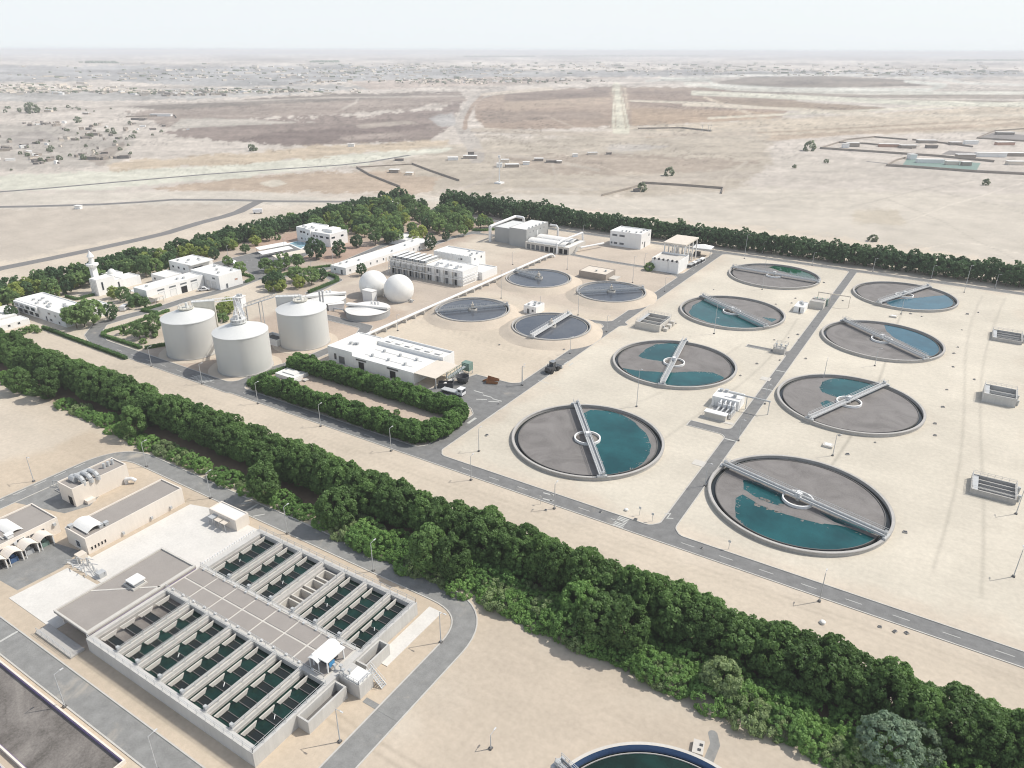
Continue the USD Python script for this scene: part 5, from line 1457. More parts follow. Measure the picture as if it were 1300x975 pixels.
def gantry(name, label, p0, p1, z0, z1, w, legs, mt='white_steel'):
    t = thing(name, label, 'conveyor')
    p0, p1 = np.array(p0, float), np.array(p1, float); d = p1 - p0; l = np.linalg.norm(d); d /= l; o = np.array([-d[1], d[0]])
    m = MB()
    for s_ in (-w / 2, w / 2):
        for zz in (0, 1.1):
            m.bar((*(p0 + o * s_), z0 + zz), (*(p1 + o * s_), z1 + zz), .14)
        n = max(2, int(l / 1.7))
        for k in range(n + 1):
            q = p0 + d * l * k / n + o * s_; z = z0 + (z1 - z0) * k / n
            m.bar((*q, z), (*q, z + 1.1), .1)
    m.build('truss', mt, t)
    MB().bar((*p0, z0 + .05), (*p1, z1 + .05), w - .2, .08).build('deck', 'steel', t)
    for k in range(legs):
        f = (k + .7) / (legs + .4); q = p0 + d * l * f; z = z0 + (z1 - z0) * f
        for s_ in (-w / 2, w / 2):
            MB().bar((*(q + o * s_), -.1), (*(q + o * s_), z), .22).build('leg', 'steel', t)
    return t
gantry('walkway', 'thin walkway from the left silo top to the white lift head', at(271, 380.5, 16.4), at(299, 380, 13.6), 15.6, 13.4, 1.2, 0)
gantry('walkway', 'thin walkway from the white lift head to the front silo crown', (tw[0] + 1, tw[1] - 2), (-201.6, 150.2), 13.2, 17.4, 1.2, 0)
gantry('conveyor_bridge', 'sloping grey conveyor bridge from the lift head towards the right rear silo', (tw[0] + 2.2, tw[1] + .5), at(349, 376, 15.6), 10.6, 15.4, 2.2, 1, 'steel')
t = thing('valve_house', 'low white wall and dark pit between the front and the right rear silo', 'building')
block(t, -214.5, -206.3, 166.5, 171.8, 2.6, 'white_paint', 'concrete_dark', 1.0)

# ---- gas holders and covered tanks
for (px_, py_, R, lab) in [(474.1, 361.3, 6.35, 'left one of the two white gas holder domes'), (506.3, 367.3, 6.55, 'right one of the two white gas holder domes, in front')]:
    x, y = at(px_, py_, 4.7)
    t = thing('gas_holder', lab, 'gas dome', (x, y, 0))
    th0 = math.asin(-4.7 / R); pr = [(R * math.cos(a), 4.7 + R * math.sin(a)) for a in np.linspace(th0, math.pi / 2 - .002, 26)]
    MB().lathe(pr, n=72).build('membrane', 'dome_white', t, smooth=True)
    MB().ring(R * math.cos(th0) - .1, R * math.cos(th0) + .7, -.1, .3, n=64).build('base_ring', 'concrete', t)
    m = MB(); m.obox(R * .9 + .8, 0, .6, 1.2, .9, 1.2); m.tube((R * .7, .5, .8), (R + 1.4, .5, .8), .2, n=8); m.build('blower', 'steel', t)


def covered_tank(cx, cy, R, H, label, ridge_ang):
    t = thing('covered_tank', label, 'tank', (cx, cy, 0))
    MB().lathe([(R, -.2), (R, H)], n=80).build('wall', 'grey_cladding', t, smooth=30)
    n = 28
    for k in range(n):
        a0, a1 = 2 * math.pi * k / n, 2 * math.pi * (k + 1) / n
        z = H + .05 + .03 * (k % 2)
        m = MB(); m.add([(0, 0, z + .95), ((R + .25) * math.cos(a0), (R + .25) * math.sin(a0), z), ((R + .25) * math.cos(a1), (R + .25) * math.sin(a1), z), (0, 0, z + .8), ((R + .25) * math.cos(a0), (R + .25) * math.sin(a0), z - .12), ((R + .25) * math.cos(a1), (R + .25) * math.sin(a1), z - .12)], [(0, 1, 2), (3, 5, 4), (1, 4, 5), (1, 5, 2)] if False else [(0, 1, 2), (3, 5, 4), (1, 4, 5), (1, 5, 2)])
        m.build('roof_panel', 'white_roof', t)
    c, s_ = math.cos(ridge_ang), math.sin(ridge_ang)
    m = MB(); m.obox(0, 0, H + 1.15, 2 * R + .6, 2.2, .8, ridge_ang); m.build('ridge_cover', 'white_roof', t)
    m = MB(); m.obox(-s_ * 1.2, c * 1.2, H + .7, 2 * R + .4, .25, 1.0, ridge_ang); m.build('ridge_side', 'grey_cladding', t)
    for k in range(3):
        m = MB(); m.tube((-4 * s_ + 1.5 * k * c, 4 * c + 1.5 * k * s_, H + .6), (-4 * s_ + 1.5 * k * c, 4 * c + 1.5 * k * s_, H + 1.9), .45, n=10); m.build('roof_vent', 'white_steel', t)
    return t


covered_tank(-202.6, 211.6, 9.0, 2.7, 'white covered round tank in front of the domes, raised ridge across it', .30)
cx, cy = at(412, 378, 2.6)
covered_tank(cx, cy, 9.0, 2.7, 'white covered round tank half hidden behind the right rear silo', .9)
t = thing('duct_house', 'white ducts and low box between the two covered tanks', 'building')
x, y = at(427, 392)
m = MB(); m.obox(x, y, 1.2, 6.5, 3.4, 2.4, .9); m.build('wall', 'white_paint', t)
m = MB(); m.obox(x, y, 2.5, 6.9, 3.8, .2, .9); m.build('roof', 'white_roof', t)
m = MB(); m.path([(x + 1, y - 2.5, 0), (x + 1, y - 2.5, 1.2), (x + 6, y - 2.0, 1.3), (x + 7, y - 1.5, 0)], .3, 8); m.build('duct', 'steel', t)
t = thing('vent_stack', 'pair of thin grey stacks in front of the hidden covered tank', 'stack')
for px_ in (407.5, 411.5):
    x, y = at(px_, 392)
    m = MB(); m.tube((x, y, -.1), (x, y, 7.5), .42, .36, n=12); m.tube((x, y, 7.5), (x, y, 7.8), .5, n=12); m.build('stack', 'steel', t)
x, y = at(470, 345)
t = thing('pump_house', 'small white machine house with vents behind the front covered tank', 'building')
x, y = at(468, 383)
m = MB(); m.obox(x, y + 1, 2.4, 5.5, 3.0, 4.8); m.build('wall', 'white_paint', t); m = MB(); m.obox(x, y + 1, 4.95, 5.9, 3.4, .25); m.build('roof', 'white_roof', t)

# ---- dewatering building with canopy (white, right of the silos)
t = thing('sludge_building', 'long white flat roofed building behind the tall hedge, canopy at its right end', 'building')
block(t, -181.0, -169.5, 167.4, 183.6, 5.6, z0=0, par=.25)
block(t, -169.49, -142.6, 167.41, 180.6, 4.2, par=.12)
block(t, -169.49, -140.4, 180.62, 187.0, 5.5, par=.7)
for k, (x, w) in enumerate([(-165.5, 4.6), (-151.5, 4.8)]):
    win(t, '-v', 167.41, x, 3.1, w, .55, 'glass_dark', 'steel')
    win(t, '-v', 167.41, x, 0, 2.4, 2.7, 'dark_opening', 'steel', 'door')
win(t, '-v', 167.4, -177.6, 1.2, 1.1, 2.2, 'glass_dark'); win(t, '-v', 167.4, -174.6, .2, 2.6, 2.6, 'window_shade', 'steel', 'door')
units(t, [(-175.6, 173.5), (-173.9, 173.7), (-173.1, 174.2)], 5.35)
for i in range(3):
    for j in range(2):
        units(t, [(-163.5 + 7.2 * i + .8 * j, 171.2 + 5.2 * j)], 4.08, s=.7, h=.8)
for j in range(2):
    B(-167, -146, 171.1 + 5.2 * j, 171.25 + 5.2 * j, 4.08, 4.16).build('roof_pipe', 'steel', t)
for k in range(6):
    units(t, [(-166.5 + 4.4 * k, 184)], 4.8, 'skylight', 'canopy_white', 1.9, .35)
t = thing('truck_canopy', 'cream canopy on posts at the right end of the white sludge building', 'canopy')
MB().add([(-142.4, 167.6, 4.15), (-134.2, 168.2, 3.9), (-134.2, 180.6, 4.1), (-142.4, 180.4, 4.35), (-142.4, 167.6, 3.95), (-134.2, 168.2, 3.7), (-134.2, 180.6, 3.9), (-142.4, 180.4, 4.15)], [(0, 1, 2, 3), (4, 7, 6, 5), (0, 4, 5, 1), (1, 5, 6, 2), (2, 6, 7, 3), (3, 7, 4, 0)]).build('canopy_roof', 'canopy_cream', t)
for x, y in ((-134.4, 168.6), (-134.4, 174.5), (-134.4, 180.3), (-138.2, 180.2)):
    MB().bar((x, y, -.1), (x, y, 3.7), .22).build('post', 'steel', t)
gantry('loading_conveyor', 'inclined green grey conveyor beside the cream canopy', at(568, 478, 2.2), at(590, 464.5, 4.0), 1.6, 3.8, 1.4, 2, 'green_paint')
x, y = at(593.5, 474)
t = thing('hopper_box', 'green grey hopper box at the end of the loading conveyor', 'hopper', (x, y, 0)); B(-1.5, 1.5, -1.2, 1.2, 1.4, 4.2).build('box', 'green_paint', t)
for a in (-1.3, 1.3):
    for b in (-1, 1):
        MB().bar((a, b, 0), (a, b, 1.4), .2).build('leg', 'steel', t)
t = thing('ramp_wall', 'pale low ramp wall beside the yard below the conveyor', 'wall')
m = MB(); a, b = at(564, 491), at(588, 475); m.bar((*a, .6), (*b, .6), .5, 1.3); m.build('wall', 'white_paint', t)
t = thing('pit_house', 'flat white chamber in the sand strip between the tall hedges', 'building')
block(t, -186.0, -177.2, 147.6, 154.3, 1.3, par=.15)
units(t, [(-176.2, 149.0), (-174.8, 150.5)], 0, 'plinth', 'concrete_light', 1.3, .4)
B(-184.5, -179, 149.5, 152.6, 1.16, 1.5).build('hatch', 'white_roof', t)

# ---- engine house
t = thing('engine_house', 'long white engine house with a row of roof monitors and dark bays', 'building')
EX = [-236.5, -192.6]
block(t, -236.5, -214.05, 265.0, 277.6, 7.6, 'concrete_light', 'white_roof', .3)
block(t, -214.0, -192.6, 265.01, 277.6, 7.2, 'white_paint', 'white_roof', .3)
for k in range(6):
    x = -235.2 + 3.55 * k
    m = MB(); m.box(x, x + 1.5, 265.6, 277.0, 7.3, 8.5); m.build('roof_monitor', 'grey_cladding', t)
    m = MB(); m.box(x - .15, x + 1.75, 265.4, 277.2, 8.5, 8.62); m.build('monitor_cap', 'canopy_white', t)
    MB().tube((x + 2.4, 266.6, 7.3), (x + 2.4, 266.6, 8.6), .75, n=12).build('exhaust', 'steel', t)
for k in range(10):
    x = -235.0 + 3.6 * k if k < 6 else -213 + 5.1 * (k - 6)
    win(t, '-v', 265.0, x + 1.0, .1, 2.1, 2.9, 'window_shade' if k % 3 else 'dark_opening', 'steel', 'door')
    win(t, '-v', 265.0, x + 1.0, 4.2, 1.9, 1.9, 'window_shade', 'white_steel')
    B(x - .75, x - .35, 264.55, 264.96, -.1, 7.0).build('pilaster', 'concrete_light', t)
    MB().path([(x + 2.0, 264.7, .2), (x + 2.0, 264.7, 6.6)], .16, 6).build('pipe', 'steel', t)
m = MB()
for z in (3.4, 6.7):
    m.bar((-236.4, 263.6, z), (-192.7, 263.6, z), .25, .3); m.bar((-236.4, 263.6, z + 1.1), (-192.7, 263.6, z + 1.1), .08)
for k in range(25):
    m.bar((-236.3 + 1.815 * k, 263.6, -.1), (-236.3 + 1.815 * k, 263.6, 7.8), .13)
m.build('gallery_frame', 'white_steel', t)
for k in range(6):
    B(-235.6 + 3.55 * k, -233.2 + 3.55 * k, 263.7, 264.9, 4.0, 6.2).build('silencer', 'steel', t)
for k in range(3):
    x = -209.5 + 5.6 * k
    m = MB(); m.tube((x, 268.5, 6.9), (x, 268.5, 8.1), .95, n=14); m.tube((x, 268.5, 8.1), (x + 1.3, 268.5, 8.4), .4, n=8); m.build('exhaust', 'white_steel', t)
    B(x - 1.2, x + 1.2, 271, 275, 6.9, 7.7).build('roof_box', 'canopy_white', t)
for k, z in enumerate((2.4, 3.6, 5.0)):
    MB().path([(-194, 264.4 - .3 * k, z), (-191.8, 264.4 - .3 * k, z), (-191.6, 276, z)], .2, 6).build('pipe', 'white_steel', t)
block(t, -204.0, -190.6, 278.0, 291.0, 3.8)
t = thing('control_block', 'white two storey block behind the engine house', 'building')
block(t, -224.0, -201.0, 284.0, 296.2, 8.6, 'white_paint', 'white_roof', .5)
for k in range(9):
    B(-222.5 + 2.4 * k, -221.9 + 2.4 * k, 283.8, 283.98, 5.8, 8.9).build('buttress', 'white_paint', t)
win(t, '-v', 284, -207.5, 6.2, 2.2, .9); win(t, '+u', -201.0, 287, 6.4, 1.0, 1.0); win(t, '+u', -201.0, 292.5, 6.4, 1.0, 1.0); win(t, '+u', -201.0, 290, 2.4, 1.0, 1.0)
units(t, [(-203.5, 287), (-204.5, 289.6), (-203, 292), (-209, 294)], 8.1)
t = thing('row_building', 'long low white row building with small windows left of the domes', 'building')
block(t, -261.6, -251.4, 249.6, 318.0, 3.6, par=.2)
for k in range(13):
    win(t, '+u', -251.4, 252.5 + 4.9 * k, 1.3, .9, 1.1, 'window_shade')
for y in (279, 281.5, 284):
    win(t, '+u', -251.4, y, 0.05, 1.1, 2.2, 'canopy_cream', 'white_steel', 'door')
win(t, '-v', 249.6, -258.6, 1.4, 1.0, 1.0); win(t, '-v', 249.6, -254.2, .05, 1.2, 2.2, 'window_shade', 'white_steel', 'door')
units(t, [(-259, 254), (-258.5, 258), (-256, 264), (-254, 287), (-256, 300), (-259, 310)], 3.4)
x0, y0 = at(513, 308, 3.4)
t = thing('row_annex', 'small white annex at the far end of the row building', 'building')
block(t, -276, -264, 310, 322, 3.6, par=.2)

# ---- grey gabled halls with the big white duct
t = thing('screen_hall', 'tall grey box hall with a lower wing and a big white duct', 'hall')
block(t, -216.8, -205.6, 343.6, 368.0, 10.0, 'grey_cladding', 'white_roof', .1)
block(t, -228.4, -217.4, 346.4, 366.0, 8.6, 'grey_cladding', 'silo_cap', .1)
for k in range(5):
    units(t, [(-206.3, 347.5 + 3.9 * k)], 9.9, s=.7, h=.6)
    win(t, '+u', -205.6, 347.5 + 3.9 * k, 7.6, .8, .6, 'glass_dark', 'steel')
win(t, '+u', -205.6, 356, 3.6, 1.0, 4.4, 'white_paint', 'steel', 'door')
MB().path([(-230.4, 344.6, 0), (-230.4, 344.6, 8.6), (-230.4, 372, 9.6), (-226, 374, 9.0), (-226, 375, 4)], .85, 12).build('duct', 'white_steel', t)
MB().path([(-205.2, 369.6, 8.0), (-201, 369.6, 8.0), (-200, 369.6, 6.4), (-200, 369.6, 1)], .6, 10).build('duct', 'white_steel', t)
t = thing('barrel_shed', 'low shed with two white barrel roofs and a dark open front', 'shed')
block(t, -205.4, -178.0, 342.0, 361.5, 3.9, 'concrete_light', 'white_roof', .1)
for k, y in enumerate((343.2, 352.6)):
    n = 10; v = []
    for i in range(n + 1):
        a = math.pi * i / n
        v += [(-204.5, y + 3.6 - 3.6 * math.cos(a), 3.85 + 1.5 * math.sin(a)), (-181.0, y + 3.6 - 3.6 * math.cos(a), 3.85 + 1.5 * math.sin(a))]
    f = [(2 * i, 2 * i + 1, 2 * i + 3, 2 * i + 2) for i in range(n)]
    MB().add(v, f).build('barrel_roof', 'white_roof', t, smooth=40)
    for i in range(8):
        B(-203.6 + 2.9 * i, -203.2 + 2.9 * i, y - .1, y + .35, 3.86, 4.35).build('roof_bracket', 'white_steel', t)
for i in range(9):
    win(t, '-v', 342.0, -203.2 + 2.9 * i, .1, 2.1, 2.7, 'dark_opening' if i > 3 else 'window_shade', 'concrete_light', 'door')
MB().path([(-184.4, 340.2, 0), (-184.4, 340.2, 5.4), (-184.4, 345, 6.4), (-180.4, 362, 8.0), (-180.4, 363, 3)], .55, 10).build('duct', 'white_steel', t)
MB().path([(-176.4, 352, 2.2), (-170, 368, 2.2)], .5, 10).build('duct', 'white_steel', t)
t = thing('outside_stair', 'steel stair at the right end of the barrel roofed shed', 'stairs')
for q in range(9):
    B(-177.8, -176.2, 346 + q * .6, 346.55 + q * .6, .4 * q + .1, .4 * q + .2).build('step', 'steel', t)
t = thing('office_cube', 'white two storey building with window bands right of the grey halls', 'building')
block(t, -169.0, -150.4, 374.0, 388.2, 8.4, 'white_paint', 'white_roof', .5)
for x, w in ((-166.2, 3.0), (-161.8, 3.2)):
    win(t, '-v', 374.0, x, 5.6, w, 1.1, 'window_shade')
for x, w in ((-167.9, 1.0), (-165.5, 2.0), (-161.8, 2.6)):
    win(t, '-v', 374.0, x, 1.2, w, 1.1, 'window_shade')
win(t, '+u', -150.4, 376.2, 2.6, 1.0, 1.2); win(t, '+u', -150.4, 379.5, .1, 1.6, 3.2, 'window_shade', 'white_steel', 'door'); win(t, '+u', -150.4, 385, 5.6, 1.2, 1.2)
units(t, [(-163, 377), (-161, 378), (-159, 377.5), (-155, 378), (-153, 380), (-153.5, 385), (-152, 386.5)], 7.9)
t = thing('post_canopy', 'tall canopy on slender posts behind the white pump house', 'canopy')
B(-130.0, -118.0, 353.6, 373.2, 10.4, 11.1).build('canopy_roof', 'canopy_cream', t)
for x in (-129.4, -124, -118.6):
    for y in (354.4, 360.5, 366.6, 372.6):
        MB().bar((x, y, -.1), (x, y, 10.4), .5).build('post', 'white_paint', t)
for k in range(16):
    x, y = -128.2 + 2.2 * (k % 5), 356 + 4.8 * (k // 5)
    MB().tube((x, y, 0), (x, y, 5.2), .32, n=8).build('pump_column', 'steel', t)
t = thing('pump_house', 'white windowless pump house at the road with round vents on its edge', 'building')
block(t, -129.6, -115.7, 338.4, 353.0, 6.4, 'white_paint', 'concrete_light', .8)
for k in range(6):
    MB().tube((-128.2 + 2.3 * k, 338.2, 6.2), (-128.2 + 2.3 * k, 338.9, 6.2), .55, n=12).build('vent', 'dark_metal', t)
B(-121.2, -120.7, 338.1, 338.38, 0, 6.2).build('downpipe', 'white_steel', t); B(-128.8, -128.4, 338.1, 338.38, 0, 6.2).build('downpipe', 'white_steel', t)
a = at(905, 326)
for k in range(4):
    x, y = at(877 + 4.6 * k, 339 - 2.2 * k)
    t = thing('generator', ['first', 'second', 'third', 'fourth'][k] + ' grey generator from the left beside the tall canopy', 'generator', (x, y, 0))
    B(-1.0, 1.0, -2.6, 2.6, 0, 1.9).build('casing', 'canopy_white' if k % 2 else 'steel', t); B(-1.03, 1.03, -2.63, -1.2, .4, 1.6).build('grille', 'dark_metal', t); B(1.0, 1.06, -2, 2, .4, 1.6).build('grille', 'dark_metal', t)
x, y = at(893, 312.5, 5.0)
t = thing('shade_canopy', 'small white pitched canopy beside the far road corner', 'canopy', (x, y, 0), .1)
MB().add([(-5, -4, 4.6), (5, -4, 4.6), (5, 4, 4.6), (-5, 4, 4.6), (0, 0, 6.2)], [(0, 1, 4), (1, 2, 4), (2, 3, 4), (3, 0, 4), (0, 2, 1), (0, 3, 2)]).build('canopy_roof', 'canopy_white', t)
for a in (-4.7, 4.7):
    for b in (-3.7, 3.7):
        MB().bar((a, b, 0), (a, b, 4.6), .25).build('post', 'steel', t)
B(-4, -1, -3, 0, 0, 2).build('equipment', 'dark_metal', t)

# ---- long white pipe
t = thing('overground_pipe', 'long white pipe on supports running past the sand banked tanks', 'pipe')
MB().tube((-183.6, 187, 2.0), (-183.6, 331, 2.0), .55, n=14).build('pipe', 'white_steel', t)
MB().tube((-185.0, 187, 1.4), (-185.0, 331, 1.4), .18, n=8).build('side_pipe', 'steel', t)
MB().path([(-183.6, 331, 2.0), (-183.0, 333, 1.6), (-182.6, 334.5, 0)], .55, 12).build('bend', 'white_steel', t)
for k in range(25):
    B(-185.4, -182.8, 188 + 6 * k, 188.5 + 6 * k, -.1, 1.35).build('support', 'concrete_light', t)

# ---- small works on the tank field
def open_pit(label, x0, x1, y0, y1, h, slots, axis='u', rail=True, wallm='concrete', name='valve_pit'):
    t = thing(name, label, 'pit')
    r = rect(x0, x1, y0, y1)
    MB().prism(r.difference(r.buffer(-.35, join_style='mitre')), -.1, h).build('wall', wallm, t)
    MB().sheet(r.buffer(-.34, join_style='mitre'), .15).build('floor', 'water_dark', t)
    for k in range(1, slots):
        if axis == 'u':
            y = y0 + (y1 - y0) * k / slots; MB().box(x0 + .36, x1 - .36, y - .15, y + .15, .1, h - .25).build('divider', wallm, t)
        else:
            x = x0 + (x1 - x0) * k / slots; MB().box(x - .15, x + .15, y0 + .36, y1 - .36, .1, h - .25).build('divider', wallm, t)
    MB().box(x0 + .36, x0 + 1.5, y0 + .36, y1 - .36, h - .3, h - .2).build('grating', 'steel', t)
    if rail:
        m = MB(); railing(m, [(x0 + .15, y0 + .15), (x0 + .15, y1 - .15), (x1 - .15, y1 - .15), (x1 - .15, y0 + .15), (x0 + .15, y0 + .15)], h, 1.0, 1.5, .055); m.build('handrail', 'steel', t)
    for q in range(2):
        y = y0 + (y1 - y0) * (q + .5) / 2
        m = MB(); m.tube((x1 + .5, y, 0), (x1 + .5, y, 1.4), .3, n=8); m.obox(x1 + .5, y, 1.6, .6, .6, .5); m.build('valve', 'steel', t)
    return t


def px_rect(fl, fr, depth):
    (x0, y0), (x1, y1) = at(*fl), at(*fr)
    y = (y0 + y1) / 2
    return x0, x1, y, y + depth


x0, x1, y0, y1 = px_rect((1258.5, 432), (1297, 438), 10.5); open_pit('low slotted concrete pit at the right edge, farthest of three', x0, x1, y0, y1, 1.3, 4)
x0, x1, y0, y1 = px_rect((1246, 509), (1286, 517.7), 8.5); open_pit('raised grey concrete pit at the right edge, middle one of three', x0, x1 + .5, y0, y1, 2.9, 2, wallm='concrete_wall')
x0, x1, y0, y1 = px_rect((1230.5, 627), (1289, 641), 8.6); open_pit('low slotted concrete pit at the right edge, nearest of three', x0, x1, y0, y1, 1.5, 4)
t = open_pit('open topped pale concrete pit at the road between the two tank fields', -103.0, -92.8, 256.8, 269.5, 2.7, 3, 'u', True, 'concrete_light')
for k in range(3):
    B(-92.2, -90.6, 259 + 3.6 * k, 261 + 3.6 * k, -.1, 1.1 + .4 * k).build('plinth', 'concrete_light', t)
t = thing('mud_box', 'long beige concrete box between the small round tanks', 'tank')
block(t, -154.6, -140.3, 308.4, 319.0, 3.2, 'mud_wall', 'canopy_cream', .15)
units(t, [(-147, 312), (-143, 314)], 3.0); B(-140.2, -136.4, 311, 317, -.1, .9).build('plinth', 'concrete_light', t)
t = thing('pump_hut', 'small white flat roofed hut between the four small round tanks', 'building')
block(t, -149.6, -143.6, 248.4, 255.4, 3.4, par=.2)
units(t, [(-148, 250), (-145.5, 250.6), (-147, 253.6), (-145, 253.8)], 3.2); win(t, '-v', 248.4, -147.4, .1, 1.1, 2.1, 'window_shade', 'white_steel', 'door'); win(t, '-v', 248.4, -145.2, 1.2, .9, .9)
MB().tube((-145.2, 254.8, 3.2), (-145.2, 254.8, 6.2), .08, n=6).build('mast', 'steel', t)


def pump_station(label, fl, fr, front, seed):
    """White house with a pipe yard in front of it and a gantry beam reaching over to the road."""
    t = thing('pump_station', label, 'pump station')
    (x0, y0), (x1, y1) = at(*fl), at(*fr)
    y = (y0 + y1) / 2; rr = random.Random(seed)
    block(t, x0, x1, y, y + 6.5, 3.3, 'white_paint', 'white_roof', .2)
    units(t, [(x0 + 1.2, y + 5.2), (x0 + 2.8, y + 5.6), (x1 - 2.2, y + 3.2)], 3.1, s=.9)
    for k in range(4):
        xx = x0 + 3 + (x1 - x0 - 4) * k / 3
        m = MB(); m.tube((xx, y - 1.4, 0), (xx, y - 1.4, 2.2), .55, n=12); m.tube((xx, y - 1.4, 2.2), (xx, y + .6, 3.0), .28, n=8); m.build('pump', 'white_steel', t)
        m = MB(); m.path([(xx, y - 1.4, 1.0), (xx, y - front + 2.4, 1.0), (xx, y - front + 2.4, .1)], .3, 8); m.build('pipe', 'steel', t)
    MB().box(x0 + .8, x1 - .3, y - front + 1.8, y - .02, -.1, .25).build('yard_floor', 'concrete', t)
    MB().box(x0 + 4, x1 - 1.5, y - front + 2.4, y - 3.2, .26, 1.2).build('casing', 'dark_metal', t)
    m = MB(); railing(m, [(x0 + 1, y - .3), (x0 + 1, y - front + 2), (x1 - .5, y - front + 2), (x1 - .5, y - .3)], .25, 2.0, 1.8, .07); m.build('frame', 'steel', t)
    MB().box(x0 + .8, x1 - 1.2, y - front - .6, y - front + 1.3, 0, 1.9).build('tank_box', 'concrete_light', t)
    MB().box(x0 + .6, x1 - 1.0, y - front - .8, y - front + 1.5, 1.9, 2.15).build('tank_lid', 'canopy_white', t)
    g = (x1 + 8.5)
    MB().bar((x0 + 4, y + 2.8, 4.4), (g, y + 2.8, 4.4), .3, .45).build('gantry_beam', 'steel', t)
    for xx in (x1 + 1.5, g - .3):
        MB().bar((xx, y + 2.8, -.1), (xx, y + 2.8, 4.2), .22).build('gantry_post', 'steel', t)
    MB().box(x0 - .2, x1 + 1.2, y - front - 1.2, y - front + .2, -.1, .1).build('slab', 'concrete_light', t)
    return t


pump_station('white pump station with pipe yard beside the road between the big tanks', (901.5, 516), (938, 521), 8.5, 3)
t = thing('switch_hut', 'small white hut with a dark door strip near the farthest big tanks', 'building')
(x0, y0), (x1, y1) = at(1006.5, 396.2), at(1020.3, 397.6)
y = (y0 + y1) / 2
block(t, x0, x1, y, y + 8, 2.6, par=.2); win(t, '-v', y, (x0 + x1) / 2 + .3, .1, .5, 2.2, 'dark_opening', 'white_steel', 'door'); units(t, [(x0 + 2, y + 5.5), (x0 + 1.6, y + 6.8), (x1 - 1.5, y + 4)], 2.4)
t = thing('pump_block', 'pale concrete block with piping and a gantry beside the small white hut', 'pump station')
(x0, y0), (x1, y1) = at(1026, 391), at(1044.6, 393)
y = (y0 + y1) / 2
block(t, x0, x1, y, y + 5, 3.2, 'concrete_light', 'concrete', .5)
for k in range(6):
    xx = x0 + .8 + (x1 - x0) * k / 5.5
    m = MB(); m.tube((xx, y + 6.5, 0), (xx, y + 6.5, 3.2), .4, n=8); m.tube((xx, y + 6.5, 3.0), (xx, y + 4.8, 3.0), .22, n=8); m.build('pump', 'green_paint' if k % 2 else 'steel', t)
MB().bar((x0 + 1.5, y + 8.5, 5.0), (x1 + 9, y + 8.5, 5.0), .3, .45).build('gantry_beam', 'canopy_cream', t)
for xx in (x0 + 1.7, x1 + 1, x1 + 8.8):
    MB().bar((xx, y + 8.5, -.1), (xx, y + 8.5, 4.8), .22).build('gantry_post', 'canopy_cream', t)
t = thing('valve_stand', 'small concrete valve stand with railings between two big tanks left of the road', 'valve')
(x0, y0), (x1, y1) = at(980.5, 447.5), at(995, 450.5)
y = (y0 + y1) / 2
block(t, x0, x1, y, y + 3.5, 1.8, 'concrete', 'concrete', .2)
m = MB(); railing(m, [(x0, y + .2), (x1, y + .2), (x1, y + 6), (x0, y + 6), (x0, y + .2)], 1.8, 1.1, 1.2, .06); m.build('handrail', 'steel', t)
for k in range(3):
    m = MB(); m.tube((x0 + .8 + 1.6 * k, y + 1.6, 1.7), (x0 + .8 + 1.6 * k, y + 1.6, 3.0), .2, n=8); m.obox(x0 + .8 + 1.6 * k, y + 1.6, 3.1, .7, .7, .4); m.build('valve', 'steel', t)
for (px_, py_, lab) in [(1051, 566.5, 'pale square hatch slab beside a lamp behind the largest settling tank'), (1134, 402.4, 'pale hatch slab in front of the far right settling tank')]:
    x, y = at(px_, py_)
    t = thing('hatch_slab', lab, 'hatch', (x, y, 0)); B(-1.3, 1.3, -1.1, 1.1, -.1, .6).build('slab', 'concrete_light', t); B(-.8, .8, -.7, .7, .6, .68).build('lid', 'canopy_white', t)
for (px_, py_, lab) in [(887.5, 588, 'white slab beside the road left of the largest tank'), (972, 481, 'pale slab beside the road right of the pump station')]:
    x, y = at(px_, py_)
    setdata(B(x - 1.6, x + 1.6, y - 1.4, y + 1.4, -.1, .07).build('concrete_slab', 'concrete_light'), kind='structure')
# ---- offices, mosque, workshops on the left
t = thing('office_block', 'white two storey office block with a recessed window front at the far left', 'building')
block(t, -329.0, -292.1, 136.2, 147.6, 5.4, 'white_paint', 'white_roof', .35)
block(t, -304.0, -293.0, 147.62, 155.0, 4.7, 'white_paint', 'white_roof', .3)
B(-328.4, -311.0, 135.2, 136.15, 2.7, 5.2).build('balcony', 'white_paint', t)
for k in range(4):
    win(t, '-v', 135.2, -326.4 + 4.3 * k, 3.2, 3.0, 1.3, 'glass_dark'); win(t, '-v', 136.2, -326.4 + 4.3 * k, .5, 2.8, 1.5, 'glass_dark')
for x, z, w, h in ((-303.5, 3.3, 1.7, .8), (-303.0, .6, 1.6, .9), (-306.2, .2, .9, 1.9), (-299, 3.0, 1, .8), (-297, .6, 1, .9)):
    win(t, '-v', 136.2, x, z, w, h, 'glass_dark')
win(t, '+u', -292.1, 138.5, 1, 1.2, 1.4); win(t, '+u', -293.0, 151, 2.6, 2.2, 1.2)
rr = random.Random(9)
for k in range(14):
    units(t, [(-322 + 1.9 * k + rr.uniform(-.5, .5), 139.5 + rr.uniform(-1.6, 4.5))], 5.05, 'air_conditioner', 'steel', .9, .5)
t = thing('annex', 'low white annex left of the office block, behind a row of small bushes', 'building')
block(t, -315.4, -308.7, 112.0, 130.8, 2.4, par=.15)
for k in range(4):
    win(t, '+u', -308.7, 116 + 3.6 * k, 1.1, .9, .8)
t = thing('annex', 'second low annex cut off by the left edge, behind the first', 'building')
block(t, -324, -318.5, 116, 131, 2.2, par=.15)

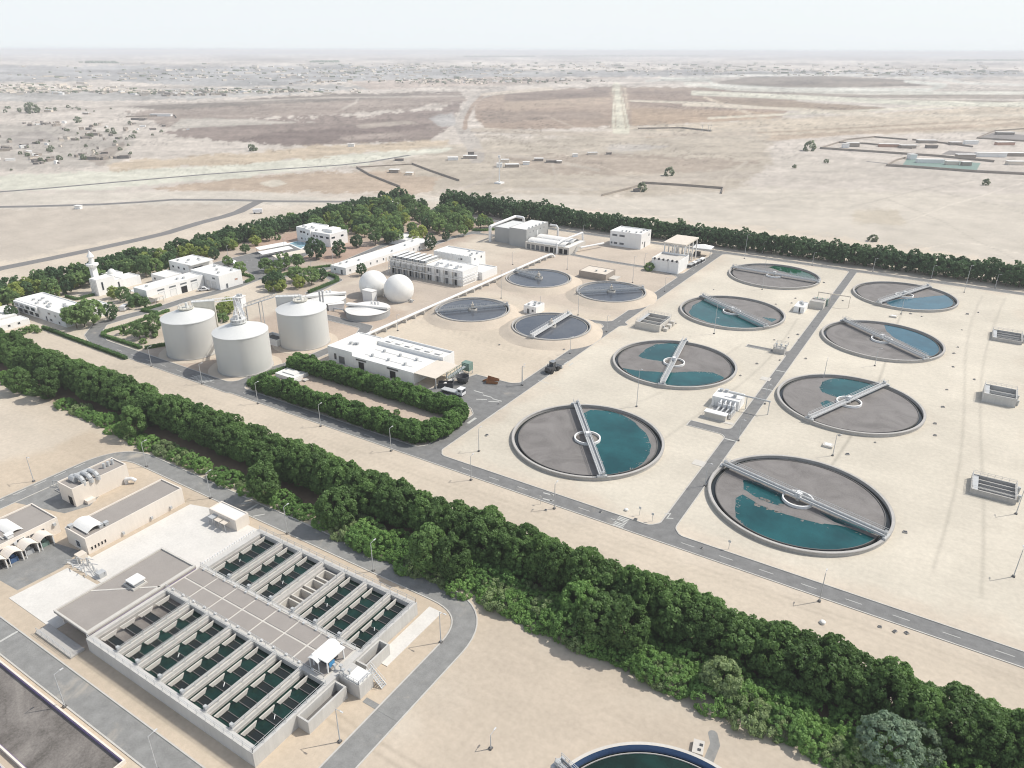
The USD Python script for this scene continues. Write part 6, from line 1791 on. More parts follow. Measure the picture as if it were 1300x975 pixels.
t = thing('mosque', 'white mosque with a square hall and a slender minaret', 'mosque')
block(t, -325.4, -320.3, 166.2, 174.6, 7.4, par=.3)
for k in range(5):
    B(-325.2 + 1.05 * k, -324.8 + 1.05 * k, 165.9, 166.18, 0, 7.1).build('fin', 'white_paint', t)
win(t, '+u', -320.3, 168.6, 2.2, .8, 3.6)
block(t, -327, -320.6, 174.62, 178.4, 5.2, par=.3); win(t, '+u', -320.6, 176.2, 1.2, .8, 2.8)
block(t, -331, -322.5, 178.42, 188.0, 4.0, par=.3)
block(t, -335.5, -329.2, 177, 184, 5.4, par=.3)
m = MB(); m.lathe([(1.8, 5.1), (1.8, 5.6), (1.6, 6.3), (1.0, 7.0), (.02, 7.4)], -332.3, 180.5, 28); m.build('dome', 'dome_white', t, smooth=50)
mx, my = at(121.5, 361)
mx, my = -326.6, 169.6
m = MB(); m.box(mx - 1.15, mx + 1.15, my - 1.15, my + 1.15, 0, 11.2); m.build('minaret', 'white_paint', t)
m = MB(); m.lathe([(1.2, 11.2), (2.6, 12.4), (2.6, 13.1), (1.1, 13.1)], mx, my, 16); m.build('balcony', 'white_paint', t)
m = MB(); m.lathe([(1.05, 13.1), (1.05, 16.0), (1.5, 16.2), (.9, 17.4), (.3, 18.4), (.02, 19.2)], mx, my, 16); m.build('minaret_top', 'white_paint', t, smooth=40)

t = thing('workshop', 'white workshop with four roller doors facing the silos, one dark and open', 'building')
block(t, -302.0, -292.8, 171.8, 200.2, 5.7, par=.3)
for k, y in enumerate((178.6, 184.3, 189.8, 195.2)):
    win(t, '+u', -292.8, y, .05, 2.9, 3.0, 'dark_opening' if k == 2 else 'canopy_white', 'steel', 'door')
    win(t, '+u', -292.8, y, 4.0, 3.2, .55, 'window_shade', 'steel')
units(t, [(-298.5, 176), (-297, 190), (-296, 192.5)], 5.4)
t = thing('shade_canopy', 'pale yellow lean-to canopy at the near end of the workshop', 'canopy')
B(-292.7, -289.0, 172.4, 177.2, 2.5, 2.65).build('canopy_roof', 'canopy_cream', t)
for y in (172.8, 176.8):
    MB().bar((-289.3, y, 0), (-289.3, y, 2.5), .16).build('post', 'steel', t)
t = thing('store_hall', 'white windowless store hall with a flat roof right of the workshop', 'building')
block(t, -302.4, -282.4, 200.9, 213.4, 6.6, par=.25)
win(t, '-v', 200.9, -286.2, 4.6, 1.8, .7, 'window_shade', 'steel'); win(t, '-v', 200.9, -286.6, .1, 2.6, 3.2, 'white_roof', 'steel', 'door'); win(t, '-v', 200.9, -290.6, .1, 2.4, 3.2, 'white_roof', 'steel', 'door'); win(t, '+u', -282.4, 204.6, .1, 1.0, 2.1, 'window_shade', 'white_steel', 'door'); win(t, '+u', -282.4, 210, 2.6, 1.6, .8, 'brick_pink', 'white_steel')
units(t, [(-287, 204.5), (-292, 207.5), (-285.5, 210.5), (-298, 211)], 6.35)
t = thing('staff_building', 'white higher building with an overhanging roof behind the workshop', 'building')
block(t, -323.4, -308.4, 204.2, 217.6, 7.2, par=.3)
B(-312, -305.6, 203.6, 216.5, 7.205, 7.45).build('roof_overhang', 'white_roof', t)
for k in range(3):
    win(t, '-v', 204.2, -320.5 + 4.2 * k, 4.2, 1.4, 1.0)
win(t, '+u', -308.4, 209, 4.4, 5.5, .9); win(t, '+u', -308.4, 205.5, 3.6, 1, 1)
units(t, [(-320, 207), (-316, 210), (-312, 206), (-314, 214), (-310.5, 212)], 6.9)
t = thing('low_wing', 'low white wing between the workshop and the carports', 'building')
block(t, -320.2, -309.2, 192.0, 200.6, 4.0, par=.25)
win(t, '-v', 192.0, -317.6, 1.6, 1.4, 1.0)
x0, y0 = at(186, 377)
t = thing('carport', 'flat white carport between mosque and workshop', 'carport', (*at(181, 376), 0))
B(-4.5, 4.5, -3, 3, 2.5, 2.65).build('canopy_roof', 'canopy_white', t)
for a in (-4.2, 4.2):
    for b in (-2.7, 2.7):
        MB().bar((a, b, 0), (a, b, 2.5), .15).build('post', 'steel', t)
t = thing('villa', 'white two storey villa with window bands beside the pool', 'villa')
block(t, -325.2, -312.2, 287.0, 300.0, 8.0, par=.4)
block(t, -312.18, -297.4, 285.6, 299.2, 7.2, par=.4)
block(t, -315.5, -311.6, 284.6, 286.98, 8.3, par=.3)
for x, w in ((-321.4, 1.8), (-318.8, 2.2), (-313.6, 1.0)):
    win(t, '-v', 287.0 if x < -316 else 284.6, x, 5.0, w, 1.0)
for x in (-321.4, -317.8):
    win(t, '-v', 287.0, x, 1.2, 1.2, 1.0)
for x, w in ((-309.8, 1.2), (-307.4, 1.2), (-304.0, 2.6), (-299.4, 2.2)):
    win(t, '-v', 285.6, x, 4.4, w, 1.1)
win(t, '+u', -297.4, 288, 4.4, 2.6, 1.0); win(t, '+u', -297.4, 295, 4.4, 2.0, 1.0)
B(-306, -300, 290, 297, 6.8, 8.6).build('roof_house', 'white_paint', t)
rr = random.Random(4)
for k in range(8):
    units(t, [(-323 + 2.9 * k, 291 + rr.uniform(-2, 5))], 7.6 if k < 4 else 6.8, 'air_conditioner', 'steel', .9, .7)
px0 = [at(*p) for p in ((367, 309), (382, 315.5), (392, 309), (378, 306.5))]
t = thing('swimming_pool', 'small blue swimming pool in front of the villa', 'pool')
pp = Polygon(px0)
MB().prism(pp.buffer(1.0, join_style='mitre').difference(pp), -.1, .12).build('pool_edge', 'canopy_white', t); MB().sheet(pp.buffer(-.01), .05).build('water', 'pool_water', t)
for k, (px_, py_, l, lab) in enumerate([(346, 312, 9, 'farthest of three white car shades at the parking lot'), (350, 317.5, 9, 'middle one of three white car shades at the parking lot'), (368, 322, 9, 'nearest of three white car shades at the parking lot')]):
    x, y = at(px_, py_, 2.8)
    t = thing('car_shade', lab, 'car shade', (x, y, 0), 1.35)
    MB().add([(-l, -2.4, 2.5), (l, -2.4, 2.5), (l, 2.4, 3.1), (-l, 2.4, 3.1), (-l, -2.4, 2.4), (l, -2.4, 2.4), (l, 2.4, 3.0), (-l, 2.4, 3.0)], [(0, 1, 2, 3), (4, 7, 6, 5), (0, 4, 5, 1), (2, 6, 7, 3), (1, 5, 6, 2), (0, 3, 7, 4)]).build('canopy_roof', 'canopy_cream' if k == 2 else 'canopy_white', t)
    for q in range(4):
        MB().bar((-l + .6 + q * (2 * l - 1.2) / 3, 2.1, 0), (-l + .6 + q * (2 * l - 1.2) / 3, 2.1, 3.0), .14).build('post', 'steel', t)
x, y = at(500, 258, 2)
t = thing('park_house', 'white flat roofed house among the park trees at the back', 'building', (x, y, 0))
block(t, -9, 7, -5, 5, 4.2, par=.3); B(3, 9.5, -7, -4.9, 3.3, 3.6).build('porch_roof', 'canopy_white', t)
for k in range(4):
    win(t, '-v', -5, -7 + 3.4 * k, 1.4, 1.4, 1.2)
x, y = at(20, 412)
t = thing('gate_house', 'pale shed at the left picture edge behind the annex', 'shed', (*at(8, 399), 0)); block(t, -5, 5, -3, 3, 2.4, par=.1)

# ---- vehicles
def car(name, label, cat, px_, py_, yaw, kind, paint='car_white'):
    x, y = at(px_, py_)
    t = thing(name, label, cat, (x, y, 0), yaw)
    def prof(pts, w, mb):
        n = len(pts)
        v = [(a, s_ * w / 2, b) for s_ in (-1, 1) for a, b in pts]
        mm = trimesh.creation.extrude_polygon(Polygon(pts), w, engine='earcut')
        vv = np.asarray(mm.vertices); mb.add(np.column_stack([vv[:, 0], vv[:, 2] - w / 2, vv[:, 1]]), np.asarray(mm.faces))
    if kind == 'van':
        m = MB(); prof([(-2.6, .35), (2.6, .35), (2.65, 1.0), (2.1, 1.25), (1.5, 2.15), (-2.5, 2.2), (-2.65, 1.2)], 2.0, m); m.build('body', paint, t)
        m = MB(); prof([(-2.3, 1.35), (1.85, 1.35), (1.45, 1.95), (-2.3, 1.95)], 2.04, m); m.build('window', 'glass_dark', t)
    elif kind == 'pickup':
        m = MB(); prof([(-2.6, .4), (2.6, .4), (2.65, .95), (1.3, 1.1), (.7, 1.75), (-.6, 1.8), (-.8, 1.1), (-2.6, 1.1)], 1.9, m); m.build('body', paint, t)
        m = MB(); prof([(1.1, 1.15), (.65, 1.65), (-.55, 1.68), (-.7, 1.15)], 1.94, m); m.build('window', 'glass_dark', t)
        B(-2.45, -.95, -.75, .75, 1.02, 1.12).build('load_bed', 'dark_metal', t)
    else:
        m = MB(); prof([(-2.2, .35), (2.2, .35), (2.25, .85), (1.2, .95), (.5, 1.45), (-1.2, 1.45), (-1.9, .95), (-2.25, .9)], 1.8, m); m.build('body', paint, t)
        m = MB(); prof([(1.0, .98), (.45, 1.38), (-1.15, 1.38), (-1.7, .98)], 1.84, m); m.build('window', 'glass_dark', t)
    for a in (-1.6, 1.6):
        for b in (-.88, .88):
            MB().tube((a, b - .12, .36), (a, b + .12, .36), .36, n=14).build('wheel', 'black_rubber', t)
    return t


car('pickup_truck', 'white pickup truck parked in front of the store hall', 'pickup', 258.8, 369, .9, 'pickup')
car('van', 'white van parked on the lot behind the store hall', 'van', 295, 335.5, .05, 'van')
car('van', 'white van on the road at the end of the office block', 'van', 159, 393, 2.2, 'van')
car('parked_car', 'grey car under the middle car shade', 'car', 352, 320, 1.3, 'car', 'car_grey'); car('parked_car', 'white car under the nearest car shade', 'car', 362, 324.5, 1.3, 'car')
car('parked_car', 'dark car under the farthest car shade', 'car', 338, 315.5, 1.3, 'car', 'dark_metal')
# wheel loader on the tank road
x, y = at(702, 471)
t = thing('wheel_loader', 'dark wheel loader driving on the road beside the tank field', 'loader', (x, y, 0), 1.45)
m = MB(); m.box(-3.2, -.2, -1.0, 1.0, .9, 2.2); m.box(-.2, 2.0, -.6, .6, .8, 1.4); m.build('chassis', 'dark_metal', t)
B(-1.2, .5, -.8, .8, 2.2, 3.6).build('cab', 'glass_dark', t); B(-1.35, .65, -.9, .9, 3.6, 3.8).build('cab_roof', 'car_grey', t)
for a in (-2.2, 1.4):
    for b in (-1.15, 1.15):
        MB().tube((a, b - .3, .8), (a, b + .3, .8), .8, n=16).build('wheel', 'black_rubber', t)
m = MB()
for b in (-.7, .7):
    m.bar((.6, b, 1.8), (3.3, b, .9), .25)
m.build('lift_arm', 'car_grey', t)
m = MB(); m.add([(3.2, -1.4, .3), (3.2, 1.4, .3), (3.2, 1.4, 1.5), (3.2, -1.4, 1.5), (4.2, -1.4, .25), (4.2, 1.4, .25)], [(0, 1, 2, 3), (0, 4, 5, 1), (0, 3, 4, 0), (1, 5, 2, 1)]); m.build('bucket', 'steel', t)
MB().tube((-2.6, .5, 2.2), (-2.6, .5, 3.4), .1, n=8).build('exhaust', 'dark_metal', t)
x, y = at(587.5, 485.5)
t = thing('tipping_skip', 'black round bellied skip under the hopper box', 'skip', (x, y, 0), .2)
m = MB(); n = 10
ring_ = [(2.0, 1.0), (1.9, 2.2), (1.3, .6)]
m.lathe([(.9, .25), (1.6, .7), (2.1, 1.5), (2.15, 2.4), (1.95, 2.4), (1.4, .9), (.02, .6)], n=20); m.build('bowl', 'dark_metal', t)
for a in (-1.2, 1.2):
    MB().tube((a, -.9, .4), (a, .9, .4), .4, n=12).build('wheel', 'black_rubber', t)
x, y = at(576, 500)
t = thing('flatbed_truck', 'flatbed truck with a white cab parked at the hedge end', 'truck', (x, y, 0), .05)
B(-4.2, 1.8, -1.1, 1.1, .9, 1.2).build('flatbed', 'steel', t); m = MB(); m.box(1.9, 3.9, -1.15, 1.15, .6, 2.7); m.build('cab', 'car_white', t); B(3.88, 3.94, -1.0, 1.0, 1.6, 2.5).build('windscreen', 'glass_dark', t); B(2.4, 3.4, -1.19, 1.19, 1.7, 2.4).build('window', 'glass_dark', t)
for a in (-3.2, -2.0, 2.9):
    for b in (-1, 1):
        MB().tube((a, b - .15, .5), (a, b + .15, .5), .5, n=14).build('wheel', 'black_rubber', t)
x, y = at(566, 491)
t = thing('dark_container', 'dark open container under the cream canopy', 'container', (x, y, 0), .5); r = rect(-2.5, 2.5, -1.2, 1.2)
MB().prism(r.difference(r.buffer(-.12)), 0, 1.7).build('wall', 'dark_metal', t); MB().sheet(r.buffer(-.11), .4).build('load', 'soil_dark', t)
x, y = at(625, 485.5)
t = thing('scrap_bucket', 'rusty orange excavator bucket lying at the yard edge', 'bucket', (x, y, 0), .4)
m = MB(); m.add([(-2, -1.2, 0), (2, -1.2, 0), (2, 1.2, 0), (-2, 1.2, 0), (-1.6, -1.4, 1.6), (2.2, -1.4, .9), (2.2, 1.4, .9), (-1.6, 1.4, 1.8)], [(0, 3, 2, 1), (0, 1, 5, 4), (2, 3, 7, 6), (3, 0, 4, 7)]); m.bar((-1.8, 0, 1.0), (-3.2, .3, .2), .5); m.build('shell', 'rust', t)

# ---- street lamps and masts
def lamp_geo(h, arm, yaw):
    m = MB(); m.tube((0, 0, .2), (0, 0, h), .11, .065, n=8)
    c, s_ = math.cos(yaw), math.sin(yaw)
    m.bar((0, 0, h), (arm * c, arm * s_, h + .15), .07)
    hd = MB().obox((arm + .25) * c, (arm + .25) * s_, h + .15, .6, .22, .12, yaw)
    return m, hd


LAMPS = [  # foot in the photo, height, name of the place
    (228 / 3.997 + 200, 750 / 3.997 + 300, 'on the sand below the front middle silo'), (510 / 3.997 + 200, 850 / 3.997 + 300, 'on the sand in front of the left hedge end'), (828 / 3.997 + 200, 965 / 3.997 + 300, 'on the sand in front of the middle of the tall hedge'),
    (770 / 3.997, 660 / 3.997 + 300, 'on the sand in front of the left silo'), (290 / 3.002 + 400, 572.7, 'on the sand below the hedge right end'), (598, 609.5, 'on the sand left of the nearest settling tank'), (703.7, 645.9, 'on the sand below the nearest settling tank'),
    (900 + 560 / 3.997, 731 + 130 / 3.997, 'on the sand below the front right settling tank'), (975 + 1245 / 3.997, 560 + 688 / 3.997, 'at the right edge below the slotted pit'), (975 + 1258 / 3.997, 560 + 370 / 3.997, 'beside the nearest slotted pit'),
    (663.5, 489.3, 'at the corner of the yard and the tank road'), (608, 573, 'left of the nearest settling tank near the yard'), (1045.5, 488.6 - 7.6, 'in front of the middle right settling tank')]
lamp0 = None


def street_lamp(px_, py_, label, h=7.0, arm=.9, yaw=None, name='street_lamp', cat='street lamp'):
    x, y = at(px_, py_)
    t = thing(name, label, cat, (x, y, 0))
    yaw = math.pi / 2 if yaw is None else yaw
    p, hd = lamp_geo(h, arm, yaw)
    p.build('pole', 'steel', t)
    hd.build('lamp_head', 'galvanized', t)
    B(-.28, .28, -.28, .28, -.1, .3).build('base', 'concrete_dark', t)


for px_, py_, where in LAMPS:
    street_lamp(px_, py_, 'thin grey street lamp ' + where)
for px_, py_, where, yw in [(0 + 330 / 3.997, 731 + 665 / 3.997, 'on the verge of the lagoon', 1.57), (200, 978, 'at the bottom edge beside the front road', 1.57), (172 / 3.997, 560 + 205 / 3.997, 'left of the cream duct house', .0), (745 / 3.997, 560 + 130 / 3.997, 'at the road bend behind the cream duct house', 1.57),
                            (1070 / 3.997, 560 + 290 / 3.997, 'beside the striped road mark', 1.57), (225 + 995 / 3.997, 640 + 340 / 3.997, 'behind the filter basin at the service road', 1.57), (300 + 1038 / 3.997, 731 + 338 / 3.997, 'at the right corner of the filter basin', 0.0), (300 + 526 / 3.997, 731 + 842 / 3.997, 'in front of the right wall of the filter basin', 0.0),
                            (225 + 560 / 3.997, 640 + 150 / 3.997, 'behind the cream box building', 1.57), (623, 950.5, 'beside the blue tank at the bottom', 1.57)]:
    street_lamp(px_, py_, 'thin grey street lamp ' + where, 7.2 if px_ != 623 else 3.0, 1.0, yw)
for px_, py_, where in [(640 + 672 / 3.997, 420 + 385 / 3.997, 'between the two front left settling tanks'), (850 + 225 / 3.997, 280 + 575 / 3.997, 'left of the tank with the long teal strip'), (600 + 145 / 3.997, 250 + 515 / 3.997, 'between the two left sand banked tanks'), (600 + 535 / 3.997, 250 + 600 / 3.997, 'in front of the two right sand banked tanks'), (600 + 812 / 3.997, 250 + 435 / 3.997, 'behind the right rear sand banked tank'),
                        (945, 328.5, 'at the far road beside the farthest settling tank'), (975 + 995 / 3.997, 320 + 205 / 3.997, 'at the far road right of the far right tank'), (424.5, 350, 'beside the front gas dome')]:
    street_lamp(px_, py_, 'tall thin mast ' + where, 12.6, .5, 0.0, 'lighting_mast', 'mast')
small = [(600 + 680 / 3.997, 250 + 685 / 3.997, 'beside the tank lane'), (600 + 495 / 3.997, 250 + 795 / 3.997, 'below the right front sand banked tank'), (600 + 250 / 3.997, 250 + 955 / 3.997, 'left of the wheel loader'), (600 + 975 / 3.997, 250 + 480 / 3.997, 'right of the beige box'), (850 + 470 / 3.997, 280 + 350 / 3.997, 'below the farthest tank'), (600 + 1225 / 3.997, 250 + 695 / 3.997, 'at the left of the long teal strip tank'),
         (1143.7, 398.8, 'in front of the far right tank'), (1110.5, 464.5, 'in front of the blue watered tank'), (1057, 548.5 + 30, 'behind the largest tank'), (937.5, 559.5, 'left of the largest tank at the road'), (895, 617, 'at the road left of the largest tank'), (971, 513, 'at the road bend right of the pump station'), (970.5, 345.5, 'behind the grey hatch'), (1031, 337, 'at the far road, left one'), (1108, 345, 'at the far road, middle one'), (1182, 354, 'at the far road, right one'), (1263, 366, 'at the far road near the right edge'),
         (720, 342, 'in front of the office cube'), (818, 338, 'left of the pump house'), (651, 336, 'behind the sand banked tanks'), (740, 300, 'before the far belt, left'), (800, 305, 'before the far belt behind the office cube'), (968, 322, 'before the far belt behind the farthest tank'), (290, 327, 'at the parking lot edge'), (361, 318, 'beside the pool'), (396, 349, 'in the hedged garden'), (505, 420, 'behind the sludge building')]
for px_, py_, where in small:
    street_lamp(px_, py_, 'small thin lamp post ' + where, 6.6, .7, 0.0)
# small fixtures in the sand
rr = random.Random(12)
fix = [(1228, 399), (1242, 397), (1221, 419), (1216, 441), (1211, 449), (1210, 466), (1237, 482), (1202, 495), (1197, 517), (1187, 538), (1187, 553), (1066, 553), (1111, 562), (1149, 676), (891, 696), (1013, 425), (1014, 432), (983, 431.7), (1001, 429), (1032, 415), (961, 462), (990, 457.5), (858, 411), (906, 368), (1046, 359), (1070, 382), (940, 477), (1023, 455.5), (1117, 796), (1136, 802), (1151, 804), (807, 660), (763, 650), (985, 386.5), (1010, 379), (1005, 385), (1015, 398.7), (693, 648), (716, 444), (634, 438), (633, 513), (618, 553), (1064, 545), (1076, 577), (1138, 402), (1156, 398.5), (1170, 402)]
for k, (px_, py_) in enumerate(fix):
    x, y = at(px_, py_)
    if k == 0:
        v0 = thing('valve_box', 'small dark valve box set in the sand of the tank field', 'valve box', (x, y, 0), 0, 'valve boxes in the sand')
        B(-.55, .55, -.45, .45, -.1, .35).build('box', 'concrete', v0); B(-.45, .45, -.35, .35, .35, .42).build('lid', 'dark_metal', v0)
    else:
        copy_of(v0, 'small dark valve box set in the sand of the tank field', (x, y, 0), rr.uniform(0, 3), (rr.uniform(.5, .85),) * 3, 'valve boxes in the sand')
for (px_, py_, w, lab) in [(1032 + 12, 797 - 6, 1.2, 'white boulder on the verge below the main road'), (795, 648, 1.0, 'pale stone beside the zebra crossing')]:
    x, y = at(px_, py_); m = trimesh.creation.icosphere(2, w * .5); vv = np.asarray(m.vertices) * (1 + .25 * (meshkit.noise(np.asarray(m.vertices) * 3, 3)[:, None] - .5))
    t = setdata(MB().add(vv * [1, 1, .7] + [x, y, .2], np.asarray(m.faces)).build('boulder', 'white_roof'), lab, 'boulder')
# road signs at the crossing
for px_, py_, lab in [(812, 654, 'small road sign post left of the tank road mouth'), (828, 662, 'road sign post at the tank road mouth'), (925, 697, 'small post beside the main road below the largest tank'), (686, 640, 'low sign post at the speed hump')]:
    x, y = at(px_, py_)
    t = thing('road_sign', lab, 'road sign', (x, y, 0)); MB().tube((0, 0, 0), (0, 0, 2.4), .05, n=6).build('post', 'steel', t); B(-.3, .3, -.08, -.05, 1.8, 2.4).build('sign_plate', 'canopy_white', t)
# ------------------------------------------------------------------ the desert beyond
def walls_at(name, label, pts, h=2.6, th=.6, m_='mud_wall', cat='compound wall'):
    t = thing(name, label, cat)
    q = P_(*pts)
    for a, b in zip(q[:-1], q[1:]):
        MB().bar((*a, h * .33), (*b, h * .33), th, h * .7).build('wall_run', m_, t)
    return t


walls_at('compound_wall', 'dark wall round the large plot at the right horizon, nearest long side', [(1041, 189), (1070, 191), (1110, 193.5), (1190, 199), (1262, 206)], 3.2, .8)
walls_at('compound_wall', 'dark wall at the back of the large plot at the right', [(1041, 189), (1075, 178), (1110, 174.5), (1152, 178)], 2.6)
walls_at('compound_wall', 'middle wall inside the large plot at the right', [(1065, 181.5), (1100, 183), (1158, 189)], 2.6)
walls_at('compound_wall', 'wall segment between the sheds of the right plots', [(1158, 178), (1200, 182.5), (1235, 187)], 2.6)
walls_at('compound_wall', 'front wall of the green plot at the right', [(1125, 211), (1160, 213), (1240, 219), (1340, 224)], 3.0, .8)
walls_at('compound_wall', 'wall at the far right behind the plots', [(1240, 176), (1262, 167), (1300, 164)], 2.6)
walls_at('compound_wall', 'right wall of the far plots at the picture edge', [(1240, 176), (1280, 178.5), (1320, 181)], 2.6)
walls_at('compound_wall', 'left side of the green plot at the right', [(1125, 211), (1138, 204), (1150, 201)], 2.6)
gp = Polygon(P_((1152, 201), (1245, 207), (1240, 216), (1146, 209)))
setdata(MB().sheet(gp, .06).build('green_field', 'green_paint'), kind='structure')
bp = Polygon(P_((1245, 174), (1262, 168), (1310, 172), (1310, 179), (1262, 178)))
setdata(MB().sheet(bp, .06).build('brown_plot', 'far_dark'), kind='structure')
bp = Polygon(P_((1205, 191), (1270, 196), (1268, 200), (1195, 196)))
setdata(MB().sheet(bp, .06).build('brown_plot', 'far_dark'), kind='structure')
walls_at('compound_wall', 'dark wall of the square plot left of the mast, front side', [(453, 213), (470, 223), (508, 238)], 2.4)
walls_at('compound_wall', 'dark wall of the square plot left of the mast, right side', [(523, 208.5), (548, 218), (583, 230)], 2.4)
walls_at('compound_wall', 'back wall of the square plot left of the mast', [(453, 213), (523, 209)], 1.6)
walls_at('compound_wall', 'wall of the plot behind the far belt, left part', [(764, 249), (800, 240), (815, 235)], 2.4)
walls_at('compound_wall', 'wall of the plot behind the far belt, right part', [(815, 233), (866, 236), (918, 240), (916, 246)], 2.6)
walls_at('compound_wall', 'low wall with pylons beyond the runway strip', [(810, 164), (866, 163), (903, 167)], 3.0)
walls_at('compound_wall', 'long wall of the white shed plot in the left distance', [(160, 149), (222, 147), (224, 150)], 3.0)


def far_house(label, px_, py_, w, d, h, yaw, wall='canopy_cream', cat='house', name='far_house'):
    x, y = at(px_, py_)
    t = thing(name, label, cat, (x, y, 0), yaw)
    B(-w / 2, w / 2, -d / 2, d / 2, -.2, h).build('wall', wall, t)
    B(-w / 2 - .3, w / 2 + .3, -d / 2 - .3, d / 2 + .3, h, h + .35).build('roof', 'white_roof' if wall != 'far_dark' else 'mud_wall', t)


for (px_, py_, w, d, h, wm, lab) in [(575, 203, 16, 9, 4, 'canopy_white', 'white tent roofed camp house left of the mast'), (597, 201, 22, 8, 4, 'mud_wall', 'long low camp house behind the mast'), (598, 197, 10, 6, 5, 'far_dark', 'dark camp hut behind the long low one'),
                                     (634, 212, 8, 6, 5, 'canopy_white', 'white cabin left of the mast foot'), (650, 212, 20, 8, 4, 'mud_wall', 'brown shed behind the mast foot'), (668, 209, 10, 6, 4, 'canopy_white', 'pale shed right of the mast'), (641, 206, 12, 6, 4, 'canopy_cream', 'cream shed above the mast foot'), (684, 204, 14, 7, 3.5, 'mud_wall', 'brown shed in the middle of the camp'), (700, 206, 16, 7, 3, 'far_dark', 'dark shed at the right of the camp'), (710, 207, 8, 6, 3, 'mud_wall', 'small brown shed at the right end of the camp'),
                                     (501, 219, 14, 7, 4, 'mud_wall', 'brown shed inside the square walled plot'), (520, 222, 10, 6, 3, 'canopy_cream', 'pale shed inside the square walled plot'), (507, 204, 14, 5, 3, 'far_dark', 'dark hut above the square walled plot'), (446, 186, 8, 5, 4, 'canopy_white', 'white hut on the salt flat'), (808, 243, 8, 5, 3, 'far_dark', 'dark hut in the plot behind the far belt'), (752, 196, 16, 6, 3, 'canopy_cream', 'pale low shed on the brown flat'), (773, 196, 8, 5, 3, 'far_dark', 'dark hut on the brown flat'), (730, 199, 8, 6, 4, 'canopy_white', 'white hut on the brown flat'),
                                     (1082, 186, 16, 8, 5, 'mud_wall', 'brown shed in the large right plot, left part'), (1073, 187.5, 8, 6, 5, 'canopy_white', 'white hut at the left of the large right plot'), (1128, 186.5, 26, 7, 4, 'brick_pink', 'reddish long shed in the large right plot'), (1152, 188, 20, 7, 4, 'mud_wall', 'brown shed in the middle of the large right plot'), (1176, 181.5, 26, 8, 4, 'mud_wall', 'long brown shed behind the large right plot'), (1182, 188, 14, 7, 4, 'far_dark', 'dark shed right of the reddish one'), (1212, 184, 16, 8, 4, 'mud_wall', 'brown shed at the right end of the row of plots'), (1232, 183, 18, 7, 5, 'canopy_white', 'white shed in the middle of the right plots'),
                                     (1257, 199, 34, 8, 5, 'canopy_white', 'long white shed at the right picture edge'), (1225, 200, 22, 8, 4, 'mud_wall', 'brown shed left of the long white one'), (1180, 206.5, 30, 7, 4, 'canopy_white', 'white shed on the green plot'), (1208, 209, 14, 6, 4, 'canopy_cream', 'cream shed on the green plot'), (1226, 210, 10, 6, 4, 'mud_wall', 'brown shed on the green plot, right part'), (1157, 202, 8, 8, 6, 'canopy_white', 'white gate hut at the corner of the green plot'), (1285, 198, 26, 9, 4, 'mud_wall', 'brown shed at the picture edge'), (1275, 171, 26, 8, 4, 'mud_wall', 'far brown shed at the upper right plots'), (1288, 209, 18, 8, 4, 'canopy_cream', 'cream shed low at the right picture edge'), (1275, 184, 26, 7, 4, 'brick_pink', 'reddish shed at the right picture edge'),
                                     (205, 147.5, 40, 10, 5, 'canopy_white', 'long white shed in the left distance'), (177, 152, 26, 10, 4, 'far_dark', 'dark shed left of the long white one'), (62, 142, 14, 9, 5, 'canopy_cream', 'cream house beside the big tree in the left distance'), (110, 145, 12, 8, 4, 'mud_wall', 'brown hut right of the big far tree'), (100, 265, 6, 4, 3, 'canopy_white', 'white hut beside the left desert road')]:
    far_house(lab, px_, py_, w * (.62 if py_ > 190 and px_ < 900 else .85), d * .8, h * (.65 if px_ < 900 else .8), rng.uniform(-.15, .15) + .55, wm)
x, y = at(327.5, 271)
t = thing('white_tank_trailer', 'white trailer beside the road junction beyond the left belt', 'trailer', (x, y, 0), .8); B(-3, 3, -1.2, 1.2, .7, 3.0).build('body', 'car_white', t)
for a in (-2, 2):
    MB().tube((a, -1.2, .5), (a, 1.2, .5), .5, n=10).build('wheel', 'black_rubber', t)
x, y = at(634, 233)
t = thing('telecom_mast', 'slender white mast on the brown flat behind the park', 'mast', (x, y, 0))
MB().tube((0, 0, 0), (0, 0, 22), .6, .3, n=10).build('pole', 'white_steel', t)
m = MB(); m.tube((0, 0, 20.5), (0, 0, 22.3), 1.0, n=10); m.build('antenna', 'white_steel', t); B(-3, 3, -3, 3, -.1, 1.2).build('base', 'canopy_white', t)
for k, px_ in enumerate((891, 899, 902)):
    x, y = at(px_, 167)
    t = thing('pylon', ['left', 'middle', 'right'][k] + ' thin pylon on the wall beyond the runway strip', 'pylon', (x, y, 0)); MB().tube((0, 0, 0), (0, 0, 9), .35, .2, n=6).build('pole', 'steel', t); MB().bar((-1.5, 0, 8.2), (1.5, 0, 8.2), .3).build('crossarm', 'steel', t)
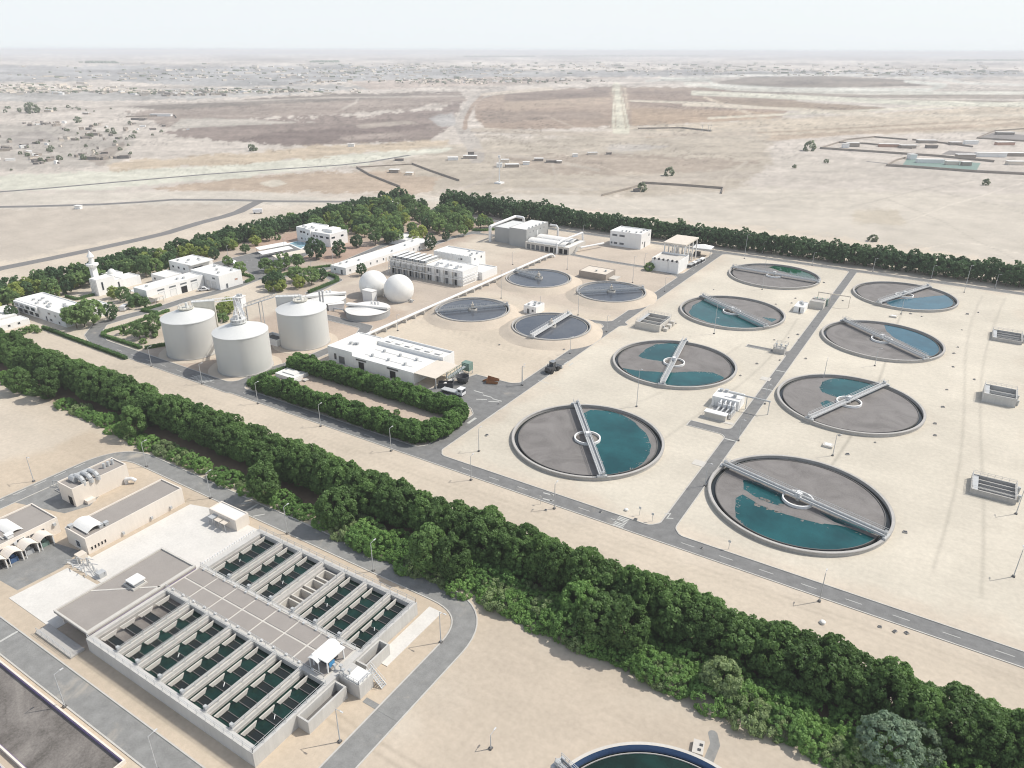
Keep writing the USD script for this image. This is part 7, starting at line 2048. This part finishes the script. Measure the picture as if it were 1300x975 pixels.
# debris and huts of the left plain, and settlements along the horizon: individual small houses and shrubs
rr = random.Random(77)
LH = 'tiny low hut scattered on the plain in the left distance'
proto = {}
def small_house(kind, x, y, sc, label, group, yaw):
    if kind not in proto:
        t = thing('tiny_house', label, 'house', (x, y, 0), yaw, group, sc)
        B(-5, 5, -3.5, 3.5, -.2, 3.4).build('wall', kind, t); B(-5.2, 5.2, -3.7, 3.7, 3.4, 3.7).build('roof', {'canopy_white': 'white_roof'}.get(kind, 'mud_wall'), t)
        proto[kind] = t
    else:
        copy_of(proto[kind], label, (x, y, 0), yaw, sc, group)
kinds = ['canopy_white', 'mud_wall', 'far_dark', 'canopy_cream', 'mud_wall', 'far_dark']
for k in range(95):
    cl = [(40, 205, 60, 8), (35, 187, 45, 10), (125, 175, 50, 12), (160, 165, 60, 10), (60, 158, 40, 4), (120, 200, 40, 6)][k % 6]
    px_, py_ = cl[0] + rr.gauss(0, .5) * cl[2], cl[1] + rr.gauss(0, .5) * cl[3]
    x, y = at(px_, py_); s_ = rr.uniform(.3, .9)
    small_house(kinds[rr.randrange(6)], x, y, (s_, s_ * rr.uniform(.6, 1), rr.uniform(.5, .9)), LH, 'huts of the left plain', rr.uniform(0, 3))
for k in range(210):
    bands = [(150, 118, 110, 2.0), (250, 120, 60, 2.0), (330, 116, 60, 2.5), (560, 103, 90, 3.5), (680, 103, 70, 2.5), (300, 98, 220, 5), (560, 90, 200, 6), (980, 92, 200, 6), (1150, 93, 130, 4), (400, 105, 60, 3)][k % 10]
    px_, py_ = bands[0] + rr.gauss(0, .55) * bands[2], bands[1] + rr.gauss(0, .5) * bands[3]
    if py_ < 80:
        continue
    x, y = at(px_, py_); s_ = rr.uniform(.7, 1.5)
    small_house(['canopy_white', 'canopy_cream', 'mud_wall', 'mud_wall'][rr.randrange(4)], x, y, (s_ * 1.6, s_, rr.uniform(.8, 1.5)), 'tiny pale house of a settlement far towards the horizon', 'houses towards the horizon', rr.uniform(0, 3))
for k in range(230):
    bands = [(60, 140, 60, 3), (120, 117, 130, 3), (330, 115, 90, 3), (560, 104, 110, 4), (680, 103, 70, 3), (360, 90, 260, 5), (900, 90, 240, 6), (1180, 93, 120, 3), (90, 190, 80, 14), (150, 170, 60, 12)][k % 10]
    px_, py_ = bands[0] + rr.gauss(0, .55) * bands[2], bands[1] + rr.gauss(0, .5) * bands[3]
    if py_ < 80:
        continue
    x, y = at(px_, py_)
    big = 1 + (200 - py_) / 90
    scrub.put(x, y, 'dark shrub or small tree scattered towards the horizon', 'shrubs towards the horizon', rr.uniform(.35, .8) * max(.7, big * .8))
for px_, py_, sc, lab in [(42, 143, 3.4, 'big dark tree beside the cream house in the left distance'), (1028, 191.5, 1.9, 'lone dark bush on the sand left of the right plots'), (1252, 235, .9, 'small bush on the sand below the right plots'), (1049, 207, .7, 'tiny bush on the sand, left of the green plot'), (1008, 213.5, .6, 'tiny bush at the edge of the brown flat'), (99, 156, 1.6, 'bush on the pale plain in the left distance'), (53, 206, .9, 'small bush at the left desert road, left one'), (76, 203, .9, 'small bush at the left desert road, middle one'), (107, 202.5, .9, 'small bush at the left desert road, right one'), (850, 223, 1.3, 'pair of dark bushes on the pale flat'), (321, 191.5, 1.4, 'dark bush group on the sand above the salt flat'), (1108, 306, .8, 'small dark bush behind the far belt'), (815, 243, 1.2, 'dark bush in the walled plot behind the far belt')]:
    x, y = at(px_, py_)
    scrub.put(x, y, lab, None, sc)
# far wooded streaks on the horizon
for k, (x0_, x1_, py_, lab) in enumerate([(590, 680, 72, 'blue wooded ridge on the horizon in the middle'), (690, 900, 71.5, 'long blue wooded ridge on the horizon'), (1205, 1300, 77, 'blue wooded ridge on the horizon at the right'), (395, 430, 79, 'wooded streak in the far left middle distance'), (110, 150, 80, 'wooded streak in the far left distance')]):
    m = MB(); n = int((x1_ - x0_) / .9)
    rg = np.random.default_rng(30 + k)
    for i in range(n):
        x, y = at(x0_ + (x1_ - x0_) * i / n, py_ + rg.uniform(-.25, .25))
        dd = math.hypot(x, y); w = dd / FOC * 1.6
        v = trimesh.creation.icosphere(1, 1.0); vv = np.asarray(v.vertices) * [w * rg.uniform(.8, 1.6), w * rg.uniform(.8, 1.6), rg.uniform(8, 18)]
        m.add(vv + [x, y, 0], np.asarray(v.faces))
    setdata(m.build('far_wood', 'leaf_far'), kind='stuff')

# the grain of the farthest settlements, walls and palm groves, too far and too many to count
m = MB(); m2 = MB(); rr = random.Random(99)
for k in range(1300):
    b = [(150, 117, 150, 2.5), (300, 98, 260, 6), (420, 90, 300, 6), (600, 103, 90, 4), (560, 88, 240, 5), (950, 90, 260, 6), (1150, 92, 170, 5), (330, 116, 110, 2.5), (60, 112, 90, 5), (700, 84, 400, 4)][k % 10]
    px_, py_ = b[0] + rr.gauss(0, .6) * b[2], b[1] + rr.gauss(0, .55) * b[3]
    if py_ < 75.5 or not -60 < px_ < 1360 or 108 < py_ < 165 and 590 < px_ < 1000:
        continue
    x, y = at(px_, py_); dd = math.hypot(x, y); s_ = dd / 1900 * rr.uniform(.4, 1.2)
    if k % 7 < 5:
        m.obox(x, y, 1.6 * s_, 10 * s_ * rr.uniform(.6, 2), 6 * s_, 2.6 * s_, rr.uniform(0, 3))
    else:
        m2.obox(x, y, 1.6 * s_, 9 * s_ * rr.uniform(.5, 1.6), 5 * s_, 2.6 * s_, rr.uniform(0, 3))
setdata(m.build('far_settlement', 'canopy_cream'), kind='stuff')
setdata(m2.build('far_grove', 'leaf_scrub'), kind='stuff')
